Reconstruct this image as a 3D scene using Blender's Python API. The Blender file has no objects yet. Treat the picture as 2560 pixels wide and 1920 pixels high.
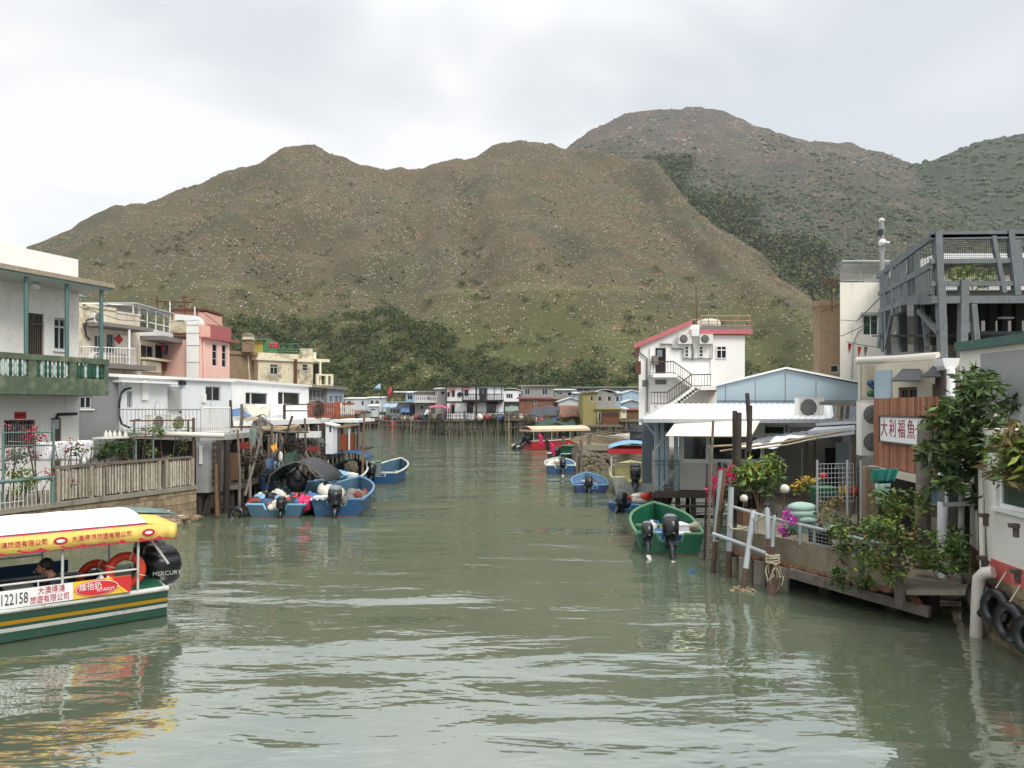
import bpy, math, random
import numpy as np
from mathutils import Vector, Matrix, noise as mnoise
R = math.radians
scene = bpy.context.scene
col = scene.collection
# ---------------------------------------------------------------- camera
F, H, HY, CX = 1850.0, 3.7, 1020.0, 1280.0      # focal length (pixels of a 2560 wide frame), eye height, horizon row
cam_d = bpy.data.cameras.new('camera'); cam = bpy.data.objects.new('camera', cam_d); col.objects.link(cam)
cam.location = (0, 0, H); cam.rotation_euler = (R(90), 0, 0)
cam_d.sensor_width = 36; cam_d.lens = 36 * F / 2560; cam_d.shift_y = (HY - 960) / 2560
cam_d.clip_start = .1; cam_d.clip_end = 6000
scene.camera = cam
scene.view_settings.view_transform = 'Standard'; scene.view_settings.look = 'None'
scene.view_settings.exposure = 0.3; scene.view_settings.gamma = 1
scene.cycles.max_bounces = 6; scene.cycles.transparent_max_bounces = 8
scene.cycles.caustics_reflective = False; scene.cycles.caustics_refractive = False
# ---------------------------------------------------------------- sky (overcast) and sun
SUN_EL, SUN_AZ = R(46), R(142)                  # behind the camera, to the right
w = bpy.data.worlds.new('World'); scene.world = w; w.use_nodes = True
nt = w.node_tree; N, L = nt.nodes, nt.links; N.clear()
def nd(t, **k):
    n = N.new(t)
    for a, b in k.items(): setattr(n, a, b)
    return n
sky = nd('ShaderNodeTexSky', sky_type='NISHITA'); sky.sun_disc = False
sky.sun_elevation = SUN_EL; sky.sun_rotation = SUN_AZ
tc = nd('ShaderNodeTexCoord'); mp = nd('ShaderNodeMapping'); mp.inputs['Scale'].default_value = (1.5, 1.3, 2.6); mp.inputs['Location'].default_value = (.55, .2, .3)
L.new(tc.outputs['Generated'], mp.inputs['Vector'])
nz = nd('ShaderNodeTexNoise'); nz.inputs['Scale'].default_value = 1.5; nz.inputs['Detail'].default_value = 3
nz.inputs['Roughness'].default_value = .5; nz.inputs['Distortion'].default_value = .6
L.new(mp.outputs[0], nz.inputs['Vector'])
cr = nd('ShaderNodeValToRGB'); e = cr.color_ramp.elements
e[0].position = .39; e[0].color = (6.0, 6.4, 6.85, 1); e[1].position = .6; e[1].color = (8.3, 8.35, 8.4, 1)
L.new(nz.outputs['Fac'], cr.inputs[0])
sx = nd('ShaderNodeSeparateXYZ'); L.new(tc.outputs['Generated'], sx.inputs[0])
zr = nd('ShaderNodeMapRange'); zr.inputs[1].default_value = .02; zr.inputs[2].default_value = .40
zr.inputs[3].default_value = 1.12; zr.inputs[4].default_value = .99; L.new(sx.outputs[2], zr.inputs[0])
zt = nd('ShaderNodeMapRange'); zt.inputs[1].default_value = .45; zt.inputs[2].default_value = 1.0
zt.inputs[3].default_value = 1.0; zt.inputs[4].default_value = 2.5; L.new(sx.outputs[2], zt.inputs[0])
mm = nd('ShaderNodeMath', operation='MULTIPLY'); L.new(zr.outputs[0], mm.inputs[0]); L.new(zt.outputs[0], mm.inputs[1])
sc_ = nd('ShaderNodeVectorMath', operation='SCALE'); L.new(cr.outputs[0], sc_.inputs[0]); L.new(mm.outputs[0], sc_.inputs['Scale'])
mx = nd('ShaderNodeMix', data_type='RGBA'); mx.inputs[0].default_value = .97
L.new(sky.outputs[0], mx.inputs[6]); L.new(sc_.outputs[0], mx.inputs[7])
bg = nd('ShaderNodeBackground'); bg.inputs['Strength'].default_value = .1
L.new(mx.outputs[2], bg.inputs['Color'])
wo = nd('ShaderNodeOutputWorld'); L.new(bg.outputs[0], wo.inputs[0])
sd = bpy.data.lights.new('sun', 'SUN'); sd.energy = 2.0; sd.angle = R(25); sd.color = (1, .95, .87)
sun = bpy.data.objects.new('sun', sd); col.objects.link(sun)
_d = Vector((math.sin(SUN_AZ) * math.cos(SUN_EL), math.cos(SUN_AZ) * math.cos(SUN_EL), math.sin(SUN_EL)))
sun.rotation_euler = _d.to_track_quat('Z', 'Y').to_euler()

# ---------------------------------------------------------------- helpers
rnd = random.Random(7)
def lin(c):
    return tuple(((x / 255) / 12.92 if x / 255 <= .04045 else (((x / 255) + .055) / 1.055) ** 2.4) for x in c)
def xat(px, Y): return (px - CX) / F * Y
def zat(py, Y): return H + (HY - py) / F * Y
def P(px, py, Y): return Vector((xat(px, Y), Y, zat(py, Y)))
def G(px, py, z=0.0):
    Y = (H - z) * F / (py - HY); return Vector((xat(px, Y), Y, z))
MATS = {}
def M(name, rgb, rough=.75, var=.18, scale=2.5, bump=.0, metal=0, dirt=None, damt=.5, dscale=1.2, streak=False, bscale=30, coord='pos', spec=.5, brick=None, wave=None, trans=0):
    """procedural surface: a base colour with broken tone, optional dirt patches or rain streaks, bump"""
    m = bpy.data.materials.new(name); m.use_nodes = True
    nt = m.node_tree; N, L = nt.nodes, nt.links
    b = N['Principled BSDF']; b.inputs['Roughness'].default_value = rough; b.inputs['Metallic'].default_value = metal
    b.inputs['Specular IOR Level'].default_value = spec
    c = lin(rgb)
    g = N.new('ShaderNodeNewGeometry'); t = N.new('ShaderNodeTexCoord')
    src = g.outputs['Position'] if coord == 'pos' else t.outputs['Object']
    n1 = N.new('ShaderNodeTexNoise'); n1.inputs['Scale'].default_value = scale; n1.inputs['Detail'].default_value = 6; n1.inputs['Roughness'].default_value = .65
    L.new(src, n1.inputs['Vector'])
    mr = N.new('ShaderNodeMapRange'); mr.inputs[1].default_value = .3; mr.inputs[2].default_value = .7
    mr.inputs[3].default_value = 1 - var; mr.inputs[4].default_value = 1 + var * .6
    L.new(n1.outputs['Fac'], mr.inputs[0])
    vm = N.new('ShaderNodeVectorMath'); vm.operation = 'SCALE'; vm.inputs[0].default_value = c; L.new(mr.outputs[0], vm.inputs['Scale'])
    out = vm.outputs[0]
    if brick:
        bk = N.new('ShaderNodeTexBrick'); bw, bh, mort, mc = brick
        bk.inputs['Scale'].default_value = 1; bk.inputs['Brick Width'].default_value = bw; bk.inputs['Row Height'].default_value = bh
        bk.inputs['Mortar Size'].default_value = mort; bk.inputs['Color1'].default_value = (1, 1, 1, 1); bk.inputs['Color2'].default_value = (.62, .6, .58, 1)
        bk.inputs['Mortar'].default_value = (*mc, 1)
        s2 = N.new('ShaderNodeSeparateXYZ'); L.new(src, s2.inputs[0]); cb = N.new('ShaderNodeCombineXYZ')
        ad = N.new('ShaderNodeMath'); L.new(s2.outputs[0], ad.inputs[0]); L.new(s2.outputs[1], ad.inputs[1])
        L.new(ad.outputs[0], cb.inputs[0]); L.new(s2.outputs[2], cb.inputs[1])
        nn = N.new('ShaderNodeTexNoise'); nn.inputs['Scale'].default_value = 2; L.new(src, nn.inputs['Vector'])
        va = N.new('ShaderNodeVectorMath'); va.operation = 'MULTIPLY_ADD'; va.inputs[1].default_value = (.3, .22, 0); L.new(nn.outputs['Color'], va.inputs[0]); L.new(cb.outputs[0], va.inputs[2])
        L.new(va.outputs[0], bk.inputs['Vector'])
        mu = N.new('ShaderNodeMix'); mu.data_type = 'RGBA'; mu.blend_type = 'MULTIPLY'; mu.inputs[0].default_value = 1
        L.new(out, mu.inputs[6]); L.new(bk.outputs[0], mu.inputs[7]); out = mu.outputs[2]
    if dirt:
        mp = N.new('ShaderNodeMapping'); mp.inputs['Scale'].default_value = (1, 1, .12 if streak else 1); L.new(src, mp.inputs[0])
        n2 = N.new('ShaderNodeTexNoise'); n2.inputs['Scale'].default_value = dscale * (3 if streak else 1); n2.inputs['Detail'].default_value = 8; n2.inputs['Roughness'].default_value = .7
        L.new(mp.outputs[0], n2.inputs['Vector'])
        r2 = N.new('ShaderNodeMapRange'); r2.inputs[1].default_value = .72 - .45 * damt; r2.inputs[2].default_value = .86 - .4 * damt
        r2.inputs[3].default_value = 0; r2.inputs[4].default_value = .85
        L.new(n2.outputs['Fac'], r2.inputs[0])
        mi = N.new('ShaderNodeMix'); mi.data_type = 'RGBA'; mi.inputs[7].default_value = (*lin(dirt), 1)
        L.new(r2.outputs[0], mi.inputs[0]); L.new(out, mi.inputs[6]); out = mi.outputs[2]
    L.new(out, b.inputs['Base Color'])
    if bump:
        n3 = N.new('ShaderNodeTexNoise'); n3.inputs['Scale'].default_value = bscale; n3.inputs['Detail'].default_value = 4; L.new(src, n3.inputs['Vector'])
        bp = N.new('ShaderNodeBump'); bp.inputs['Strength'].default_value = bump; bp.inputs['Distance'].default_value = .03
        L.new(n3.outputs['Fac'], bp.inputs['Height']); L.new(bp.outputs[0], b.inputs['Normal'])
    if trans:
        b.inputs['Transmission Weight'].default_value = trans
    MATS[name] = m
    return m

BASE = {}
class MB:
    def __init__(s): s.v, s.f, s.m, s.s, s.mats = [], [], [], [], []
    def mi(s, m):
        m = MATS[m] if isinstance(m, str) else m
        if m not in s.mats: s.mats.append(m)
        return s.mats.index(m)
    def add(s, vs, fs, m, smooth=False):
        o = len(s.v); i = s.mi(m)
        s.v.extend(tuple(v) for v in vs)
        for f in fs: s.f.append(tuple(o + k for k in f)); s.m.append(i); s.s.append(smooth)
        return s
    def par(s, o, a, b, c, m):
        o, a, b, c = Vector(o), Vector(a), Vector(b), Vector(c)
        vs = [o, o + a, o + a + b, o + b, o + c, o + a + c, o + a + b + c, o + b + c]
        fs = [(0, 3, 2, 1), (4, 5, 6, 7), (0, 1, 5, 4), (1, 2, 6, 5), (2, 3, 7, 6), (3, 0, 4, 7)]
        if a.cross(b).dot(c) < 0: fs = [f[::-1] for f in fs]
        return s.add(vs, fs, m)
    def box(s, x0, y0, z0, x1, y1, z1, m):
        return s.par((x0, y0, z0), (x1 - x0, 0, 0), (0, y1 - y0, 0), (0, 0, z1 - z0), m)
    def bar(s, p, q, wd, ht, m, up=(0, 0, 1)):
        """a timber between two points, wd across, ht along up"""
        p, q = Vector(p), Vector(q); d = (q - p); u = Vector(up)
        if abs(d.normalized().dot(u)) > .95: u = Vector((0, 1, 0))
        sd = d.cross(u).normalized(); u2 = sd.cross(d).normalized()
        return s.par(p - sd * wd / 2 - u2 * ht / 2, d, sd * wd, u2 * ht, m)
    def tube(s, p, q, r, m, n=7, r2=None, caps=True):
        return s.path([p, q], [r, r if r2 is None else r2], m, n, caps)
    def path(s, pts, r, m, n=6, caps=True, smooth=True):
        pts = [Vector(p) for p in pts]; k = len(pts)
        rs = list(r) if isinstance(r, (list, tuple)) else [r] * k
        vs, fs = [], []
        t0 = (pts[1] - pts[0]).normalized(); u = t0.orthogonal().normalized()
        for i, p in enumerate(pts):
            t = (pts[min(i + 1, k - 1)] - pts[max(i - 1, 0)]).normalized()
            u = (u - t * u.dot(t)); u = u.normalized() if u.length > 1e-6 else t.orthogonal().normalized()
            vv = t.cross(u)
            for j in range(n):
                a = 2 * math.pi * j / n; vs.append(p + (u * math.cos(a) + vv * math.sin(a)) * rs[i])
        for i in range(k - 1):
            for j in range(n): fs.append((i * n + j, i * n + (j + 1) % n, (i + 1) * n + (j + 1) % n, (i + 1) * n + j))
        s.add(vs, fs, m, smooth)
        if caps:
            s.add(vs[:n], [tuple(range(n))[::-1]], m); s.add(vs[-n:], [tuple(range(n))], m)
        return s
    def lathe(s, c, prof, m, n=12, axis=(0, 0, 1), smooth=True):
        """prof: (radius, height) pairs along axis from c"""
        ax = Vector(axis).normalized(); u = ax.orthogonal().normalized(); v = ax.cross(u); c = Vector(c)
        vs, fs = [], []
        for r, h in prof:
            for j in range(n):
                a = 2 * math.pi * j / n; vs.append(c + ax * h + (u * math.cos(a) + v * math.sin(a)) * r)
        for i in range(len(prof) - 1):
            for j in range(n): fs.append((i * n + j, i * n + (j + 1) % n, (i + 1) * n + (j + 1) % n, (i + 1) * n + j))
        fs.append(tuple(range(n))[::-1]); fs.append(tuple(range((len(prof) - 1) * n, len(prof) * n)))
        return s.add(vs, fs, m, smooth)
    def ball(s, c, rx, ry, rz, m, n=10, k=7, jit=0, rn=None):
        c = Vector(c); vs, fs = [], []
        for i in range(k + 1):
            a = math.pi * i / k
            for j in range(n):
                b = 2 * math.pi * j / n; q = 1 + (rn.uniform(-jit, jit) if rn else 0)
                vs.append(c + Vector((rx * math.sin(a) * math.cos(b), ry * math.sin(a) * math.sin(b), rz * math.cos(a))) * q)
        for i in range(k):
            for j in range(n): fs.append((i * n + j, (i + 1) * n + j, (i + 1) * n + (j + 1) % n, i * n + (j + 1) % n))
        return s.add(vs, fs, m, True)
    def torus(s, c, Rr, r, axis, m, n=20, k=8):
        ax = Vector(axis).normalized(); u = ax.orthogonal().normalized(); v = ax.cross(u); c = Vector(c); vs, fs = [], []
        for i in range(n):
            a = 2 * math.pi * i / n; d = u * math.cos(a) + v * math.sin(a)
            for j in range(k):
                b = 2 * math.pi * j / k; vs.append(c + d * (Rr + r * math.cos(b)) + ax * r * math.sin(b))
        for i in range(n):
            for j in range(k): fs.append((i * k + j, ((i + 1) % n) * k + j, ((i + 1) % n) * k + (j + 1) % k, i * k + (j + 1) % k))
        return s.add(vs, fs, m, True)
    def sheet(s, grid, m, thick=.03, smooth=True, nrm=None):
        """a cloth or metal sheet with thickness from rows of points"""
        a, b = len(grid), len(grid[0]); top = [Vector(p) for r in grid for p in r]
        n0 = Vector(nrm) if nrm else (top[1] - top[0]).cross(top[b] - top[0]).normalized()
        bot = [p - n0 * thick for p in top]; q = a * b; fs = []
        for i in range(a - 1):
            for j in range(b - 1):
                k = i * b + j; fs.append((k, k + 1, k + b + 1, k + b)); fs.append((q + k, q + k + b, q + k + b + 1, q + k + 1))
        rim = [j for j in range(b)] + [i * b + b - 1 for i in range(1, a)] + [(a - 1) * b + j for j in range(b - 2, -1, -1)] + [i * b for i in range(a - 2, 0, -1)]
        for i in range(len(rim)):
            x, y = rim[i], rim[(i + 1) % len(rim)]; fs.append((y, x, q + x, q + y))
        return s.add(top + bot, fs, m, smooth)
    def prism(s, pts, ext, m):
        """polygon extruded along ext"""
        ext = Vector(ext); n = len(pts); a = [Vector(p) for p in pts]
        return s.add(a + [p + ext for p in a], [tuple(range(n))[::-1], tuple(range(n, 2 * n))] + [(i, (i + 1) % n, n + (i + 1) % n, n + i) for i in range(n)], m)
    def build(s, name, parent=None, label=None, cat=None, group=None, kind=None, base=None):
        me = bpy.data.meshes.new(name)
        off = Vector((0, 0, 0))
        if parent is not None: off = BASE.get(parent, off)
        elif base is not None: off = Vector(base)
        me.from_pydata([(v[0] - off[0], v[1] - off[1], v[2] - off[2]) for v in s.v], [], s.f)
        for m in s.mats: me.materials.append(m)
        me.polygons.foreach_set('material_index', s.m); me.polygons.foreach_set('use_smooth', s.s)
        me.update()
        o = bpy.data.objects.new(name, me); col.objects.link(o)
        if parent is not None: o.parent = parent; BASE[o] = off
        elif base is not None: o.location = off; BASE[o] = off
        tag(o, label, cat, group, kind)
        return o
def tag(o, label=None, cat=None, group=None, kind=None):
    if label: o['label'] = label
    if cat: o['category'] = cat
    if group: o['group'] = group
    if kind: o['kind'] = kind
    return o
def T(name, label, cat, loc=(0, 0, 0), group=None, local=False, rz=0):
    o = bpy.data.objects.new(name, None); col.objects.link(o); o.location = Vector(loc); o.rotation_euler = (0, 0, rz)
    o.empty_display_size = .2
    BASE[o] = Vector((0, 0, 0)) if local else Vector(loc)
    return tag(o, label, cat, group)
def copy_tree(o, parent=None):
    c = o.copy(); col.objects.link(c); c.parent = parent
    for ch in list(o.children): copy_tree(ch, c)
    return c
class Fr:
    """upright wall frame from A to B (plan points); u runs along it, n points out of it (to the right of A->B turned towards the viewer)"""
    def __init__(s, A, B):
        s.A = Vector((A[0], A[1], 0)); B = Vector((B[0], B[1], 0)); s.U = (B - s.A).normalized(); s.len = (B - s.A).length
        s.N = Vector((s.U.y, -s.U.x, 0))
    def pt(s, u, n, z): return s.A + s.U * u + s.N * n + Vector((0, 0, z))
    def u(s, px, n=0):
        dx, dy = (px - CX) / F, 1.0; A = s.A + s.N * n
        # A + u U = t d
        det = s.U.x * (-dy) - s.U.y * (-dx)
        return (-A.x * (-dy) + A.y * (-dx)) / det
    def z(s, px, py, n=0):
        p = s.pt(s.u(px, n), n, 0); return zat(py, p.y)
    def at(s, px, py, n=0):
        u = s.u(px, n); return s.pt(u, n, s.z(px, py, n))
    def box(s, mb, u0, u1, z0, z1, n0, n1, m):
        return mb.par(s.pt(u0, n0, z0), s.U * (u1 - u0), s.N * (n1 - n0), Vector((0, 0, z1 - z0)), m)
    def pbox(s, mb, x0, y0, x1, y1, n0, n1, m):
        xm = (x0 + x1) / 2; return s.box(mb, s.u(x0), s.u(x1), s.z(xm, y1), s.z(xm, y0), n0, n1, m)
    def rect(s, x0, y0, x1, y1):
        xm = (x0 + x1) / 2; return (s.u(x0), s.u(x1), s.z(xm, y1), s.z(xm, y0))
    def wall(s, mb, u0, u1, z0, z1, holes, m, depth=.16, body=0, top=True):
        """front skin with real openings and their reveals; body > 0 closes it into a block that deep"""
        us = sorted({u0, u1} | {min(max(h[k], u0), u1) for h in holes for k in (0, 1)})
        zs = sorted({z0, z1} | {min(max(h[k], z0), z1) for h in holes for k in (2, 3)})
        for i in range(len(us) - 1):
            for j in range(len(zs) - 1):
                a, b, c, d = us[i], us[i + 1], zs[j], zs[j + 1]; uc, zc = (a + b) / 2, (c + d) / 2
                if any(h[0] < uc < h[1] and h[2] < zc < h[3] for h in holes): continue
                mb.add([s.pt(a, 0, c), s.pt(b, 0, c), s.pt(b, 0, d), s.pt(a, 0, d)], [(0, 1, 2, 3)], m)
        for a, b, c, d in holes:
            q = [s.pt(a, 0, c), s.pt(b, 0, c), s.pt(b, 0, d), s.pt(a, 0, d)]; r = [p - s.N * depth for p in q]
            mb.add(q + r, [(0, 4, 5, 1), (1, 5, 6, 2), (2, 6, 7, 3), (3, 7, 4, 0), (4, 7, 6, 5)], m)
        if body:
            q = [s.pt(u0, 0, z0), s.pt(u1, 0, z0), s.pt(u1, 0, z1), s.pt(u0, 0, z1)]; r = [p - s.N * body for p in q]
            mb.add(q + r, [(1, 5, 6, 2), (3, 7, 4, 0), (4, 7, 6, 5)] + ([(2, 6, 7, 3)] if top else []), m)
        return mb
    def window(s, h, parent, fm='alu', gm='glass', cols=2, rows=1, deep=.1, fw=.05, bars=0, bm='alu', sill=None, name='window', transom=None, label=None):
        u0, u1, z0, z1 = h; mb = MB(); n0, n1 = -deep, -deep + .05
        for a, b in ((u0, u0 + fw), (u1 - fw, u1)): s.box(mb, a, b, z0, z1, n0, n1, fm)
        for a, b in ((z0, z0 + fw), (z1 - fw, z1)): s.box(mb, u0 + fw, u1 - fw, a, b, n0, n1, fm)
        for i in range(1, cols):
            c = u0 + (u1 - u0) * i / cols; s.box(mb, c - fw * .4, c + fw * .4, z0 + fw, z1 - fw, n0, n1 - .003, fm)
        for i in range(1, rows):
            c = z0 + (z1 - z0) * i / rows; s.box(mb, u0 + fw, u1 - fw, c - fw * .4, c + fw * .4, n0, n1 - .006, fm)
        if transom: c = z0 + (z1 - z0) * transom; s.box(mb, u0 + fw, u1 - fw, c - fw * .5, c + fw * .5, n0, n1 + .006, fm)
        for i in range(bars):
            c = u0 + (u1 - u0) * (i + .5) / bars; s.box(mb, c - .01, c + .01, z0, z1, -.03, -.012, bm)
        if sill: s.box(mb, u0 - .05, u1 + .05, z0 - .06, z0, -.02, .06, sill)
        o = mb.build(name, parent, label)
        p = MB(); s.box(p, u0 + fw, u1 - fw, z0 + fw, z1 - fw, n0 + .01, n0 + .02, gm); p.build('pane', o)
        return o
def text_mesh(txt, size, pos, xdir, up, m, name, parent=None, ext=.004, wide=1.0, align='CENTER', **kw):
    """lettering as real geometry laid on a surface"""
    cu = bpy.data.curves.new(name, 'FONT'); cu.body = txt; cu.size = size; cu.extrude = ext; cu.align_x = align; cu.align_y = 'CENTER'
    cu.resolution_u = 2
    o = bpy.data.objects.new(name + '_src', cu); col.objects.link(o)
    bpy.context.view_layer.update()
    me = bpy.data.meshes.new_from_object(o.evaluated_get(bpy.context.evaluated_depsgraph_get()))
    bpy.data.objects.remove(o); bpy.data.curves.remove(cu)
    X = Vector(xdir).normalized(); U = Vector(up); U = (U - X * U.dot(X)).normalized(); Z = X.cross(U)
    off = BASE.get(parent, Vector((0, 0, 0)))
    mtx = Matrix.Translation(Vector(pos) - off) @ Matrix((X * wide, U, Z)).transposed().to_4x4()
    me.transform(mtx); me.materials.clear(); me.materials.append(MATS[m])
    q = bpy.data.objects.new(name, me); col.objects.link(q)
    if parent is not None: q.parent = parent; BASE[q] = off
    tag(q, **kw); return q
def np_mesh(name, verts, faces, mats, midx=None, smooth=False):
    """verts (n,3), faces (m,k) numpy -> mesh"""
    me = bpy.data.meshes.new(name); n, (m, k) = len(verts), faces.shape
    me.vertices.add(n); me.vertices.foreach_set('co', np.ascontiguousarray(verts, dtype=np.float32).ravel())
    me.loops.add(m * k); me.loops.foreach_set('vertex_index', np.ascontiguousarray(faces, dtype=np.int32).ravel())
    me.polygons.add(m); me.polygons.foreach_set('loop_start', np.arange(0, m * k, k, dtype=np.int32)); me.polygons.foreach_set('loop_total', np.full(m, k, dtype=np.int32))
    for q in mats: me.materials.append(q)
    if midx is not None: me.polygons.foreach_set('material_index', np.ascontiguousarray(midx, dtype=np.int32))
    me.polygons.foreach_set('use_smooth', np.full(m, smooth, dtype=bool))
    me.update(calc_edges=True); me.validate(); return me
def leaf_quads(cent, size, rs, droop=.3, aspect=2.2):
    """n leaves as bent diamond quads at cent (n,3); size (n,)"""
    n = len(cent); d = rs.normal(size=(n, 3)); d[:, 2] = d[:, 2] * .6 - droop * .3; d /= np.linalg.norm(d, axis=1)[:, None]
    e = rs.normal(size=(n, 3)); e -= d * (e * d).sum(1)[:, None]; e /= np.linalg.norm(e, axis=1)[:, None]
    L_ = d * size[:, None]; W = e * (size / aspect)[:, None]
    v = np.stack([cent, cent + L_ * .5 + W * .5, cent + L_, cent + L_ * .5 - W * .5], 1).reshape(-1, 3)
    f = np.arange(n * 4).reshape(n, 4); return v, f
def foliage(name, clumps, per, leaf, mats, seed, parent=None, droop=.3, aspect=2.2, flowers=None, **kw):
    """clumps: list of (x,y,z,rx,ry,rz); leaves fill each clump densest near its outside; each clump takes its own tone"""
    rs = np.random.RandomState(seed); V, FS, MI = [], [], []; o = 0
    for cx, cy, cz, rx, ry, rz in clumps:
        n = int(per * (.7 + .6 * rs.rand())); d = rs.normal(size=(n, 3)); d /= np.linalg.norm(d, axis=1)[:, None]
        rr = rs.rand(n) ** .5 * (1 + .25 * rs.rand(n)); c = np.array([cx, cy, cz]) + d * rr[:, None] * np.array([rx, ry, rz])
        v, f = leaf_quads(c, leaf * (.6 + .8 * rs.rand(n)), rs, droop, aspect)
        b = rs.randint(len(mats)); mi = np.where(rs.rand(n) < .65, b, rs.randint(len(mats), size=n))
        V.append(v); FS.append(f + o); MI.append(mi); o += len(v)
    off = np.array(BASE.get(parent, Vector((0, 0, 0))))
    me = np_mesh(name, np.concatenate(V) - off, np.concatenate(FS), [MATS[q] for q in mats], np.concatenate(MI))
    q = bpy.data.objects.new(name, me); col.objects.link(q)
    if parent is not None: q.parent = parent; BASE[q] = Vector(off)
    tag(q, **kw); return q

def tangle(mb, c, rx, ry, rz, n, r, m, rs, ln=5):
    """loose strands of rope or net wound through an ellipsoid"""
    c = Vector(c)
    for _ in range(n):
        p = Vector((rs.gauss(0, .45), rs.gauss(0, .45), rs.gauss(0, .45))); d = Vector((rs.gauss(0, 1), rs.gauss(0, 1), rs.gauss(0, .6))).normalized() * .35; pts = []
        for k in range(ln):
            q = p.normalized() if p.length > 1 else p
            pts.append(c + Vector((q.x * rx, q.y * ry, q.z * rz))); d = (d + Vector((rs.gauss(0, .2), rs.gauss(0, .2), rs.gauss(0, .2)))).normalized() * .35; p = q + d
        mb.path(pts, r * rs.uniform(.6, 1.3), m, 4, False)
# ---------------------------------------------------------------- materials
M('white', (226, 226, 222), .7, .05, 1.2, dirt=(158, 152, 138), damt=.24, dscale=1.4, streak=True)
M('white_clean', (228, 229, 228), .5, .03)
M('alu', (176, 180, 182), .45, .06)
M('glass', (34, 40, 44), .06, .35, .6)
M('dark', (22, 22, 22), .9, .3)
M('black', (24, 25, 28), .5, .2)
M('wood_grey', (112, 104, 94), .9, .35, 6, bump=.4, dirt=(58, 50, 44), damt=.35, streak=True)
M('wood_dark', (62, 54, 48), .9, .35, 6, bump=.4)
M('wood_brown', (112, 84, 60), .85, .3, 5, bump=.3)
M('wood_pale', (158, 138, 110), .85, .25, 5, bump=.3)
M('concrete', (142, 136, 122), .9, .2, 2, bump=.3, dirt=(92, 84, 68), damt=.4, streak=True)
M('stone', (158, 142, 116), .95, .4, 5, bump=1, bscale=7, brick=(.46, .24, .016, (.5, .46, .4)), dirt=(92, 80, 62), damt=.42, dscale=2)
M('rust', (108, 68, 48), .9, .4, 4, bump=.3, dirt=(64, 44, 34), damt=.4)
M('foot_brown', (92, 72, 60), .95, .35, 5, bump=.4, dirt=(58, 54, 44), damt=.4)
M('rope', (196, 184, 160), .9, .15, 20)
M('steel', (168, 172, 174), .4, .1, 3, metal=.3)
# ---------------------------------------------------------------- terrain
def crest_field(X, Y, ridges):
    """height over the plan from ridge lines: each falls away from its crest"""
    Z = np.full(X.shape, -60.0)
    for pts, sl in ridges:
        for a, b in zip(pts[:-1], pts[1:]):
            dx, dy = b[0] - a[0], b[1] - a[1]; q = dx * dx + dy * dy
            t = np.clip(((X - a[0]) * dx + (Y - a[1]) * dy) / q, 0, 1)
            d = np.hypot(X - a[0] - t * dx, Y - a[1] - t * dy); zc = a[2] + (b[2] - a[2]) * t
            z = zc + 6 - np.sqrt((sl * d) ** 2 + 36) - .00018 * d * d * 0
            Z = np.where(Z > z, Z + np.maximum(0, 5 - (Z - z)) ** 2 / 20, z + np.maximum(0, 5 - (z - Z)) ** 2 / 20)
    return Z
_rs = np.random.RandomState(5)
_perm = _rs.rand(512, 512)
def vnoise(x, y):
    xi, yi = np.floor(x).astype(int), np.floor(y).astype(int); fx, fy = x - xi, y - yi
    fx, fy = fx * fx * (3 - 2 * fx), fy * fy * (3 - 2 * fy)
    g = lambda i, j: _perm[i % 512, j % 512]
    return (g(xi, yi) * (1 - fx) + g(xi + 1, yi) * fx) * (1 - fy) + (g(xi, yi + 1) * (1 - fx) + g(xi + 1, yi + 1) * fx) * fy
def fbm(x, y, o=5):
    s, a = 0, .5
    for k in range(o): s = s + a * (vnoise(x * 2 ** k + 17 * k, y * 2 ** k + 31 * k) - .5); a *= .5
    return s
def ridge(*pts): return [tuple(P(*p)) for p in pts]
FRONT = [(ridge((-150, 700, 540), (110, 619, 560), (185, 579, 570), (347, 509, 585), (486, 469, 600), (648, 411, 615), (741, 384, 620), (798, 383, 625), (856, 396, 630), (926, 419, 635), (1007, 426, 645), (1120, 396, 655), (1215, 390, 665), (1261, 364, 672), (1308, 352, 678), (1377, 360, 684), (1435, 366, 690)), .74),
         (ridge((1377, 360, 684), (1500, 372, 655), (1590, 392, 635), (1640, 414, 615), (1690, 490, 560), (1760, 605, 490), (1830, 680, 440), (1910, 745, 395), (1990, 800, 355), (2060, 840, 325)), 1.35),
         (ridge((741, 386, 620), (665, 445, 575), (600, 515, 530), (520, 560, 490), (430, 622, 450), (330, 672, 420), (240, 715, 395), (100, 770, 350)), .62),
         (ridge((926, 425, 635), (890, 520, 560), (880, 620, 480), (905, 700, 420), (960, 800, 350), (1000, 880, 300)), .6),
         (ridge((1308, 355, 678), (1390, 470, 600), (1440, 590, 510), (1470, 690, 440), (1500, 790, 370), (1530, 880, 310)), .6),
         (ridge((600, 515, 530), (640, 640, 440), (620, 720, 390), (560, 800, 330)), .62)]
BACK = [(ridge((1300, 420, 980), (1435, 362, 1010), (1504, 320, 1040), (1562, 291, 1060), (1643, 276, 1080), (1724, 276, 1090), (1782, 281, 1090), (1852, 299, 1085), (1944, 328, 1075), (2037, 353, 1060), (2118, 369, 1050), (2176, 388, 1040), (2257, 403, 1030), (2330, 420, 1020)), .66),
        (ridge((1782, 281, 1090), (1830, 380, 980), (1900, 480, 860), (2010, 600, 720), (2100, 720, 600), (2160, 830, 500)), .66),
        (ridge((2037, 353, 1060), (2100, 440, 940), (2210, 520, 840), (2330, 600, 740), (2450, 700, 640), (2560, 800, 560)), .64),
        (ridge((1643, 276, 1080), (1620, 360, 980), (1660, 430, 880), (1720, 500, 800)), .7)]
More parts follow.
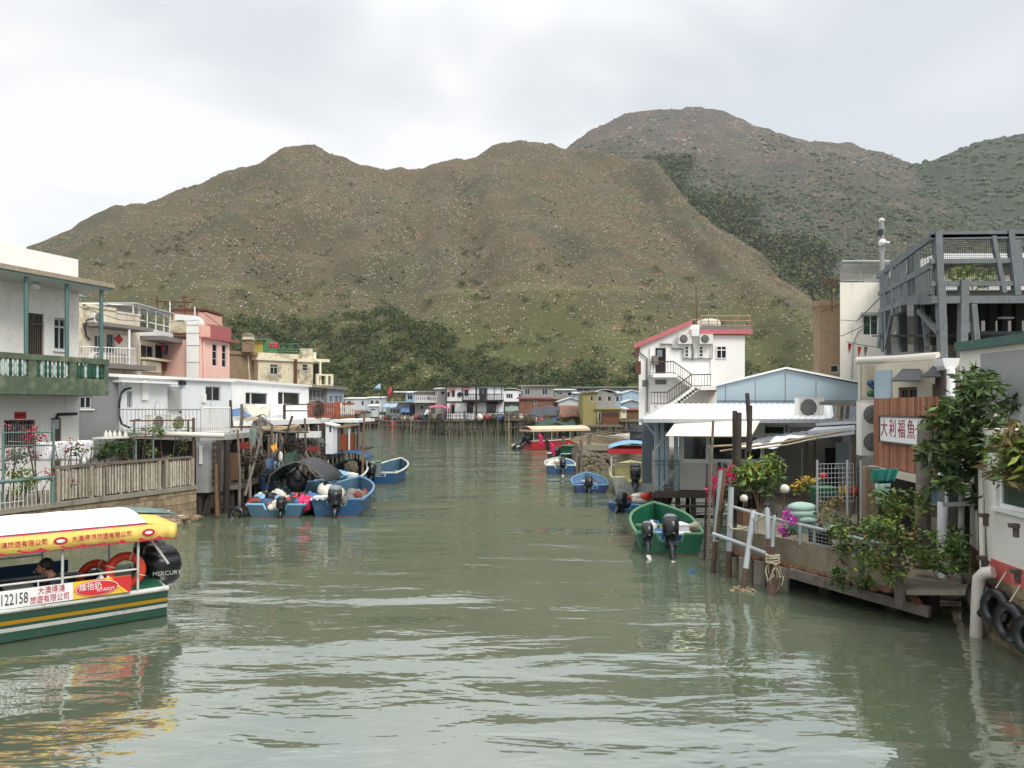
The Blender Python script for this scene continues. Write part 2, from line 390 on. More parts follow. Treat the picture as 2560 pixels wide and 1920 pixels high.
SIDE = [(ridge((2240, 430, 1000), (2326, 408, 960), (2407, 374, 940), (2488, 349, 930), (2560, 340, 920), (2700, 330, 900), (2900, 350, 860)), .62),
        (ridge((2560, 340, 920), (2640, 480, 760), (2760, 640, 600)), .6)]
def hill_mat(name, earth, scrub, green, zmid, rockc, bench=True, rocks=.5, greenamt=.0):
    m = bpy.data.materials.new(name); m.use_nodes = True; nt = m.node_tree; N, L = nt.nodes, nt.links; b = N['Principled BSDF']
    b.inputs['Roughness'].default_value = 1; b.inputs['Specular IOR Level'].default_value = .1
    g = N.new('ShaderNodeNewGeometry'); sp = N.new('ShaderNodeSeparateXYZ'); L.new(g.outputs['Position'], sp.inputs[0])
    def noise(s, d=8, r=.65, st=(1, 1, 1)):
        mp = N.new('ShaderNodeMapping'); mp.inputs['Scale'].default_value = st; L.new(g.outputs['Position'], mp.inputs[0])
        n = N.new('ShaderNodeTexNoise'); n.inputs['Scale'].default_value = s; n.inputs['Detail'].default_value = d; n.inputs['Roughness'].default_value = r; L.new(mp.outputs[0], n.inputs['Vector']); return n.outputs['Fac']
    def rng(i, a, b2, c=0, d=1):
        r = N.new('ShaderNodeMapRange'); r.interpolation_type = 'SMOOTHSTEP'
        for k, q in enumerate((a, b2, c, d)): r.inputs[k + 1].default_value = q
        L.new(i, r.inputs[0]); return r.outputs[0]
    def mix(f, a, b2, bl='MIX'):
        x = N.new('ShaderNodeMix'); x.data_type = 'RGBA'; x.blend_type = bl
        if isinstance(f, float): x.inputs[0].default_value = f
        else: L.new(f, x.inputs[0])
        for k, q in ((6, a), (7, b2)):
            if isinstance(q, tuple): x.inputs[k].default_value = (*lin(q), 1)
            else: L.new(q, x.inputs[k])
        return x.outputs[2]
    def math_(op, a, b2):
        x = N.new('ShaderNodeMath'); x.operation = op
        for k, q in ((0, a), (1, b2)):
            if isinstance(q, (int, float)): x.inputs[k].default_value = q
            else: L.new(q, x.inputs[k])
        return x.outputs[0]
    c = mix(rng(noise(.018, 6), .40, .62), earth, scrub)
    c = mix(rng(noise(.3, 6, .75, (1, 1, 1.6)), .42, .66, 0, .75), c, green)
    # greener and lusher towards the foot
    zz = math_('ADD', sp.outputs[2], math_('MULTIPLY', math_('SUBTRACT', noise(.02, 5), .5), zmid * 2.0))
    c = mix(rng(zz, zmid * .25, zmid * 1.5, .78 + greenamt * .2, greenamt), c, green)
    c = mix(rng(noise(.05, 5, .7), .57, .70, 0, .6), c, (134, 104, 82))
    c = mix(rng(noise(1.0, 4, .8), .40, .72, 0, .55), c, (44, 46, 36))
    if bench:
        zb = math_('ADD', sp.outputs[2], math_('MULTIPLY', math_('SUBTRACT', noise(.01, 3), .5), 14))
        f1 = math_('MULTIPLY', rng(zb, 66, 68), rng(zb, 72.5, 71)); f1 = math_('MULTIPLY', f1, rng(noise(.012, 3), .42, .56, .0, .7))
        c = mix(f1, c, (112, 108, 76))
    v = N.new('ShaderNodeTexVoronoi'); v.inputs['Scale'].default_value = .6; L.new(g.outputs['Position'], v.inputs['Vector'])
    vs = N.new('ShaderNodeSeparateColor'); L.new(v.outputs['Color'], vs.inputs[0])
    rk = math_('MULTIPLY', rng(v.outputs['Distance'], .42, .22), math_('GREATER_THAN', math_('ADD', vs.outputs[0], math_('MULTIPLY', math_('SUBTRACT', noise(.025, 4), .5), 1.6)), 1 - rocks))
    c = mix(rk, c, rockc)
    L.new(c, b.inputs['Base Color'])
    bp = N.new('ShaderNodeBump'); bp.inputs['Strength'].default_value = 1; bp.inputs['Distance'].default_value = 2.5
    L.new(noise(.22, 8, .75), bp.inputs['Height']); L.new(bp.outputs[0], b.inputs['Normal'])
    MATS[name] = m; return m
hill_mat('hill_front', (112, 95, 82), (92, 87, 76), (98, 104, 60), 66, (162, 148, 132), True, .26)
hill_mat('hill_back', (102, 92, 86), (88, 88, 83), (64, 76, 57), 250, (160, 140, 128), False, .34)
hill_mat('hill_side', (82, 90, 78), (88, 96, 86), (74, 86, 70), 200, (130, 126, 116), False, .06, .7)
TERR = {}
def terrain(name, ridges, x0, x1, y0, y1, nx, ny, mat, gull, seed, gul=()):
    label = None
    xs, ys = np.linspace(x0, x1, nx), np.linspace(y0, y1, ny); X, Y = np.meshgrid(xs, ys)
    wx, wy = fbm(X / 90 + seed, Y / 90, 4) * 34, fbm(X / 90 + 40, Y / 90 + seed, 4) * 34
    Z = crest_field(X + wx * .6, Y + wy * .6, ridges)
    rg = np.abs(fbm(X / 70 + seed, Y / 110 + 9, 4)) * -gull * 2 + fbm(X / 28, Y / 28 + seed, 5) * gull * .8 + fbm(X / 7, Y / 7, 3) * 1.6
    Z = Z + rg * np.clip((Z + 10) / 60, .05, 1) + gull * .15
    for gp, gw, gd in gul:
        for a, b in zip(gp[:-1], gp[1:]):
            dx, dy = b[0] - a[0], b[1] - a[1]; t = np.clip(((X - a[0]) * dx + (Y - a[1]) * dy) / (dx * dx + dy * dy), 0, 1); Z = Z - gd * np.exp(-((X + wx * .25 - a[0] - t * dx) ** 2 + (Y - a[1] - t * dy) ** 2) / gw ** 2)
    Z = np.maximum(Z, -2.5)
    v = np.stack([X, Y, Z], -1).reshape(-1, 3)
    i = np.arange(nx * ny).reshape(ny, nx); f = np.stack([i[:-1, :-1], i[:-1, 1:], i[1:, 1:], i[1:, :-1]], -1).reshape(-1, 4)
    o = bpy.data.objects.new(name, np_mesh(name, v, f, [MATS[mat]], None, True)); col.objects.link(o)
    tag(o, label, None, None, 'structure'); TERR[name] = (x0, x1, y0, y1, nx, ny, Z); return o
def hz(name, x, y):
    x0, x1, y0, y1, nx, ny, Z = TERR[name]
    i = np.clip(((x - x0) / (x1 - x0) * (nx - 1)).astype(int), 0, nx - 1); j = np.clip(((y - y0) / (y1 - y0) * (ny - 1)).astype(int), 0, ny - 1); return Z[j, i]
GULLY = [[(xat(1150, 600), 600), (xat(1170, 520), 520), (xat(1195, 450), 450), (xat(1235, 380), 380), (xat(1225, 320), 320)], [(xat(690, 560), 560), (xat(705, 500), 500), (xat(715, 440), 440), (xat(700, 380), 380), (xat(760, 330), 330)], [(xat(1040, 620), 620), (xat(1020, 520), 520), (xat(985, 430), 430), (xat(940, 360), 360)], [(xat(1400, 560), 560), (xat(1420, 470), 470), (xat(1380, 380), 380), (xat(1350, 320), 320)], [(xat(880, 600), 600), (xat(820, 500), 500), (xat(800, 410), 410)], [(xat(560, 560), 560), (xat(480, 500), 500), (xat(400, 450), 450)]]
terrain('hill', FRONT, -560, 420, 175, 820, 560, 380, 'hill_front', 15, 3, [(g, w_, d_) for g, w_, d_ in zip(GULLY, (16, 18, 20, 18, 18, 22), (9, 13, 7, 7, 8, 12))])
terrain('mountain', BACK, -120, 1000, 380, 1400, 480, 420, 'hill_back', 15, 8)
terrain('mountain_side', SIDE, 330, 1500, 480, 1300, 320, 260, 'hill_side', 12, 12)
# rocks and scrub lying over the slopes: nobody could count them
ROCKM = M('boulder', (172, 158, 142), .95, .3, .3); M('boulder_warm', (164, 136, 118), .95, .3, .3)
M('bush_dark', (74, 82, 58), .95, .3, .2, spec=.1); M('bush_olive', (110, 112, 72), .95, .3, .2, spec=.1); M('bush_brown', (120, 108, 88), .95, .3, .2, spec=.1)
M('wood_deep', (58, 72, 46), .95, .3, .2, spec=.1); M('bush_far', (78, 88, 74), .95, .2, .1, spec=.1); M('bush_far2', (88, 98, 80), .95, .2, .1, spec=.1); M('scrub_grey', (98, 94, 80), .95, .3, .2, spec=.1); M('bush_green', (84, 100, 58), .95, .3, .2, spec=.1); M('bush_lime', (124, 134, 76), .95, .25, .2, spec=.1)
_ico_v = np.array([(0, 0, 1), (.9, 0, .3), (.28, .85, .3), (-.72, .53, .3), (-.72, -.53, .3), (.28, -.85, .3), (.6, .45, -.5), (-.3, .8, -.5), (-.8, 0, -.5), (-.3, -.8, -.5), (.6, -.45, -.5)])
_ico_f = np.array([(0, 1, 2), (0, 2, 3), (0, 3, 4), (0, 4, 5), (0, 5, 1), (1, 6, 2), (2, 7, 3), (3, 8, 4), (4, 9, 5), (5, 10, 1), (2, 6, 7), (3, 7, 8), (4, 8, 9), (5, 9, 10), (1, 10, 6)])
def scatter(name, terr, n, smin, smax, mats, seed, keep, flat=1.0, label=None, sink=.3):
    rs = np.random.RandomState(seed); x0, x1, y0, y1 = TERR[terr][:4]
    x, y = x0 + rs.rand(n) * (x1 - x0), y0 + rs.rand(n) * (y1 - y0); z = hz(terr, x, y)
    k = keep(x, y, z, rs) & (z > 1.0) & (np.abs(x / y * F) < 1500); x, y, z = x[k], y[k], z[k]; n = len(x)
    s = smin + (smax - smin) * rs.rand(n) ** 3
    j = 1 + .35 * (rs.rand(n, 11, 1) - .5); a = rs.rand(n) * 6.28; ca, sa = np.cos(a), np.sin(a)
    v = _ico_v[None] * j * s[:, None, None] * np.stack([.8 + .5 * rs.rand(n), .8 + .5 * rs.rand(n), flat * (.7 + .5 * rs.rand(n))], -1)[:, None]
    v = np.stack([v[..., 0] * ca[:, None] - v[..., 1] * sa[:, None], v[..., 0] * sa[:, None] + v[..., 1] * ca[:, None], v[..., 2]], -1) + np.stack([x, y, z + s * flat * (1 - sink) * .5], -1)[:, None]
    f = (_ico_f[None] + (np.arange(n) * 11)[:, None, None]).reshape(-1, 3); mi = np.repeat(rs.randint(len(mats), size=n), 15)
    o = bpy.data.objects.new(name, np_mesh(name, v.reshape(-1, 3), f, [MATS[q] for q in mats], mi)); col.objects.link(o)
    return tag(o, label, name.split('_')[-1], None, 'stuff')
scatter('hill_boulders', 'hill', 44000, .2, .95, ['boulder', 'boulder_warm', 'boulder'], 1, lambda x, y, z, r: (fbm(x / 60, y / 60, 3) * 2.2 + z / 260 + r.rand(len(x)) * .8 - .55) > .38, .8, 'pale granite boulders strewn over the brown hillside')
scatter('mountain_boulders', 'mountain', 26000, .5, 2.2, ['boulder', 'boulder_warm'], 2, lambda x, y, z, r: (fbm(x / 90, y / 90, 3) * 2.4 + r.rand(len(x)) * .6 - np.clip((260 - z) / 150, 0, 1)) > .42, .8, 'pale rocks breaking out of the high grey mountain')
scatter('hill_scrub', 'hill', 110000, .25, 1.3, ['scrub_grey', 'bush_olive', 'bush_brown', 'bush_olive'], 3, lambda x, y, z, r: (fbm(x / 40 + 5, y / 40, 4) * 2 + r.rand(len(x)) + np.clip(1 - z / 70, 0, 1) * .5) > .72, .7, 'low dry scrub covering the brown hillside')
scatter('mountain_scrub', 'mountain', 110000, .8, 3.0, ['bush_far', 'bush_dark', 'bush_far2'], 4, lambda x, y, z, r: (fbm(x / 70 + 5, y / 70, 4) * 2.4 + r.rand(len(x)) + np.clip(1 - z / 330, -.3, 1) * 1.7) > 1.0, .75, 'dark green scrub filling the valleys of the mountain')
scatter('mountain_side_scrub', 'mountain_side', 40000, 1.5, 5.0, ['bush_far', 'bush_far2'], 6, lambda x, y, z, r: r.rand(len(x)) > .1, .75, 'dense green scrub over the farthest green slope')
# ---------------------------------------------------------------- the wood at the foot of the hill
def wood(name, spots, per, leaf, mats, seed, label):
    rs = np.random.RandomState(seed); V, FS, MI = [], [], []; o = 0
    for x, y, z, r in spots:
        n = int(per * (r / 3.5) ** 1.6); nb = 5 + rs.randint(4); bc = np.stack([rs.normal(size=nb) * .5 * r, rs.normal(size=nb) * .5 * r, rs.rand(nb) * r * .9 + r * .25], -1)
        k = rs.randint(nb, size=n); d = rs.normal(size=(n, 3)); d /= np.linalg.norm(d, axis=1)[:, None]; d[:, 2] = np.abs(d[:, 2]) * 1.0 - .15
        c = np.array([x, y, z]) + bc[k] + d * (r * .55 * (.75 + .35 * rs.rand(n)))[:, None]
        v, f = leaf_quads(c, leaf * (.6 + .9 * rs.rand(n)), rs, .4, 1.5)
        b = rs.randint(len(mats), size=nb); mi = np.where(rs.rand(n) < .75, b[k], rs.randint(len(mats), size=n))
        V.append(v); FS.append(f + o); MI.append(mi); o += len(v)
    q = bpy.data.objects.new(name, np_mesh(name, np.concatenate(V), np.concatenate(FS), [MATS[t] for t in mats], np.concatenate(MI))); col.objects.link(q)
    return tag(q, label, 'wood', None, 'stuff')
def wood_spots(n, seed, dens, ysp=(178, 440)):
    rs = np.random.RandomState(seed); out = []
    for _ in range(n):
        y = ysp[0] + rs.rand() * (ysp[1] - ysp[0]); px = -100 + rs.rand() * 2560; x = xat(px, y); z = float(hz('hill', np.array([x]), np.array([y]))[0]); py = HY - (max(z, 0) - H) / y * F
        if rs.rand() < dens(px, py): out.append((x, y, max(z, .2) - .4, 1.2 + 2.8 * rs.rand() ** 1.5))
    return out
def _top(px):   # upper edge of the dense wood in the photograph
    return np.interp(px, [-100, 560, 640, 760, 830, 900, 1000, 1080, 1160, 1260, 1340, 1450, 1540, 1640, 1800, 2100], [860, 822, 812, 800, 805, 782, 790, 815, 870, 912, 942, 932, 940, 950, 925, 925])
wood('hillside_wood', wood_spots(10500, 11, lambda px, py: 1.0 if py > _top(px) + 14 * math.sin(px * .05) else .03), 150, .75, ['bush_dark', 'bush_green', 'wood_deep', 'bush_dark', 'bush_green', 'bush_olive'], 12, 'dense green trees at the foot of the hill')
_rg = np.random.RandomState(45); _sp = []; _yy = [380, 480, 560, 650, 740, 835]
for _ in range(60000):
    y = 430 + _rg.rand() * 570; px = 1560 + _rg.rand() * 760; x = xat(px, y); z = float(hz('mountain', np.array([x]), np.array([y]))[0]); py = HY - (z - H) / y * F
    a, b = np.interp(py, _yy, [1600, 1660, 1700, 1760, 1850, 2000]), np.interp(py, _yy, [1655, 1800, 1940, 2080, 2210, 2320]) + 60 * math.sin(py * .04 + px * .01)
    if 395 < py < 900 and a < px < b and _rg.rand() < min(1, (b - px) / 220): _sp.append((x, y, z - 1, 2.2 + 4 * _rg.rand() ** 2))
wood('valley_wood', _sp, 26, 2.3, ['bush_far2', 'bush_green', 'bush_far', 'bush_olive'], 46, 'dark green woodland filling the valley between the two hills')
_rg = np.random.RandomState(44); _sp = []
for g, dens in zip(GULLY, (150, 70, 40, 40, 30, 60)):
    for _ in range(dens):
        i = _rg.randint(len(g) - 1); u = _rg.rand(); x = g[i][0] * (1 - u) + g[i + 1][0] * u + _rg.normal() * 5; y = g[i][1] * (1 - u) + g[i + 1][1] * u + _rg.normal() * 4; z = float(hz('hill', np.array([x]), np.array([y]))[0]); _sp.append((x, y, z - .3, .7 + 1.6 * _rg.rand() ** 2))
wood('gully_bushes', _sp, 110, .8, ['bush_dark', 'scrub_grey', 'bush_olive'], 45, 'dark bushes following the gullies of the brown hillside')
# ---------------------------------------------------------------- water and ground
def water_mat():
    m = bpy.data.materials.new('harbour_water'); m.use_nodes = True; nt = m.node_tree; N, L = nt.nodes, nt.links; N.clear()
    g = N.new('ShaderNodeNewGeometry')
    def noise(s, st, d=3, r=.5, dist=0):
        mp = N.new('ShaderNodeMapping'); mp.inputs['Scale'].default_value = st; mp.inputs['Rotation'].default_value = (0, 0, R(6)); L.new(g.outputs['Position'], mp.inputs[0])
        n = N.new('ShaderNodeTexNoise'); n.inputs['Scale'].default_value = s; n.inputs['Detail'].default_value = d; n.inputs['Roughness'].default_value = r; n.inputs['Distortion'].default_value = dist
        L.new(mp.outputs[0], n.inputs['Vector']); return n.outputs['Fac']
    def mul(a, k):
        x = N.new('ShaderNodeMath'); x.operation = 'MULTIPLY'; L.new(a, x.inputs[0]); x.inputs[1].default_value = k; return x.outputs[0]
    def add(a, b):
        x = N.new('ShaderNodeMath'); x.operation = 'ADD'; L.new(a, x.inputs[0]); L.new(b, x.inputs[1]); return x.outputs[0]
    h = add(add(mul(noise(.27, (.5, 1.25, 1), 2, .4, .3), WV[0]), mul(noise(1.1, (.45, 1.3, 1), 3, .5, .4), WV[1])), mul(noise(4.5, (.6, 1.2, 1), 2), WV[2]))
    bp = N.new('ShaderNodeBump'); bp.inputs['Strength'].default_value = 1; bp.inputs['Distance'].default_value = 1; L.new(h, bp.inputs['Height'])
    df = N.new('ShaderNodeBsdfDiffuse'); gl = N.new('ShaderNodeBsdfGlossy'); gl.inputs['Roughness'].default_value = .03; gl.inputs['Color'].default_value = (.95, 1, .97, 1)
    cn = N.new('ShaderNodeValToRGB'); L.new(noise(.06, (1, 1, 1), 4), cn.inputs[0])
    cn.color_ramp.elements[0].position = .35; cn.color_ramp.elements[0].color = (*lin((84, 93, 76)), 1); cn.color_ramp.elements[1].position = .65; cn.color_ramp.elements[1].color = (*lin((98, 105, 85)), 1)
    L.new(cn.outputs[0], df.inputs['Color']); L.new(bp.outputs[0], gl.inputs['Normal'])
    fr = N.new('ShaderNodeFresnel'); fr.inputs['IOR'].default_value = WV[3]; L.new(bp.outputs[0], fr.inputs['Normal'])
    mx = N.new('ShaderNodeMixShader'); L.new(fr.outputs[0], mx.inputs[0]); L.new(df.outputs[0], mx.inputs[1]); L.new(gl.outputs[0], mx.inputs[2])
    o = N.new('ShaderNodeOutputMaterial'); L.new(mx.outputs[0], o.inputs[0]); MATS['water'] = m
HAZE = .00011
WV = (.19, .034, .006, 5.4)
water_mat()
def water():
    ys = np.concatenate([np.linspace(-30, 0, 6), np.linspace(2, 60, 60), np.linspace(65, 260, 40), np.array([400, 900, 3000])]); xs = np.concatenate([np.array([-3000, -700]), np.linspace(-150, 150, 61), np.array([700, 3000])])
    X, Y = np.meshgrid(xs, ys); v = np.stack([X, Y, X * 0], -1).reshape(-1, 3); i = np.arange(v.shape[0]).reshape(X.shape)
    f = np.stack([i[:-1, :-1], i[:-1, 1:], i[1:, 1:], i[1:, :-1]], -1).reshape(-1, 4)
    o = bpy.data.objects.new('water', np_mesh('water', v, f, [MATS['water']])); col.objects.link(o); tag(o, None, None, None, 'structure')
water()

# ---------------------------------------------------------------- air
hm = bpy.data.materials.new('haze_air'); hm.use_nodes = True; nt = hm.node_tree; nt.nodes.clear()
pv = nt.nodes.new('ShaderNodeVolumePrincipled'); pv.inputs['Density'].default_value = HAZE; pv.inputs['Color'].default_value = (.96, .97, .99, 1); pv.inputs['Anisotropy'].default_value = .2
mo = nt.nodes.new('ShaderNodeOutputMaterial'); nt.links.new(pv.outputs[0], mo.inputs['Volume']); MATS['haze_air'] = hm
mb = MB(); mb.box(-3200, -40, -4, 3200, 3100, 500, 'haze_air'); mb.build('haze', None, 'thin pale haze over the creek and the hills', None, None, 'stuff')
# ---------------------------------------------------------------- shared builders
V3 = Vector
def aircon(label, c, U, N, wd=.85, ht=.6, dp=.32, fans=1, group=None, tone='ac_white', bracket=True):
    """outdoor unit of an air conditioner; c is the middle of its back foot, N the way it faces"""
    U, N, c = Vector(U).normalized(), Vector(N).normalized(), Vector(c); Z = Vector((0, 0, 1))
    t = T('air_conditioner', label, 'air conditioner', c, group)
    b = MB(); b.par(c - U * wd / 2 + Z * .04, U * wd, N * dp, Z * ht, tone); b.par(c - U * wd / 2 - U * .01 + Z * (ht + .02), U * (wd + .02), N * (dp + .015), Z * .025, tone)
    b.par(c + U * wd * .28 + N * dp + Z * (ht * .2), U * .012, N * .006, Z * ht * .7, 'ac_grey'); b.build('casing', t)
    for k in range(fans):
        fc = c + N * (dp + .004) + Z * (.04 + ht * (k + .5) / fans) - (U * wd * .12 if fans == 1 else U * 0)
        r = min(ht / fans, wd) * .42
        f = MB(); f.lathe(fc - N * .02, [(r, 0), (r, .018)], 'ac_dark', 20, N)
        for q in (1, .78, .56, .34): f.torus(fc + N * .012, r * q, .008, N, 'ac_grey', 20, 4)
        for q in range(4):
            a = math.pi * q / 4; dd = U * math.cos(a) * r + Z * math.sin(a) * r; f.bar(fc - dd + N * .014, fc + dd + N * .014, .008, .008, 'ac_grey', N)
        f.build('fan_grille', t)
    if bracket:
        for sg in (-1, 1):
            q = MB(); q.par(c + U * sg * wd * .36 - N * .05, U * .04, N * (dp + .05), Z * .045, 'steel'); q.build('bracket', t)
    return t
M('ac_white', (222, 220, 212), .55, .05, 3, dirt=(160, 150, 130), damt=.15); M('ac_grey', (150, 150, 146), .6, .1); M('ac_dark', (104, 104, 102), .7, .2); M('ac_beige', (206, 198, 182), .6, .06)
def rail_mesh(mb, pts, h, step, rt, rb, m, mid=(), round_=True, low=.08):
    """a railing along a line of foot points: posts and uprights, top rail, optional middle rails"""
    pts = [Vector(p) for p in pts]; Z = Vector((0, 0, 1))
    for a, b in zip(pts[:-1], pts[1:]):
        mb.path([a + Z * h, b + Z * h], rt, m, 6) if round_ else mb.bar(a + Z * h, b + Z * h, rt * 2, rt * 2, m)
        for q in (*mid, low): mb.path([a + Z * q, b + Z * q], rb, m, 5)
        n = max(1, int(round((b - a).length / step)))
        for i in range(n + 1):
            p = a.lerp(b, i / n); mb.path([p, p + Z * (h - .01)], rb, m, 5, False)
def wavy(a, b, c, d, nu, nv, amp, k, seed=0, nrm=(0, 0, 1)):
    """rows of points over the quad a b c d (a-b first row, d-c last) with cloth-like waves"""
    a, b, c, d, n = Vector(a), Vector(b), Vector(c), Vector(d), Vector(nrm).normalized(); out = []
    for i in range(nv + 1):
        v = i / nv; row = []
        for j in range(nu + 1):
            u = j / nu; p = a.lerp(b, u).lerp(d.lerp(c, u), v); row.append(p + n * amp * (math.sin(u * k + seed + 2 * v) + .5 * math.sin(u * k * 2.3 + v * 5 + seed)))
        out.append(row)
    return out
def platform(name, label, poly, z, th, m, posts, pm='wood_grey', r=.07, zb=-.9, braces=(), group=None, beams=True):
    """a deck on stilts: poly is its plan outline, posts the plan points of its legs"""
    c = poly[0]; t = T(name, label, 'stilt platform', (c[0], c[1], 0), group)
    mb = MB(); mb.prism([(x, y, z - th) for x, y in poly], (0, 0, th), m); mb.build('deck', t)
    for i, q in enumerate(posts):
        x, y = q[0], q[1]; zt = q[2] if len(q) > 2 else z - th - .001; lx, ly = rnd.uniform(-.06, .06), rnd.uniform(-.06, .06)
        rr = r * rnd.uniform(.75, 1.3); p = MB(); p.path([(x + lx, y + ly, zb), (x + lx * .4, y, (zb + zt) / 2), (x, y, zt)], [rr * 1.15, rr, rr * .9], pm, 7); p.build('post', t)
    for a, b in braces:
        p = MB(); p.path([a, b], r * .6, pm, 6); p.build('brace', t)
    return t
def plant(name, label, cat, base, clumps, per, leaf, mats, seed, stems=(), pot=None, group=None, droop=.3, aspect=2.2, flowers=None, stem_m='bark'):
    t = T(name, label, cat, base, group)
    foliage('leaves', clumps, per, leaf, mats, seed, t, droop, aspect)
    if flowers: foliage('blossoms', flowers[0], flowers[1], flowers[2], flowers[3], seed + 1, t, 0, 1.3)
    if stems:
        s = MB()
        for pts, r in stems: s.path(pts, [r * (1 - .6 * i / (len(pts) - 1)) for i in range(len(pts))], stem_m, 6)
        s.build('stem', t)
    if pot:
        kind, w_, h_, m = pot; p = MB(); b = Vector(base)
        if kind == 'round': p.lathe(b, [(w_ * .7, 0), (w_ * .95, h_ * .85), (w_ * 1.08, h_ * .86), (w_ * 1.08, h_), (w_ * .9, h_), (w_ * .88, h_ * .8)], m, 14)
        else:
            for k_, q0, q1 in ((1, 0, h_), (1.06, h_, h_ + .03)): p.par(b - FS_.U * w_ * k_ - FS_.N * w_ * .35 * k_ + V3((0, 0, q0)), FS_.U * w_ * 2 * k_, FS_.N * w_ * .7 * k_, (0, 0, q1 - q0), m)
        p.build('pot', t)
    return t
for _n, _c in (('leaf_dark', (44, 62, 30)), ('leaf_mid', (66, 88, 42)), ('leaf_light', (98, 120, 56)), ('leaf_lime', (138, 156, 60)), ('leaf_dry', (122, 104, 62)), ('leaf_wine', (92, 52, 44))): M(_n, _c, .6, .25, 3, spec=.4)
M('petal_red', (178, 28, 46), .6, .2); M('petal_pink', (206, 40, 96), .6, .2); M('petal_magenta', (196, 60, 176), .6, .2); M('petal_yellow', (222, 176, 50), .6, .2); M('petal_white', (214, 210, 196), .6, .15)
M('bark', (92, 78, 62), .9, .3, 8, bump=.3); M('terracotta', (142, 74, 54), .8, .25, 4); M('pot_green', (58, 88, 70), .6, .2); M('pot_pink', (186, 140, 120), .7, .2)
# ---------------------------------------------------------------- west bank: quay, sea wall, balcony house
def ground_slab(name, poly, z0, z1, m, kind='structure'):
    mb = MB(); mb.prism([(x, y, z0) for x, y in poly], (0, 0, z1 - z0), m); mb.build(name, None, kind=kind)
M('paving', (128, 120, 106), .9, .25, 1.5, bump=.3, dirt=(80, 74, 62), damt=.35)
FS_ = Fr((-13.94, 16.0), (-10.45, 24.5))
ground_slab('ground', [tuple(FS_.pt(-14, -.9, 0))[:2], tuple(FS_.pt(FS_.len - .1, -.9, 0))[:2], (-17, 31), (-60, 31), (-60, 4)], -1.0, 1.12, 'paving')
ground_slab('land', [(-24, 31), (-17, 31), (-15, 40), (-19, 60), (-40, 176), (-260, 176), (-260, 31)], -1, 1.1, 'paving')
t = T('sea_wall', 'mossy stone sea wall below the weathered plank fence', 'wall', FS_.pt(4, 0, 0))
mb = MB(); FS_.box(mb, -14, FS_.len, -1.2, 1.02, -.9, 0, 'stone'); mb.build('stonework', t)
mb = MB(); FS_.box(mb, -14, FS_.len, 1.02, 1.15, -.9, .05, 'concrete'); mb.build('coping', t)
mb = MB()
for k in range(26):
    u = rnd.uniform(4.5, FS_.len); mb.ball(FS_.pt(u, rnd.uniform(.0, .35), -.05 + rnd.uniform(-.15, .25)), rnd.uniform(.15, .35), rnd.uniform(.12, .3), rnd.uniform(.1, .22), 'stone', 8, 5, .25, rnd)
mb.build('foundation_rocks', t)['kind'] = 'stuff'
# plank fence on the wall
M('fence_plank', (168, 158, 142), .9, .3, 7, bump=.3, dirt=(84, 72, 62), damt=.46, streak=True, dscale=2)
t = T('plank_fence', 'weathered grey corrugated fence on top of the stone sea wall', 'fence', FS_.at(310, 1190))
u0, u1 = FS_.u(146), FS_.u(482); ug0, ug1 = FS_.u(400), FS_.u(413); mb = MB(); u = u0; k = 0
M('plank_pale', (196, 188, 172), .9, .3, 9, bump=.3, dirt=(96, 84, 72), damt=.42, streak=True, dscale=2.5); M('plank_dark', (104, 92, 80), .9, .35, 9, dirt=(60, 52, 46), damt=.4, streak=True, dscale=2)
while u < u1:
    w_ = rnd.uniform(.035, .06); k += 1
    if not (ug0 < u < ug1): n_ = -.1 if k % 2 else -.055; FS_.box(mb, u, u + w_ * .96, 1.16 + rnd.uniform(0, .05), 2.02 + rnd.uniform(-.03, .03), n_ - .03, n_ + rnd.uniform(0, .012), rnd.choice(['plank_pale', 'plank_pale', 'fence_plank']) if k % 2 == 0 else rnd.choice(['plank_dark', 'fence_plank']))
    u += w_
mb.build('board_panel', t)
mb = MB(); FS_.box(mb, u0 - .1, u1, 2.05, 2.12, -.14, -.0, 'wood_grey'); mb.build('top_rail', t)
for px in (143, 228, 398, 415, 481):
    mb = MB(); u = FS_.u(px); FS_.box(mb, u - .04, u + .04, 1.15, 2.05, -.03, .045, 'fence_plank'); mb.build('post', t)
mb = MB(); FS_.box(mb, ug0, ug1, 1.16, 2.02, -.25, -.22, 'dark'); mb.build('gate', t)
# pipe railing beside the fence
M('pipe_green', (100, 126, 120), .6, .2, 4, dirt=(150, 110, 70), damt=.25); M('pipe_white', (206, 206, 198), .6, .15, 4, dirt=(140, 110, 80), damt=.25)
t = T('pipe_railing', 'pale green pipe railing with white uprights beside the plank fence', 'railing', FS_.at(60, 1250))
ua, ub = FS_.u(-260), FS_.u(134); mb = MB(); mb.path([FS_.pt(ua, .0, 1.84), FS_.pt(ub, 0, 1.84)], .05, 'pipe_green', 8); mb.build('top_rail', t)
mb = MB(); mb.path([FS_.pt(ub - .03, 0, 1.1), FS_.pt(ub - .03, 0, 1.83)], .055, 'pipe_green', 8); mb.build('post', t)
mb = MB(); u = ua
while u < ub - .1: mb.path([FS_.pt(u, 0, 1.1), FS_.pt(u + rnd.uniform(-.02, .02), 0, 1.83)], .012, 'pipe_white', 5); u += rnd.uniform(.1, .13)
mb.path([FS_.pt(ua, 0, 1.3), FS_.pt(FS_.u(60), 0, 1.3)], .012, 'pipe_white', 5); mb.build('grille', t)
t = T('garden_gate', 'small white metal gate panel above the pipe railing', 'gate', FS_.pt(FS_.u(15), -.35, 1.8))
mb = MB(); ga, gb = FS_.u(-60, -.35), FS_.u(34, -.35)
for q in (1.84, 2.3): mb.bar(FS_.pt(ga, -.35, q), FS_.pt(gb, -.35, q), .03, .03, 'white_clean')
k = ga
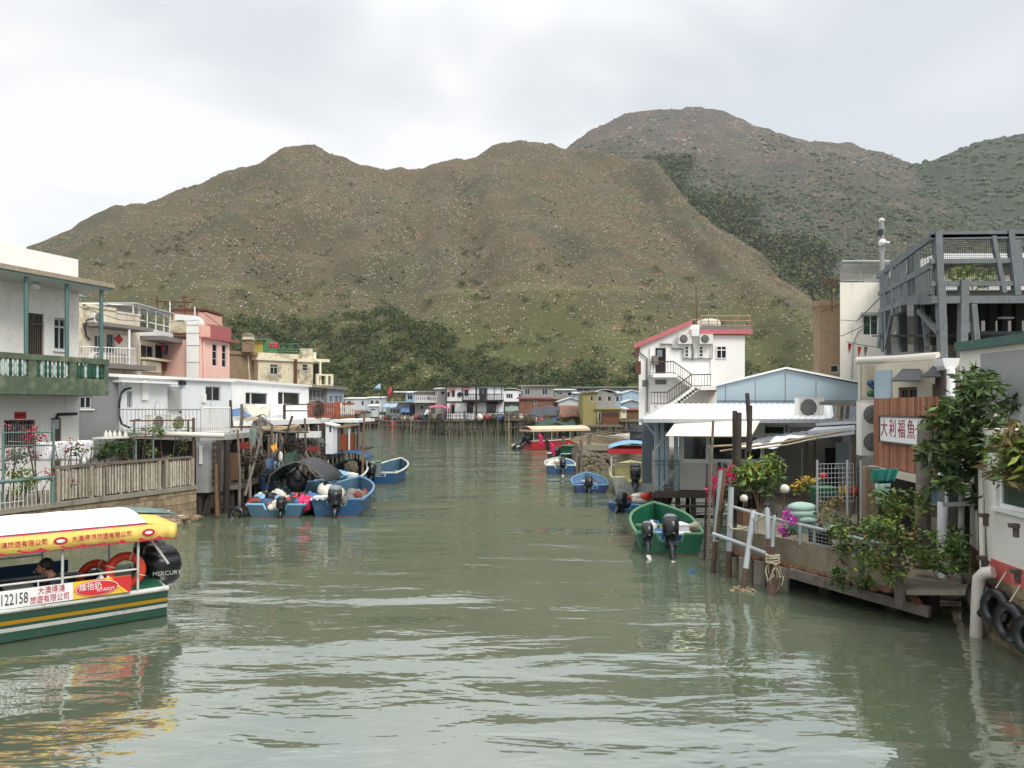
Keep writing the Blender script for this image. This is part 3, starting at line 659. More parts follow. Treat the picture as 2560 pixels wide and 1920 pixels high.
while k <= gb + .01: mb.bar(FS_.pt(k, -.35, 1.84), FS_.pt(k, -.35, 2.36), .018, .018, 'white_clean'); k += .17
mb.bar(FS_.pt(gb - .3, -.35, 1.84), FS_.pt(gb, -.35, 2.3), .018, .018, 'white_clean'); mb.build('frame', t)
# the balcony house
FB = Fr((-15.6, 17.0), (-13.08, 24.0)); FW = Fr(tuple(FB.pt(0, -1.25, 0))[:2], tuple(FB.pt(7.4, -1.25, 0))[:2])
M('render_white', (236, 234, 226), .9, .08, 5, bump=.7, bscale=14, dirt=(206, 200, 188), damt=.4, dscale=3); M('white_paint', (234, 234, 230), .7, .04, .8)
M('green_paint', (86, 100, 80), .85, .28, 4, dirt=(126, 128, 106), damt=.46, dscale=2); M('baluster_glaze', (20, 88, 72), .25, .25, 8); M('baluster_pale', (176, 196, 190), .4, .15)
M('teal_paint', (84, 116, 112), .5, .1); M('soffit', (200, 200, 192), .8, .06); M('eave_tile', (160, 146, 126), .9, .3, 9)
house = T('balcony_house', 'white house with a green balustrade balcony and teal posts', 'house', FW.pt(3, 0, 1.1))
L7 = 7.4; mb = MB()
door = FW.rect(60, 783, 110, 905); door = (door[0], door[1], 4.45, door[3]); win = FW.rect(136, 795, 168, 875)
FW.wall(mb, -6, FW.u(60), 4.3, 7.5, [], 'render_white'); FW.wall(mb, FW.u(60), L7, 4.3, 7.5, [door, win], 'render_white', .2)
gw = FW.rect(10, 1050, 88, 1118); gd = FW.rect(127, 1045, 154, 1150); gd = (gd[0], gd[1], 1.13, gd[3])
FW.wall(mb, -6, L7, 1.1, 4.3, [gw, gd], 'white', .2)
q0, q1, q2, q3 = FW.pt(-6, 0, 1.1), FW.pt(L7, 0, 1.1), FW.pt(L7, -7, 1.1), FW.pt(-6, -7, 1.1); up = V3((0, 0, 6.4))
mb.add([q1, q2, q2 + up, q1 + up, q3, q3 + up, q0, q0 + up], [(0, 1, 2, 3), (1, 4, 5, 2), (4, 6, 7, 5)], 'white'); mb.build('wall', house)
mb = MB(); FB.box(mb, -6, 7.5, 7.5, 7.58, -1.25, .1, 'soffit'); FB.box(mb, -6, 7.54, 7.582, 7.72, -1.25, .16, 'eave_tile'); FB.box(mb, -6, 7.5, 7.51, 7.575, .101, .125, 'teal_paint'); mb.build('canopy_roof', house)
mb = MB(); zt0 = 8.62; FB.box(mb, -6, FB.u(190, -1.5), 7.66, zt0, -1.7, -1.4, 'white_paint'); FB.box(mb, FB.u(190, -1.5) - .25, FB.u(190, -1.5), 7.66, zt0, -8, -1.7, 'white_paint'); mb.build('parapet', house)
mb = MB(); ue = FB.u(30, -4); FB.box(mb, ue - 3, ue, 7.66, 9.05, -7, -4, 'white'); FB.box(mb, ue - 3.2, ue + .28, 9.05, 9.2, -7.2, -3.7, 'white_paint'); mb.build('stair_tower', house)
mb = MB(); FB.box(mb, -6, L7, 7.48, 7.6, -8.3, -1.26, 'concrete'); mb.build('roof', house)
bal = MB(); FB.box(bal, -6, 7.44, 4.1, 4.34, -1.25, 0, 'green_paint'); b_ = bal.build('balcony', house)
mb = MB(); FB.box(mb, -6, 7.44, 4.34, 4.62, -.14, .0, 'green_paint'); FB.box(mb, -6, 7.44, 5.1, 5.27, -.16, .02, 'green_paint')
ops = [(-240, -170), (-150, -95), (-75, -12), (0, 72), (92, 175), (192, 262)]; ops = [(FB.u(a), FB.u(b)) for a, b in ops]; cur = -6
for a, b in ops + [(7.44, 7.44)]: FB.box(mb, cur, a, 4.62, 5.1, -.14, 0, 'green_paint'); cur = b
FB.box(mb, 7.3, 7.44, 4.34, 5.1, -1.25, -.15, 'green_paint'); mb.build('parapet', b_)
for a, b in ops[3:]:
    mb = MB(); n = max(5, int((b - a) / .13))
    for i in range(n):
        c = FB.pt(a + (b - a) * (i + .5) / n, -.07, 4.62); mb.lathe(c, [(.03, 0), (.05, .08), (.034, .2), (.05, .3), (.03, .42), (.045, .48)], 'baluster_pale' if (i + n) % 3 == 0 or (a < ops[3][0] + .1 and i % 2) else 'baluster_glaze', 7)
    mb.build('balustrade_rib', b_)
for px in (-190, -60, 70, 172, 258):
    u = FB.u(px); mb = MB(); mb.path([FB.pt(u, -.08, 5.27), FB.pt(u, -.08, 7.5)], .06, 'teal_paint', 8); mb.build('post', house)
w_ = FW.window(win, house, 'alu', 'glass', 2, 1, .12, .06, 0, transom=.72, sill='white_paint')
M('gate_metal', (84, 74, 66), .6, .25, 6); M('curtain', (150, 140, 122), .8, .3, 8)
d = MB(); FW.box(d, door[0] + .02, door[1] - .02, door[2], door[3], -.14, -.1, 'dark')
for i in range(9): c = door[0] + (door[1] - door[0]) * (i + .5) / 9; FW.box(d, c - .018, c + .018, door[2], door[3], -.09, -.05, 'gate_metal')
for q in (4.46, 4.9, 5.3, door[3] - .35, door[3] - .04): FW.box(d, door[0], door[1], q, q + .05, -.05, -.03, 'gate_metal')
FW.box(d, door[0], door[1], door[2], 4.88, -.048, -.028, 'gate_metal'); d.build('door', house)
mb = MB(); FW.box(mb, door[1] + .04, win[0] - .08, 4.35, 6.3, .0, .012, 'white_paint'); mb.build('plain_panel', house)
FW.window(gw, house, 'wood_brown', 'glass', 3, 1, .14, .06, 9, 'gate_metal'); d = MB(); FW.box(d, gd[0], gd[1], gd[2], gd[3], -.12, -.06, 'gate_metal'); FW.box(d, gd[0] + .05, gd[1] - .05, gd[3] - .35, gd[3] - .05, -.058, -.05, 'alu'); d.build('door', house)
mb = MB(); mb.path([FW.at(142, 1048, .06), FW.at(145, 1036, .06), FW.at(192, 1034, .06)], .05, 'black', 7); mb.build('drain_pipe', house)
mb = MB(); c = FB.pt(FB.u(88, -.7), -.7, 7.38); mb.ball(c, .15, .15, .12, 'white_clean'); mb.lathe(c + V3((0, 0, .08)), [(.09, 0), (.09, .05)], 'steel', 10); mb.build('ceiling_lamp', house)
M('red_sign', (182, 26, 34), .5, .1); M('sign_ink', (90, 14, 18), .6, .1)
pl = MB(); FW.pbox(pl, 36, 1030, 64, 1047, .002, .03, 'red_sign'); s_ = pl.build('red_plaque', None, 'red paper plaque above the ground floor window of the balcony house', 'sign', base=FW.at(50, 1038))
text_mesh('五福臨門', .085, FW.at(50, 1038.5, .034), FW.U, (0, 0, 1), 'sign_ink', 'lettering', s_)
# clutter of the terrace garden
GZ = 1.12
def GP(px, py, n): return FS_.at(px, py, n)
t = T('hung_sheet', 'white bed sheet hung out to dry in the terrace garden', 'sheet', GP(155, 1150, -.8))
a, b = GP(88, 1106, -.8), GP(234, 1100, -.8); c_, d_ = GP(235, 1152, -.8), GP(74, 1152, -.8)
mb = MB(); mb.sheet(wavy(a, b, c_, d_, 22, 6, .035, 16, 1, FS_.N), M('cloth_white', (236, 236, 238), .9, .03, 2), .012); mb.build('cloth', t)
mb = MB(); mb.path([GP(20, 1103, -.8), a, b, GP(330, 1094, -.8)], .008, 'rope', 5); mb.build('line', t)
t = T('garden_trellis', 'green pipe trellis with wire mesh around the terrace garden', 'trellis', GP(134, 1200, -.15))
for px, y0 in ((8, 1078), (134, 1062)):
    mb = MB(); mb.path([FS_.pt(FS_.u(px, -.15), -.15, GZ), GP(px, y0, -.15)], .035, 'pipe_green', 7); mb.build('post', t)
mb = MB()
for q in (1082, 1115): mb.path([GP(8, q, -.15), GP(134, q - 2, -.15)], .02, 'pipe_green', 6)
mb.build('cross_bar', t)
mb = MB()
for i in range(22): px = 10 + 124 * i / 21; mb.path([GP(px, 1060, -.15), GP(px, 1155, -.15)], .004, 'steel', 4)
mb.build('mesh', t)
t = T('pergola_frame', 'rusty pipe frame with green netting over the potted plants', 'pergola', GP(440, 1150, -.5))
for px, y0, n in ((383, 1085, -.1), (484, 1045, -.05), (335, 1050, -1.2), (470, 1050, -1.4)):
    mb = MB(); mb.path([FS_.pt(FS_.u(px, n), n, GZ), GP(px, y0, n)], .03 if n < -.06 else .045, 'pipe_green' if px < 480 and px != 470 else 'bark', 7); mb.build('post', t)
mb = MB()
for q in (1052, 1092): mb.path([GP(325, q, -.2), GP(486, q - 2, -.1)], .022, 'rust', 6)
mb.path([GP(325, 1052, -.2), GP(350, 1048, -1.4)], .02, 'rust', 6); mb.build('cross_bar', t)
mb = MB()
for i in range(16): px = 335 + 145 * i / 15; mb.path([GP(px, 1070, -.1), GP(px + 3, 1066, -1.4)], .012, 'pipe_green', 4)
for i in range(6): mb.path([GP(333, 1071, -.2 - .22 * i), GP(480, 1069, -.2 - .22 * i)], .014, 'pipe_green', 4)
mb.build('mesh', t)
t = T('plant_shelf', 'thin white shelf of bottles and cups above the potted plants', 'shelf', GP(295, 1098, -.9))
mb = MB(); mb.par(GP(255, 1098, -.6), FS_.U * 2.2, -FS_.N * .4, (0, 0, .05), 'white'); mb.build('board', t)
for px in (262, 340): mb = MB(); mb.path([FS_.pt(FS_.u(px, -.7), -.7, GZ), GP(px, 1098, -.7)], .025, 'steel', 6); mb.build('leg', t)
for i, px in enumerate((265, 275, 287, 299, 314)):
    mb = MB(); c = GP(px, 1096, -.75); mb.lathe(c, [(.055, 0), (.06, .1), (.05, .17), (.022, .2), (.022, .24)], 'petal_white', 9); mb.build('jug', None, ['squat cream jug at the near end of the white shelf', 'second cream jug along the white shelf', 'cream jug in the middle of the white shelf', 'fourth cream jug along the white shelf', 'cream jug at the far end of the white shelf'][i], 'jug', 'cream jugs on the plant shelf', base=c)
def garden_plant(label, px, py, n, w_, h_, per, leaf, mats, seed, pot=None, flowers=None, nclump=5, sparse=.5, name='potted_plant', stems=3, droop=.3):
    b = FS_.pt(FS_.u(px, n), n, GZ); top = GP(px, py, n); rs = random.Random(seed); cl, st = [], []
    pz = (pot[2] if pot else 0)
    for i in range(nclump):
        c = V3((b.x + rs.uniform(-w_, w_), b.y + rs.uniform(-w_, w_) * .6, b.z + pz + (top.z - b.z - pz) * rs.uniform(.35, .98))); cl.append((*c, w_ * sparse, w_ * sparse * .8, w_ * sparse * .8))
        if i < stems: st.append(([b + V3((0, 0, pz)), b.lerp(c, .5) + V3((rs.uniform(-.06, .06), 0, .08)), c], .022))
    fl = None
    if flowers: fl = ([(*[q + rs.uniform(-.12, .12) for q in k[:3]], k[3] * .9, k[4] * .9, k[5] * .9) for k in cl], flowers[0], flowers[1], flowers[2])
    return plant(name, label, 'plant', b, cl, per, leaf, mats, seed, st, pot, None, droop, 2.2, fl)
LD, LM, LL, LI, LR = 'leaf_dark', 'leaf_mid', 'leaf_light', 'leaf_lime', 'leaf_dry'
garden_plant('tall bougainvillea with dark red flowers climbing the green trellis', 95, 1072, -.25, .42, 0, 26, .07, [LD, 'leaf_wine', LM], 21, None, (24, .075, ['petal_red']), 9, .45, 'flowering_plant', 6)
garden_plant('straggling bougainvillea with red flowers behind the plank fence post', 160, 1100, -.35, .4, 0, 18, .06, [LD, 'leaf_wine'], 22, None, (8, .06, ['petal_red']), 8, .45, 'flowering_plant', 6)
garden_plant('red flowering climber at the edge of the window of the balcony house', 12, 1060, -.5, .5, 0, 22, .07, [LD, LM], 23, None, (16, .07, ['petal_red', 'petal_pink']), 7, .5, 'flowering_plant', 4)
garden_plant('bright lime green bush behind the pipe railing', 48, 1168, -.3, .3, 0, 90, .08, [LI, LL], 24, None, None, 6, .55, 'bush', 2)
garden_plant('dark green bush between the trellis posts', 35, 1120, -.9, .4, 0, 80, .09, [LD, LM], 25, None, None, 6, .6, 'bush', 2)
garden_plant('slender potted sapling in front of the white sheet', 186, 1104, -.3, .13, 0, 26, .1, [LM, LL], 26, ('round', .14, .3, 'pot_green'), None, 5, .8, 'potted_plant', 3)
garden_plant('thin potted plant at the edge of the white sheet', 222, 1112, -.3, .2, 0, 22, .08, [LM, LL], 27, ('box', .25, .3, 'pot_green'), None, 5, .6)
garden_plant('round leafy shrub in the red trough behind the fence', 300, 1100, -.35, .38, 0, 120, .09, [LD, LM, LM], 28, ('box', .42, .95, 'terracotta'), None, 8, .55, 'potted_plant', 2)
garden_plant('low green shrub in the pink pot behind the fence', 262, 1122, -.4, .22, 0, 90, .08, [LM, LD], 29, ('box', .2, .92, 'pot_pink'), None, 5, .7)
garden_plant('tall sparse tree with dry leaves beside the pergola', 345, 1068, -.5, .55, 0, 34, .09, [LR, LL, LM], 30, None, None, 10, .42, 'young_tree', 8)
garden_plant('hanging basket plant with purple flowers under the pergola', 405, 1108, -.6, .2, 0, 40, .08, [LM, LD], 31, None, (18, .05, ['petal_magenta']), 5, .6)
garden_plant('creeper with fresh leaves lying over the pergola netting', 418, 1052, -.5, .45, 0, 60, .1, [LI, LL, LM], 32, None, None, 5, .4, 'creeper', 4)
garden_plant('green shrub in the corner under the pergola', 450, 1105, -.5, .3, 0, 50, .09, [LD, LR], 33, ('box', .4, .9, 'terracotta'), None, 5, .6)
mb = MB(); c = FS_.pt(FS_.u(210, -.07), -.07, 2.12); mb.lathe(c, [(.05, 0), (.055, .12), (.02, .19), (.02, .25), (.028, .26)], 'white_clean', 10); mb.build('bottle', None, 'white plastic bottle standing on the rail of the plank fence', 'bottle', base=c)
# ---------------------------------------------------------------- grey house with the long balcony
M('grey_wall', (132, 134, 134), .85, .08, 1, dirt=(110, 112, 112), damt=.3); M('pale_wall', (214, 216, 218), .75, .05, 1, dirt=(152, 148, 136), damt=.33, streak=True)
FG = Fr((xat(190, 28.6), 28.6), (xat(578, 36.3), 36.3)); house = T('grey_house', 'single storey house, dark grey one end and white the other, with a long balcony', 'house', FG.pt(5, 0, 2.7))
zt0 = 4.97; uc = FG.u(297); win1 = FG.rect(200, 990, 231, 1022); win2 = FG.rect(520 - 6, 966, 552, 1003); dr = FG.rect(418, 968, 455, 1060); dr = (dr[0], dr[1], 2.72, dr[3]); nw = FG.rect(318, 978, 331, 1020)
mb = MB(); FG.wall(mb, 0, uc, 1.1, zt0, [win1], 'grey_wall', .15); FG.wall(mb, uc, FG.len, 2.7, zt0, [win2, dr, nw], 'pale_wall', .15)
FG.wall(mb, uc, FG.len, .9, 2.5, [], 'grey_wall'); q = [FG.pt(0, 0, 1.1), FG.pt(0, -5, 1.1), FG.pt(FG.len, 0, 1.1), FG.pt(FG.len, -5, 1.1)]; up = V3((0, 0, zt0 - 1.1))
mb.add(q + [p + up for p in q], [(0, 4, 5, 1), (2, 3, 7, 6)], 'pale_wall'); mb.build('wall', house)
mb = MB(); FG.box(mb, -.2, FG.len + .1, zt0, zt0 + .12, -5.2, .18, 'white'); FG.box(mb, uc - .3, uc + 2.6, zt0 - .22, zt0 - .14, .0, .5, 'white'); mb.build('roof', house)
FG.window(win1, house, 'alu', 'glass', 2, 1, .1, .06, 0, sill='white'); FG.window(win2, house, 'alu', 'glass', 2, 1, .1, .05); FG.window(nw, house, 'alu', 'glass', 2, 1, .1, .05)
d = MB(); FG.box(d, dr[0], dr[1], dr[2], dr[3], -.1, -.05, 'alu'); FG.box(d, dr[0] + .1, dr[1] - .1, dr[2] + .85, dr[3] - .1, -.048, -.03, 'ac_grey'); do = d.build('door', house); mb = MB(); FG.box(mb, dr[1] - .1, dr[1] - .06, dr[2] + .75, dr[2] + .85, -.05, .02, 'black'); mb.build('handle', do)
mb = MB(); FG.pbox(mb, 446, 953, 460, 962, .0, .14, 'black'); mb.build('wall_lamp', house)
for px, py in ((362, 955), (308, 958)): mb = MB(); c = FG.at(px, py, .2); mb.ball(c, .07, .1, .07, 'white_clean', 8, 6); mb.par(c - FG.N * .2, FG.U * .03, FG.N * .2, (0, 0, .03), 'white_clean'); mb.build('security_camera', house)
for r in ((352, 958, 367, 1000), (504, 985, 512, 1006)): mb = MB(); FG.pbox(mb, *r, 0, .1, 'white'); mb.build('meter_box', house)
mb = MB(); mb.path([FG.at(327, 970, .1), FG.at(312, 974, .1), FG.at(302, 985, .12), FG.at(298, 1010, .12), FG.at(298, 1040, .12), FG.at(304, 1060, .2), FG.at(325, 1070, .3)], .045, 'black', 7); mb.build('cable_duct', house)
# balcony deck of the grey house with its stilts
dk = [tuple(FG.pt(FG.u(292), 0.01, 0))[:2], tuple(FG.pt(FG.len, 0.01, 0))[:2], (xat(636, 36), 36.0), (xat(640, 29), 29.0), (xat(578, 26.2), 26.2), (xat(500, 25.0), 25.0), (xat(330, 27.2), 27.2)]
M('deck_edge', (156, 154, 148), .85, .15, 3, dirt=(96, 90, 80), damt=.35)
pp = [(xat(p, y), y) for p, y in ((500, 25.2), (522, 25.4), (545, 25.8), (568, 26.1), (592, 27.4), (618, 28.5), (545, 30), (590, 32), (630, 33.5))]
platform('balcony_deck', 'grey balcony deck of the grey house carried on timber stilts', dk, 2.78, .2, 'deck_edge', pp, 'wood_dark', .1, -.9, [((xat(505, 25.2), 25.2, -.2), (xat(530, 25.4), 25.4, 1.4)), ((xat(560, 26), 26, -.5), (xat(520, 25.3), 25.3, 1.6))])
t = T('balcony_railing', 'thin grey railing along the balcony of the grey house', 'railing', (xat(400, 27), 27, 2.8))
mb = MB(); rail_mesh(mb, [(xat(297, 27.6), 27.6, 2.79), (xat(338, 27.3), 27.3, 2.79), (xat(502, 25.3), 25.3, 2.79)], .86, .21, .02, .01, 'ac_grey'); mb.build('grille', t)
t = T('white_railing', 'close set white railing at the corner of the grey balcony', 'railing', (xat(540, 25.7), 25.7, 2.8))
mb = MB(); rail_mesh(mb, [(xat(506, 25.25), 25.25, 2.79), (xat(575, 26.4), 26.4, 2.79), (xat(579, 30), 30, 2.79)], .92, .1, .025, .018, 'white'); mb.build('grille', t)
for px, y in ((386, 28.6), (436, 28.0)):
    aircon('white air conditioner on the grey balcony, %s' % ('below the door' if px > 400 else 'nearer the dark grey wall'), (xat(px, y), y, 2.82), FG.U, FG.N, .9, .58, .32, 1, 'air conditioners on the grey balcony', 'ac_white')
t = T('wash_basin', 'small brown outdoor sink on the grey balcony with a hooked tap', 'sink', (xat(400, 29), 29, 2.8))
mb = MB(); c = V3((xat(400, 29), 29, 3.35)); mb.box(c.x - .22, c.y - .15, c.z, c.x + .22, c.y + .15, c.z + .1, 'rust'); mb.build('basin', t); mb = MB(); mb.path([c, (c.x, c.y, 2.8)], .04, 'steel'); mb.build('leg', t)
mb = MB(); mb.path([c + V3((-.2, 0, .1)), c + V3((-.2, 0, .5)), c + V3((-.12, 0, .6)), c + V3((-.02, 0, .58)), c + V3((.0, 0, .5))], .018, 'steel', 6); mb.build('tap', t)
# shed under the deck
M('sheet_grey', (150, 152, 152), .6, .1, 2, dirt=(110, 108, 104), damt=.3)
t = T('grey_sheet_shed', 'narrow shed clad in light grey sheet metal at the end of the sea wall', 'shed', (xat(505, 25), 25, .9))
mb = MB(); x0, x1 = xat(490, 25), xat(521, 25); mb.box(x0, 25, zat(1232, 25), x1, 27, 2.57, 'sheet_grey'); mb.build('wall', t)
mb = MB(); mb.box(xat(496, 24.9), 24.95, zat(1160, 25), xat(506, 25), 25, zat(1115, 25), 'white_clean'); mb.build('window_frame', t)
t = T('folding_gate', 'dark folding metal gate beside the grey sheet shed', 'gate', (xat(537, 25.3), 25.3, .9))
mb = MB(); x0, x1 = xat(521, 25.3), xat(553, 25.3); z0, z1 = zat(1218, 25.3), 2.57
for i in range(9): x = x0 + (x1 - x0) * i / 8; mb.box(x - .012, 25.28, z0, x + .012, 25.32, z1, 'gate_metal')
for i in range(8):
    for k in range(7): zz = z0 + (z1 - z0) * k / 7; xa, xb = x0 + (x1 - x0) * i / 8, x0 + (x1 - x0) * (i + 1) / 8; mb.bar((xa, 25.3, zz), (xb, 25.3, zz + (z1 - z0) / 7), .012, .012, 'gate_metal', (0, 1, 0)); mb.bar((xb, 25.3, zz), (xa, 25.3, zz + (z1 - z0) / 7), .012, .012, 'gate_metal', (0, 1, 0))
mb.build('lattice', t)
mb = MB(); mb.path([GP(412, 1084, -.4), (xat(562, 25), 24.9, zat(1089, 25))], .085, M('pvc', (214, 208, 196), .5, .08, 3, dirt=(150, 120, 84), damt=.2), 10); mb.build('drain_pipe', None, 'thick cream drain pipe running level below the balcony deck', 'pipe', base=(xat(490, 25), 25, zat(1087, 25)))
# ---------------------------------------------------------------- west bank: the row of houses behind
def slab_house(name, label, cat, A, B, z0, z1, deep, wm, wins=(), roof=('concrete', .12, .1), holes=(), base=None):
    """block house on a frame; wins: (px rect, cols, rows, transom, bars, frame, sill)"""
    f = Fr(A, B); t = T(name, label, cat, base or f.pt(f.len / 2, 0, max(z0, 0)))
    hs = [f.rect(*w[0]) for w in wins]
    mb = MB(); f.wall(mb, 0, f.len, z0, z1, hs + list(holes), wm, .15, deep, False); mb.build('wall', t)
    if roof: mb = MB(); f.box(mb, -roof[2], f.len + roof[2], z1, z1 + roof[1], -deep - roof[2], roof[2], roof[0]); mb.build('roof', t)
    for h, w in zip(hs, wins):
        w = tuple(w) + (2, 1, None, 0, 'alu', None)[len(w) - 1:]
        f.window(h, t, w[5], 'glass', w[1], w[2], .1, .05, w[4], 'gate_metal', w[6], transom=w[3])
    return f, t
def AB(px0, y0, px1, y1): return (xat(px0, y0), y0), (xat(px1, y1), y1)
def lbox(f, t, name, rect, n0, n1, m, label=None):
    mb = MB(); f.pbox(mb, *rect, n0, n1, m); return mb.build(name, t, label)
M('stained', (206, 196, 178), .9, .12, 2, dirt=(120, 104, 88), damt=.42, streak=True, dscale=1.4); M('mould', (214, 204, 176), .95, .15, 2, dirt=(74, 68, 58), damt=.52, dscale=.9)
M('cream_wall', (222, 214, 190), .85, .08, 1, dirt=(160, 146, 120), damt=.25, streak=True); M('pink_wall', (230, 188, 176), .8, .06, 1.5, dirt=(190, 140, 128), damt=.2); M('pink_deep', (158, 90, 92), .7, .1, 2); M('salmon', (220, 172, 154), .8, .08, 2)
M('brown_render', (142, 122, 98), .95, .18, 2, dirt=(84, 70, 58), damt=.35, streak=True); M('shade_grey', (120, 116, 110), .8, .12, 3); M('flyer', (232, 226, 214), .7, .05)
# stained two storey house
f, t = slab_house('stained_house', 'two storey house with stained cream walls and a railed upper balcony', 'house', *AB(196, 42, 350, 46), 1.1, 9.4, 7, 'stained', [((236, 838, 256, 882), 2), ((266, 834, 285, 882), 1)], ('stained', .12, .05))
lbox(f, t, 'door', (288, 838, 316, 885), 0, .06, 'flyer'); mb = MB(); c = f.at(297, 848, .075)
mb.prism([c + f.U * .32 * q[0] + V3((0, 0, .32 * q[1])) for q in ((-1, 0), (0, -1), (1, 0), (0, 1))], f.N * .012, 'red_sign'); mb.build('red_charm', t)
lbox(f, t, 'canopy_slab', (206, 815, 334, 824), 0, 1.6, 'shade_grey'); lbox(f, t, 'balcony', (200, 912, 338, 924), 0, 1.7, 'shade_grey')
mb = MB(); rail_mesh(mb, [f.at(200, 912, 1.6), f.at(337, 914, 1.6)], 1.0, .2, .03, .016, 'white', (.5,)); mb.build('railing_grille', t)
mb = MB(); mb.path([f.at(323, 912, 1.5), f.at(323, 824, 1.5)], .07, 'white', 7); mb.build('post', t)
mb = MB(); mb.path([f.at(234, 796, .4), f.at(217, 800, .4), f.at(212, 818, .3), f.at(216, 840, .15), f.at(225, 850, .1)], .05, 'black', 6); mb.build('cable', t)
mb = MB(); f.pbox(mb, 196, 757, 204, 900, 0, .06, 'mould'); f.pbox(mb, 213, 765, 290, 812, .0, .05, 'mould'); mb.build('weathered_panel', t)
aircon('air conditioner under the parapet of the stained cream house', f.at(240, 809, .05), f.U, f.N, .85, .58, .32, 1, None, 'ac_white'); aircon('air conditioner behind the upper balcony railing of the stained house', f.at(238, 911, .4), f.U, f.N, .9, .65, .32)
t = T('roof_lamp', 'pale blue dish lamp on a pole above the stained house roof', 'lamp', P(201, 757, 43)); mb = MB(); mb.path([P(201, 757, 43), P(201, 735, 43)], .04, 'steel'); mb.build('pole', t); mb = MB(); mb.lathe(P(203, 744, 43), [(.42, 0), (.3, .08), (.06, .14)], 'pipe_green', 12); mb.build('lamp_shade', t)
# cream house with a glazed roof terrace
f, t = slab_house('terrace_house', 'cream house with a glazed roof terrace, an awning and a brown slatted panel', 'house', *AB(336, 46, 428, 51), 1.1, zat(820, 46), 7, 'cream_wall', [((352, 863, 384, 900), 2), ((388, 863, 424, 898), 1)], ('white', .1, .1))
M('glass_pale', (120, 130, 134), .08, .2, .6); za, zb_ = zat(816, 46), zat(762, 46)
mb = MB(); 
for px in (337, 352, 372, 393, 413, 427): mb.path([f.pt(f.u(px), -.1, za), f.pt(f.u(px), -.1, zb_)], .05, 'white', 4)
for zz in (za + .05, za + .5, zb_): mb.bar(f.pt(0, -.1, zz), f.pt(f.len, -.1, zz), .07, .07, 'white')
mb.bar(f.pt(0, -.1, zb_), f.pt(-1.2, -6, zb_), .07, .07, 'white'); mb.bar(f.pt(f.len, -.1, zb_), f.pt(f.len, -6, zb_), .07, .07, 'white'); te = mb.build('terrace_frame', t)
mb = MB(); f.box(mb, -.2, f.len + .2, zb_ + .05, zb_ + .13, -6.2, .2, 'alu'); mb.build('terrace_roof', t)
mb = MB(); f.box(mb, .1, f.len - .1, za + .1, zb_ - .1, -5.5, -5.4, 'shade_grey'); mb.build('terrace_partition', t)
lbox(f, t, 'plain_band', (337, 824, 428, 846), .0, .12, 'white'); lbox(f, t, 'awning', (350, 850, 462, 860), .0, 1.5, 'shade_grey')
lbox(f, t, 'slatted_panel', (395, 905, 450, 928), .1, .3, 'rust'); lbox(f, t, 'plain_panel', (351, 905, 393, 930), .1, .28, 'cream_wall'); lbox(f, t, 'window_ledge', (350, 900, 456, 905), .0, .6, 'cream_wall')
mb = MB()
for k, m_ in enumerate(('petal_red', 'cloth_blue' if 'cloth_blue' in MATS else M('cloth_blue', (60, 84, 140), .9, .2), 'leaf_wine', 'petal_pink', 'cloth_blue')): f.pbox(mb, 390 + k * 6, 864, 395 + k * 6, 880 + (k * 7) % 9, .35, .4, m_)
mb.build('hung_laundry', None, 'red and blue washing hanging under the awning of the cream house', 'laundry', base=f.at(403, 870, .4))
t = T('air_duct', 'big white square ventilation duct bending down beside the pink house', 'duct', P(485, 945, 50)); mb = MB(); Y = 49.0
mb.box(xat(466, Y), Y, zat(950, Y), xat(497, Y), Y + .9, zat(806, Y), 'white'); mb.build('shaft', t); mb = MB()
pr = [(xat(466, Y), zat(806, Y)), (xat(497, Y), zat(806, Y)), (xat(495, Y), zat(797, Y)), (xat(484, Y), zat(789, Y)), (xat(437, Y), zat(785, Y)), (xat(437, Y), zat(800, Y)), (xat(458, Y), zat(800, Y))]
mb.prism([(x, Y, z) for x, z in pr], (0, .9, 0), 'white'); mb.build('elbow', t)
mb = MB()
for py in (812, 832, 863, 905): mb.box(xat(465, Y), Y - .02, zat(py + 1.5, Y), xat(498, Y), Y, zat(py, Y), 'ac_grey')
mb.build('seam', t)
slab_house('pale_house', 'narrow pale house behind the big ventilation duct', 'house', *AB(424, 53, 476, 55), 1.1, zat(826, 53), 6, 'pale_wall', [((432, 868, 440, 900), 1), ((456, 868, 466, 898), 1)])
mb = MB(); mb.box(xat(424, 52.8), 52.8, zat(832, 52.8), xat(468, 52.8), 56, zat(800, 52.8), 'mould'); mb.build('roof_shed', None, 'low stained shed on the roof behind the ventilation duct', 'shed', base=P(446, 832, 52.8))
t = T('roof_pipes', 'rusty pipe scaffold and aerials standing on the roof behind the terrace house', 'scaffold', P(450, 800, 52)); mb = MB()
for a, b in (((385, 752), (482, 756)), ((393, 740), (393, 790)), ((460, 738), (462, 800)), ((425, 752), (425, 826)), ((487, 766), (487, 800)), ((455, 744), (470, 742))): mb.path([P(*a, 52), P(*b, 52)], .05, 'rust' if a[0] not in (425, 487) else 'white', 5)
mb.build('frame', t)
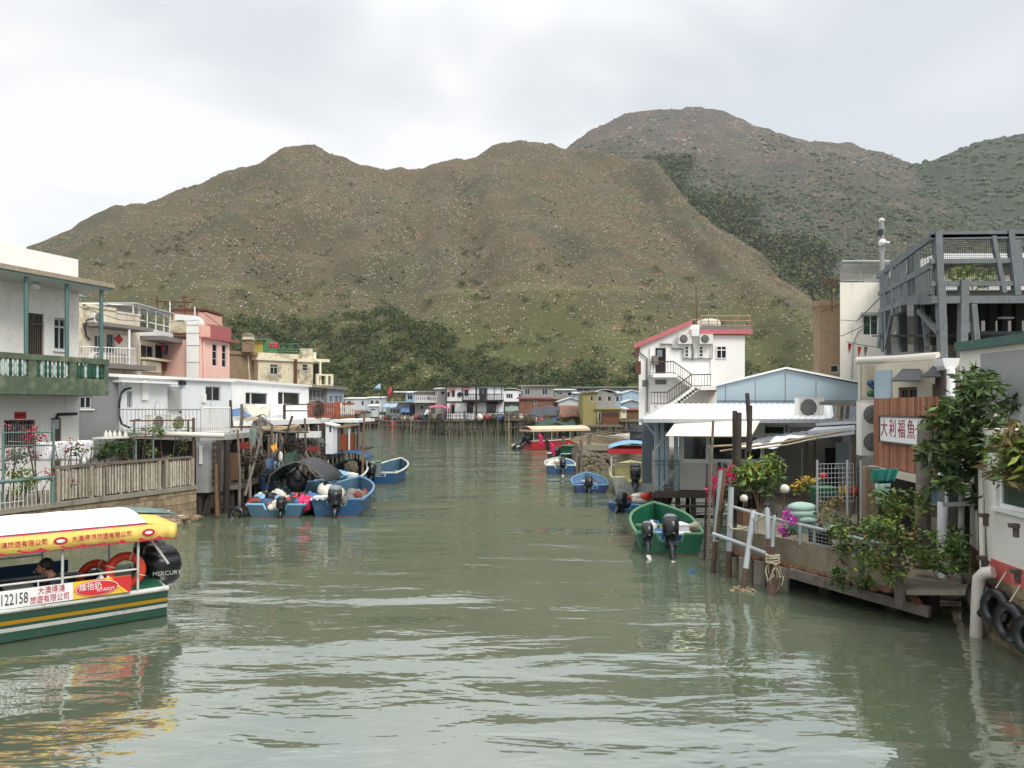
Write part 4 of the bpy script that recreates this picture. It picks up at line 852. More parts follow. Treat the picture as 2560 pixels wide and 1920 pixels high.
# pink house
f, t = slab_house('pink_house', 'pink house with a dark red roof parapet and two tall windows', 'house', *AB(500, 49, 574, 52), 1.1, zat(848, 49), 8, 'pink_wall', [((531, 860, 543, 915), 1, 3), ((555, 862, 566, 918), 1, 3)], None)
mb = MB(); f.pbox(mb, 523, 815, 574, 848, -.2, .14, 'pink_deep'); f.pbox(mb, 500, 814, 523, 850, -.2, .1, 'salmon'); f.pbox(mb, 500, 848, 588, 852, -.2, .35, 'pink_deep'); mb.build('parapet', t)
mb = MB(); mb.box(xat(496, 53), 53, zat(870, 53), xat(514, 53), 56, zat(780, 53), 'salmon'); mb.box(xat(430, 53), 53.2, zat(840, 53), xat(497, 53), 56, zat(776, 53), 'salmon'); mb.box(xat(428, 53), 52.9, zat(777, 53), xat(516, 53), 56.2, zat(771, 53), 'rust'); mb.build('stair_tower', t)
mb = MB(); mb.path([f.at(509, 850, .08), f.at(511, 950, .08)], .06, 'pink_wall', 6); mb.build('drain_pipe', t)
# brown block with a water tower, mouldy cream house
f, t = slab_house('brown_house', 'windowless brown rendered house with a small tower on its roof', 'house', *AB(574, 56, 646, 58), 1.1, zat(885, 56), 8, 'brown_render', [], ('brown_render', .25, .12))
mb = MB(); Y = 56.5; mb.box(xat(605, Y), Y, zat(880, Y), xat(628, Y), Y + .8, zat(850, Y), 'brown_render'); mb.box(xat(606, Y), Y + .02, zat(848, Y), xat(627, Y), Y + .8, zat(838, Y), 'cream_wall'); mb.box(xat(604, Y), Y - .1, zat(850, Y), xat(630, Y), Y + .9, zat(848, Y), 'concrete'); mb.prism([(xat(604, Y), Y - .1, zat(838, Y)), (xat(630, Y), Y - .1, zat(838, Y)), (xat(617, Y), Y - .1, zat(831, Y))], (0, 1, 0), 'concrete'); mb.build('roof_tower', t)
mb = MB(); f.pbox(mb, 574, 866, 610, 880, -2.2, -2, 'white_clean'); mb.build('roof_screen', t); mb = MB(); mb.path([f.at(620, 890, .05), f.at(624, 950, .05)], .06, 'cream_wall', 6); mb.build('drain_pipe', t)
f, t = slab_house('mouldy_house', 'cream house blackened by mould with a corner balcony', 'house', *AB(645, 57, 782, 60), 1.1, zat(900, 57), 8, 'mould', [((675, 911, 695, 936), 2, 1, .72), ((756, 911, 770, 927), 1, 2)], ('cream_wall', .22, .18))
mb = MB(); f.pbox(mb, 648, 883, 755, 898, -.4, -.2, 'mould'); f.pbox(mb, 755, 871, 783, 898, -.4, -.1, 'mould'); f.pbox(mb, 784, 880, 792, 898, -.4, -.1, 'cream_wall'); mb.build('parapet', t)
mb = MB(); f.pbox(mb, 782, 898, 820, 905, -2.5, .3, 'cream_wall'); mb.build('canopy_slab', t)
mb = MB(); f.pbox(mb, 780, 962, 822, 968, -2.2, .8, 'cream_wall'); f.pbox(mb, 780, 936, 822, 940, .6, .8, 'cream_wall')
for px in (783, 806, 819): f.pbox(mb, px - 3, 940, px + 3, 962, .6, .8, 'cream_wall')
mb.build('balcony', t); lbox(f, t, 'door', (786, 910, 795, 960), -.1, .05, 'dark'); mb = MB(); f.pbox(mb, 793, 905, 797, 962, .3, .45, 'cream_wall'); mb.build('post', t)
mb = MB(); mb.path([f.at(739, 898, .15), f.at(739, 960, .15)], .13, 'rust', 8); mb.build('soil_pipe', t)
M('hut_yellow', (176, 164, 78), .8, .3, 4, dirt=(120, 110, 60), damt=.3); M('rail_green', (76, 128, 92), .6, .2); M('red_cloth', (196, 70, 78), .8, .3, 6)
t = T('roof_hut', 'small yellow and green hut on the mouldy house roof', 'hut', P(650, 884, 59)); mb = MB(); Y = 59.0; mb.box(xat(629, Y), Y, zat(886, Y), xat(657, Y), Y + 2, zat(850, Y), 'hut_yellow'); mb.box(xat(657, Y), Y, zat(886, Y), xat(673, Y), Y + 2, zat(850, Y), 'rail_green'); mb.build('wall', t); mb = MB(); mb.box(xat(627, Y), Y - .3, zat(850, Y), xat(666, Y), Y + 2.2, zat(847, Y), 'pipe_green'); mb.build('roof', t)
mb = MB(); Y = 58.3; mb.sheet(wavy(P(673, 857, Y), P(696, 856, Y), P(696, 872, Y), P(674, 871, Y), 8, 3, .05, 9, 0, (0, -1, 0)), 'red_cloth', .03); mb.build('hung_cloth', None, 'red and white cloth hung on the green roof railing', 'cloth', base=P(685, 864, Y))
t = T('roof_railing', 'green roof railing with sloping rods on the mouldy house', 'railing', P(720, 880, 58)); mb = MB(); Y = 58.2
for a, b in (((672, 880), (750, 880)), ((697, 861), (746, 860)), ((673, 872), (750, 874))): mb.path([P(*a, Y), P(*b, Y)], .05, 'rail_green', 5)
for px in (680, 697, 706, 727, 746): mb.path([P(px, 861, Y), P(px + 4, 880, Y)], .03, 'rail_green', 5)
mb.build('frame', t)
mb = MB(); mb.path([P(785, 880, 60), P(786, 852, 60)], .03, 'rail_green', 5); mb.build('roof_pole', None, 'thin green pole on the roof corner of the mouldy house', 'pole', base=P(785, 880, 60))
# long white house with two dark windows
FL = Fr(*AB(580, 37.0, 772, 47.5)); house = T('white_long_house', 'long low white house with two wide dark windows', 'house', FL.pt(6, 0, 3.1)); zt0 = 5.05
M('white_wall', (236, 238, 240), .6, .04, .8, dirt=(176, 174, 164), damt=.34, streak=True)
w1, w2 = FL.rect(614, 981, 671, 1012), FL.rect(695, 980, 752, 1012)
mb = MB(); FL.wall(mb, 0, FL.len, 3.1, zt0, [w1, w2], 'white_wall', .15, 5); mb.build('wall', house)
mb = MB(); FL.box(mb, -.15, FL.len + .15, zt0, zt0 + .12, -5.2, .15, 'white'); mb.build('roof', house)
for w_ in (w1, w2): FL.window((w_[0], w_[0] + (w_[1] - w_[0]) * .27, w_[2], w_[3]), house, 'white_clean', 'glass', 1, 1, .12, .05); FL.window((w_[0] + (w_[1] - w_[0]) * .27, w_[1], w_[2], w_[3]), house, 'white_clean', 'glass', 1, 1, .12, .05)
mb = MB()
for px in (607, 683, 765): FL.pbox(mb, px - 1, 965, px + 1, 1040, .0, .03, 'white_clean')
mb.build('corner_strip', house); mb = MB(); FL.pbox(mb, 691, 1014, 714, 1038, .0, .05, 'white_clean'); mb.build('door', house)
f, t = slab_house('porch', 'glazed grey porch at the end of the long white house', 'porch', *AB(770, 48, 818, 52), 2.9, zat(968, 48), 4, 'shade_grey', [((773, 973, 812, 1003), 4)], ('concrete', .15, .3))
f, t = slab_house('blue_grey_house', 'small blue grey house past the glazed porch', 'house', *AB(816, 56, 860, 60), 2.0, zat(972, 56), 6, 'bluegrey' if 'bluegrey' in MATS else M('bluegrey', (150, 164, 176), .8, .08), [((824, 990, 832, 1005), 1), ((836, 990, 846, 1005), 2), ((848, 990, 855, 1005), 1)], ('shade_grey', .25, .25))
# its deck, under-deck room and stilts
dk = [(xat(580, 36.5), 36.5), tuple(FL.pt(FL.len + .5, .02, 0))[:2], (xat(830, 48), 48), (xat(835, 43), 43), (xat(800, 40), 40), (xat(640, 34.5), 34.5), (xat(584, 34), 34)]
pp = [(xat(p, y), y) for p, y in ((648, 34.7), (672, 35.2), (684, 35.6), (742, 37.6), (770, 38.8), (800, 40.4), (826, 42.8), (700, 36.8), (720, 40), (760, 44), (820, 47))]
platform('house_deck', 'white edged deck of the long white house on thin stilts', dk, 3.12, .25, 'white', pp, 'wood_grey', .08)
mb = MB(); Y = 39.5
t = T('boat_store', 'dark timber store room tucked under the white deck', 'shed', (xat(700, Y), Y, 1)); mb.box(xat(640, Y), Y, .9, xat(818, Y), Y + 4, 2.86, 'wood_dark'); mb.build('wall', t)
mb = MB(); mb.box(xat(688, Y), Y - .03, zat(1105, Y), xat(752, Y), Y, zat(1088, Y), 'glass_pale'); mb.build('window', t)
lowd = [(xat(512, 25.8), 25.8), (xat(600, 26.5), 26.5), (xat(650, 29), 29), (xat(760, 33), 33), (xat(812, 36.5), 36.5), (xat(818, 43), 43), (xat(640, 43), 43), (xat(578, 32), 32), (xat(510, 28), 28)]
pp = [(xat(p, y), y) for p, y in ((515, 26), (548, 26.3), (580, 26.6), (606, 27), (640, 29), (664, 30), (700, 31.6), (735, 32.6), (770, 34), (800, 36), (620, 31), (680, 34), (740, 37))]
platform('fishing_deck', 'low cluttered fishing deck of rough timber on stilts', lowd, .95, .16, 'wood_grey', pp, 'wood_dark', .09, -.9, [((xat(520, 26), 26, .1), (xat(600, 26.6), 26.6, .15)), ((xat(650, 29.2), 29.2, .2), (xat(760, 33.2), 33.2, .25))])
# poles, drying rack and gear on the fishing deck
t = T('pole_rack', 'rough rack of driftwood poles lashed above the fishing deck', 'rack', (xat(700, 30), 30, .95))
for px, y0, y1, Y in ((652, 1065, 1245, 29.2), (680, 1060, 1240, 29.5), (745, 1062, 1225, 31), (762, 1045, 1200, 31.5), (757, 1070, 1190, 33)):
    mb = MB(); mb.path([P(px, y0, Y), P(px + rnd.uniform(-3, 3), (y0 + y1) / 2, Y), V3((xat(px, Y), Y, .3))], [.05, .055, .06], 'wood_grey', 6); mb.build('post', t)
for i in range(12):
    mb = MB(); a, b = 645 + rnd.uniform(-8, 20), 745 + rnd.uniform(-20, 28); ya, yb = 1066 + rnd.uniform(0, 22), 1062 + rnd.uniform(0, 20); Y = 29.4 + rnd.uniform(0, 2)
    mb.path([P(a, ya, Y), P((a + b) / 2, (ya + yb) / 2 + rnd.uniform(-3, 4), Y), P(b, yb, Y + .8)], [.055, .06, .04], 'wood_pale' if i % 3 else 'wood_grey', 6); mb.build('rail_pole', t)
for i, (a, b, m_, r) in enumerate((((656, 1180, 28.5), (648, 1040, 29), 'wood_grey', .05), ((731, 1040, 29.5), (690, 1170, 29), 'wood_dark', .045), ((790, 1195, 30), (735, 1120, 31), 'wood_grey', .06), ((782, 1200, 30), (752, 1110, 31), 'wood_dark', .055), ((800, 1195, 30.5), (745, 1100, 31.5), 'wood_grey', .05), ((762, 1240, 26), (640, 1260, 26.6), 'wood_grey', .03), ((625, 1245, 26.2), (632, 1060, 27.5), 'wood_grey', .055), ((612, 1240, 26), (655, 1080, 27.5), 'wood_grey', .05), ((598, 1290, 25.4), (594, 1075, 25.6), 'wood_grey', .05), ((543, 1290, 25), (540, 1160, 25.2), 'wood_brown', .07), ((905, 1270, 33), (911, 1035, 34), 'wood_brown', .06), ((578, 1070, 27), (576, 1000, 27), 'wood_dark', .06), ((603, 1066, 29), (604, 1010, 29), 'wood_grey', .07))):
    mb = MB(); a_, b_ = P(*a), P(*b); mb.path([a_, a_.lerp(b_, .5) + V3((rnd.uniform(-.05, .05), 0, 0)), b_], [r * 1.1, r, r * .8], m_, 6)
    mb.build('mooring_pole', None, 'weathered timber pole leaning among the clutter of the fishing deck', 'pole', 'poles around the fishing deck', base=a_)
M('barrel_blue', (48, 76, 112), .5, .15, 4); M('tarp_blue', (70, 104, 150), .5, .15, 4); M('tarp_orange', (224, 156, 50), .6, .15, 5); M('net_green', (52, 74, 62), .95, .5, 14, bump=1, bscale=20); M('crate_red', (140, 58, 52), .6, .2, 5); M('tarp_cream', (216, 208, 184), .7, .15, 3, dirt=(196, 170, 116), damt=.4); M('tarp_black', (52, 52, 56), .55, .2, 3); M('orange_sheet', (160, 88, 56), .7, .15, 3, dirt=(120, 62, 40), damt=.25, streak=True); M('board_orange', (152, 80, 54), .7, .15, 3); M('net_brown', (82, 72, 58), .95, .5, 14, bump=1, bscale=20)
def barrel(label, px, py, Y, r, h, m):
    c = P(px, py, Y); t = T('barrel', label, 'barrel', c); mb = MB(); mb.lathe(c, [(r * .92, 0), (r, .03), (r, h * .33), (r * 1.04, h * .35), (r, h * .37), (r, h * .66), (r * 1.04, h * .68), (r, h * .7), (r, h - .03), (r * .9, h)], m, 16); mb.build('body', t); q = MB(); q.lathe(c + V3((0, 0, h + .001)), [(r * .8, 0), (r * .8, .03)], 'black', 14); q.build('lid', t)
barrel('tall blue plastic barrel nearest the folding gate side of the fishing deck', 665, 1225, 29, .3, 1.25, 'barrel_blue'); barrel('dark teal barrel just past the tall blue barrel', 682, 1222, 29.6, .3, 1.1, 'bluegrey')
def heap(name, label, cat, px, py, Y, rx, rz, m, seed, n=5, ry=None):
    rs = random.Random(seed); c = P(px, py, Y); mb = MB(); ry = ry or rx * .7
    if cat in ('net', 'sack'):
        mb.ball(c + V3((0, 0, rz * .5)), rx * .6, ry * .6, rz * .7, m, 10, 7, .3, rs)
        tangle(mb, c + V3((0, 0, rz * .5)), rx, ry, rz, 46, .022, m, rs, 6); tangle(mb, c + V3((0, 0, rz * .4)), rx, ry, rz, 14, .02, 'wood_grey', rs, 6)
        return mb.build(name, None, label, cat, base=c)
    mb.ball(c + V3((0, 0, rz * .5)), rx, ry, rz, m, 12, 8, .16, rs)
    for i in range(n): mb.ball(c + V3((rs.uniform(-rx, rx) * .7, rs.uniform(-rx, rx) * .5, rz * rs.uniform(.2, .8))), rx * rs.uniform(.25, .5), rx * .4, rz * rs.uniform(.3, .6), m, 9, 6, .2, rs)
    return mb.build(name, None, label, cat, base=c)
def cloth(name, label, cat, pts, m, amp=.05, k=8, seed=0, thick=.02, nu=12, nv=6, group=None):
    a, b, c, d = [P(*p) for p in pts]; n = (b - a).cross(d - a); mb = MB(); mb.sheet(wavy(a, b, c, d, nu, nv, amp, k, seed, n), m, thick); return mb.build(name, None, label, cat, group, base=(a + c) / 2)
cloth('blue_tarp', 'sloping blue tarpaulin in front of the long white house', 'tarpaulin', ((580, 1022, 34.5), (610, 1020, 36.5), (626, 1041, 35), (580, 1040, 34)), 'tarp_blue', .06)
cloth('cream_tarp', 'crumpled cream and yellow tarpaulin under the first dark window', 'tarpaulin', ((610, 1014, 38), (672, 1018, 39.5), (676, 1042, 36.5), (625, 1040, 35.5)), 'tarp_cream', .12, 9, 2)
cloth('plank_board', 'pale sheet of plywood laid across the clutter beside the blue tarpaulin', 'board', ((612, 1046, 32), (646, 1042, 33), (648, 1048, 31.5), (614, 1054, 31)), 'wood_pale', .01)
cloth('orange_cloth', 'orange cloth thrown over a pole above the blue barrel', 'cloth', ((676, 1113, 29), (690, 1112, 29.1), (694, 1126, 28.9), (683, 1128, 28.8)), 'tarp_orange', .06, 5)
cloth('green_net', 'dark green fishing net hanging below the pole rack', 'net', ((712, 1130, 29.5), (748, 1128, 30), (748, 1165, 29.8), (712, 1160, 29.2)), 'net_green', .1, 7)
heap('net_heap', 'brown heap of fishing net beside the ladder steps', 'net', 640, 1180, 27.5, .4, .7, 'net_brown', 1)
heap('net_heap', 'grey heap of rope and net hung under the white deck', 'net', 655, 1085, 34, .45, .6, 'shade_grey', 2)
heap('gear_heap', 'grey bundle of sacks on the boards beside the white locker', 'sack', 796, 1118, 35, .35, .3, 'shade_grey', 3)
heap('float', 'small cream float hanging from the pole rack', 'float', 701, 1150, 29, .09, .22, 'petal_white', 4, 1)
mb = MB(); Y = 27.6
for zz in (1120, 1140, 1163, 1180): mb.box(xat(598, Y), Y, zat(zz + 3, Y), xat(617, Y), Y + .35, zat(zz, Y), 'concrete')
t = T('step_ladder', 'grey wooden steps climbing from the fishing deck', 'steps', P(607, 1185, Y)); mb.build('tread', t)
for px in (597, 618): mb = MB(); mb.bar(P(px, 1190, Y - .1), P(px, 1105, Y + .4), .06, .1, 'wood_grey'); mb.build('stringer', t)
mb = MB(); Y = 26.4; mb.box(xat(568, Y), Y, zat(1200, Y), xat(594, Y), Y + .05, zat(1132, Y), 'wood_brown'); mb.build('board_panel', None, 'upright brown plywood panel beside the step ladder', 'panel', base=P(581, 1200, Y))
for i, (px, py, Y, w_, h_, m_, lb) in enumerate(((612, 1122, 27.3, .3, .2, 'crate_red', 'red plastic crate at the top of the step ladder'), (572, 1128, 26.8, .3, .25, 'black', 'black crate on the deck behind the plywood panel'), (772, 1094, 33, .5, .25, 'white', 'white slatted crate below the pole rack'), (768, 1128, 32, .5, .15, 'crate_red', 'red crate on the edge of the fishing deck'))):
    c = P(px, py, Y); t = T('crate', lb, 'crate', c); mb = MB(); mb.box(c.x - w_, c.y - .2, c.z, c.x + w_, c.y + .2, c.z + .04, m_)
    for k in range(3):
        z_ = c.z + .05 + h_ * k / 3
        for s_ in (-1, 1): mb.box(c.x - w_, c.y + s_ * .2 - .015, z_, c.x + w_, c.y + s_ * .2 + .015, z_ + h_ * .24, m_); mb.box(c.x + s_ * w_ - .015, c.y - .184, z_, c.x + s_ * w_ + .015, c.y + .184, z_ + h_ * .24, m_)
    mb.build('body', t)
cloth('hung_net', 'teal netting hanging from the corner post beside the step ladder', 'net', ((628, 1070, 27.3), (634, 1070, 27.4), (630, 1120, 27.2), (625, 1118, 27.1)), 'pipe_green', .08, 4)
# white locker, orange hut and terracotta deck railing
t = T('white_locker', 'tall narrow white locker standing over the water', 'locker', P(822, 1135, 35.5)); mb = MB(); Y = 35.0; mb.box(xat(814, Y), Y, zat(1135, Y), xat(832, Y), Y + .9, zat(1060, Y), 'white_clean'); mb.build('body', t); mb = MB(); mb.par(P(812, 1060, Y - .1), V3((.5, 0, -.12)), (0, 1.1, 0), (0, 0, .06), 'white'); mb.build('roof', t); mb = MB(); mb.box(xat(824, Y), Y - .02, zat(1080, Y), xat(828, Y), Y, zat(1065, Y), 'black'); mb.build('vent', t)
t = T('orange_hut', 'open stilt hut walled with orange corrugated sheet', 'hut', P(865, 1125, 37)); Y = 37.0; mb = MB(); n = 26
for i in range(n): a = 847 + 51 * i / n; mb.box(xat(a, Y), Y + (.03 if i % 2 else 0), zat(1126 - (i > 20) * 3, Y), xat(a + 51 / n, Y), Y + .06, zat(1085, Y), 'orange_sheet')
mb.build('corrugation', t); mb = MB(); mb.box(xat(832, Y), Y + .1, zat(1130, Y), xat(899, Y), Y + 4, zat(1126, Y), 'wood_dark'); mb.build('floor', t); mb = MB(); mb.box(xat(828, Y), Y - .3, zat(1056, Y), xat(900, Y), Y + 4, zat(1049, Y), 'white'); mb.build('roof', t)
for px, y1 in ((848, 1048), (873, 1048), (889, 1052), (897, 1050)): mb = MB(); mb.path([V3((xat(px, Y), Y - .1, -.8)), P(px, y1, Y - .1)], .05, 'wood_grey' if px != 873 else 'white', 6); mb.build('post', t)
mb = MB(); mb.bar(P(833, 1068, Y), P(850, 1050, Y), .1, .12, 'wood_grey'); mb.bar(P(836, 1068, Y - .2), P(898, 1060, Y - .2), .1, .12, 'wood_pale'); mb.build('brace', t)
mb = MB(); mb.box(xat(853, Y), Y + 2.5, zat(1085, Y), xat(886, Y), Y + 2.6, zat(1056, Y), 'glass_pale'); mb.build('window', t)
cloth('hung_towel', 'blue towel hanging in the opening of the orange hut', 'towel', ((836, 1062, 37.2), (845, 1062, 37.2), (845, 1085, 37.2), (837, 1085, 37.2)), 'tarp_blue', .03)
t = T('timber_railing', 'terracotta painted balustrade around the deck past the long white house', 'railing', P(840, 1044, 42)); Y = 42.0
mb = MB(); mb.box(xat(836, Y), Y, zat(1046, Y), xat(853, Y), Y + .1, zat(1004, Y), 'board_orange'); mb.build('board_panel', t)
for a, b, Ya, Yb in ((770, 836, 44, 42), (853, 884, 42, 44)):
    mb = MB()
    for q0, q1 in ((1007, 1011), (1041, 1045)): mb.bar(P(a, (q0 + q1) / 2, Ya), P(b, (q0 + q1) / 2, Yb), .09, .1, 'board_orange')
    n = int((b - a) / 5)
    for i in range(n + 1): y_ = Ya + (Yb - Ya) * i / n; p = P(a + (b - a) * i / n, 1042, y_); mb.lathe(p, [(.03, 0), (.06, .2), (.03, .4), (.06, .55), (.03, .78)], 'board_orange' if a < 850 else 'petal_white', 6)
    mb.build('rib', t)
dk = [(xat(800, 43.2), 43.2), (xat(838, 41.8), 41.8), (xat(885, 43.5), 43.5), (xat(888, 50), 50), (xat(815, 50), 50)]
platform('corner_deck', 'deck behind the terracotta balustrade on bare stilts', dk, zat(1046, 42), .25, 'wood_grey', [(xat(p, y), y) for p, y in ((838, 42.2), (860, 42.8), (883, 43.8), (884, 49), (850, 47))], 'wood_grey', .09)
t = T('timber_fence', 'thin two bar railing along the deck of the long white house', 'railing', P(720, 1040, 38)); mb = MB()
for a, b in (((711, 1012, 37.6), (772, 1011, 41)), ((713, 1027, 37.6), (772, 1027, 41))): mb.bar(P(*a), P(*b), .06, .06, 'wood_dark')
mb.box(xat(709, 37.6), 37.5, 3.12, xat(713, 37.6), 37.7, zat(1012, 37.6), 'wood_dark'); mb.build('frame', t)
heap('net_heap', 'bundle of net hung on the post before the terracotta balustrade', 'net', 796, 1035, 40, .3, .5, 'net_brown', 7)

rs_ = random.Random(9)
for i in range(44):      # thin sticks and rods standing about the fishing deck
    px = rs_.uniform(588, 812); Y = np.interp(px, [560, 812], [26.5, 35]) + rs_.uniform(.2, 3); y0 = rs_.uniform(1060, 1130); dx = rs_.gauss(0, 14); y1 = rs_.uniform(1170, 1215)
    mb = MB(); a_, b_ = P(px, y1, Y), P(px + dx, y0, Y + rs_.uniform(-.4, .4)); a_.z = max(a_.z, .6); mb.path([a_, a_.lerp(b_, .5) + V3((rs_.uniform(-.06, .06), 0, 0)), b_], [.06, .05, .035], rs_.choice(['wood_grey', 'wood_pale', 'wood_dark', 'wood_grey', 'steel', 'rope']), 5)
    mb.build('mooring_pole', None, 'thin stick standing among the clutter of the fishing deck', 'pole', 'thin sticks on the fishing deck', base=a_)
for i, (px, py, Y, lb) in enumerate(((625, 1150, 27, 'tangled brown net draped beside the top of the step ladder'), (735, 1118, 30.2, 'rope tangle slung from the middle of the pole rack'), (775, 1110, 33.5, 'net tangle hung by the white slatted crate'), (690, 1185, 28.8, 'grey net lying at the foot of the blue barrel'), (790, 1150, 33, 'loose net hanging over the edge by the red crate'))):
    mb = MB(); tangle(mb, P(px, py, Y), .5, .35, .38, 60, .02, ['net_brown', 'wood_dark', 'shade_grey', 'net_green', 'net_brown'][i], rs_, 6); tangle(mb, P(px, py, Y), .5, .35, .3, 16, .018, 'wood_dark', rs_, 6); mb.build('net_tangle', None, lb, 'net', base=P(px, py, Y))

for i, (a, b, c) in enumerate((((0, 690, 30), (300, 800, 38), (500, 800, 49)), ((201, 735, 43), (330, 775, 45), (430, 765, 50)), ((487, 766, 50), (620, 860, 55), (786, 852, 60)), ((862, 1000, 90), (905, 1050, 60), (911, 1035, 34)))):
    mb = MB(); mb.path([P(*a), P(*a).lerp(P(*b), .5) + V3((0, 0, -.1)), P(*b), P(*b).lerp(P(*c), .5) + V3((0, 0, -.15)), P(*c)], .018, 'black', 4); mb.build('overhead_wire', None, ['black wire crossing from the balcony house to the pink house', 'wire from the dish lamp to the roof pipes', 'wire sagging over the brown house to the green roof pole', 'wire running up the creek from the brown mooring pole'][i], 'wire', base=P(*a))
# ---------------------------------------------------------------- boats
for _n, _c in (('hull_blue', (22, 74, 112)), ('hull_navy', (40, 62, 104)), ('hull_sky', (124, 172, 200)), ('hull_teal', (58, 96, 114)), ('hull_green', (14, 88, 62)), ('hull_dgreen', (10, 66, 50)), ('hull_red', (178, 38, 44)), ('hull_cream', (204, 196, 150)), ('hull_grey', (168, 168, 160)), ('rim_blue', (104, 144, 176)), ('rim_white', (206, 206, 200)), ('rim_green', (92, 140, 100)), ('inner_blue', (66, 96, 116)), ('inner_green', (16, 88, 62))):
    M(_n, _c, .5, .16, 3, dirt=(92, 88, 78), damt=.36, coord='obj', dscale=2.5)
M('boot_red', (120, 56, 46), .7, .25, 4, dirt=(60, 56, 40), damt=.4); M('mer_black', (26, 27, 30), .28, .15); M('mer_grey', (120, 122, 126), .35, .1); M('prop_white', (206, 204, 196), .45, .1); M('lifebuoy', (206, 62, 32), .6, .1, 6); M('deck_wood', (128, 100, 74), .85, .25, 5)
def loft(mb, secs, m, mtx, n=14, p=2.6):
    """rounded box loft: secs (z, xc, lx, wy)"""
    vs, fs = [], []
    for z, xc, lx, wy in secs:
        for j in range(n):
            a = 2 * math.pi * j / n; c, s_ = math.cos(a), math.sin(a)
            vs.append(mtx @ V3((xc + math.copysign(abs(c) ** (2 / p), c) * lx / 2, math.copysign(abs(s_) ** (2 / p), s_) * wy / 2, z)))
    for i in range(len(secs) - 1):
        for j in range(n): fs.append((i * n + j, i * n + (j + 1) % n, (i + 1) * n + (j + 1) % n, (i + 1) * n + j))
    fs.append(tuple(range(n))[::-1]); fs.append(tuple(range((len(secs) - 1) * n, len(secs) * n))); mb.add(vs, fs, m, True)
def outboard(parent, x, y, z, tilt=0.0, k=1.0, cowl='mer_black', top='mer_grey', prop='prop_white', brand=None):
    m = Matrix.Translation((x, y, z)) @ Matrix.Rotation(tilt, 4, 'Y') @ Matrix.Scale(k, 4)
    b = MB(); T_ = lambda *p: m @ V3(p)
    loft(b, [(.02, -.2, .2, .16), (-.3, -.22, .17, .13), (-.62, -.24, .16, .1), (-.66, -.24, .44, .2), (-.68, -.24, .4, .16), (-.74, -.24, .2, .07), (-.86, -.22, .42, .11), (-.9, -.22, .36, .09), (-1.12, -.26, .18, .02)], 'mer_black', m)
    b.par(T_(-.1, -.12, -.12), m.to_3x3() @ V3((.16, 0, 0)), m.to_3x3() @ V3((0, .24, 0)), m.to_3x3() @ V3((0, 0, .3)), 'mer_black'); o = b.build('outboard_motor', parent)
    c = MB(); loft(c, [(.03, -.22, .34, .26), (.1, -.22, .46, .34), (.3, -.22, .52, .38), (.42, -.2, .5, .37)], cowl, m); loft(c, [(.422, -.2, .5, .37), (.5, -.18, .44, .33), (.56, -.16, .34, .26), (.575, -.16, .2, .16)], top, m); c.build('cowl', o)
    p = MB(); ax = m.to_3x3() @ V3((-1, 0, 0)); c0 = T_(-.43, 0, -.86); p.lathe(c0, [(.05, 0), (.055, .08), (.03, .13)], prop, 10, ax)
    u = ax.orthogonal().normalized(); v = ax.cross(u)
    for i in range(3):
        a = 2 * math.pi * i / 3 + .4; d = (u * math.cos(a) + v * math.sin(a)).normalized(); e = ax.cross(d).normalized(); q = c0 + ax * .05 * k; d, e = d * k, e * k
        p.sheet([[q + d * .04 - e * .03 - ax * .02, q + d * .04 + e * .03 + ax * .02], [q + d * .11 - e * .085 - ax * .035, q + d * .11 + e * .085 + ax * .035], [q + d * .18 - e * .05 - ax * .02, q + d * .18 + e * .06 + ax * .03]], prop, .012)
    p.build('propeller', o)
    if brand:
        e = m.to_3x3()
        for s_ in (-1, 1): text_mesh(brand, .085 * k, T_(-.24, s_ * .197, .2), e @ V3((-s_, 0, 0)), e @ V3((0, 0, 1)), 'rim_white', 'lettering', o, .004)
    return o
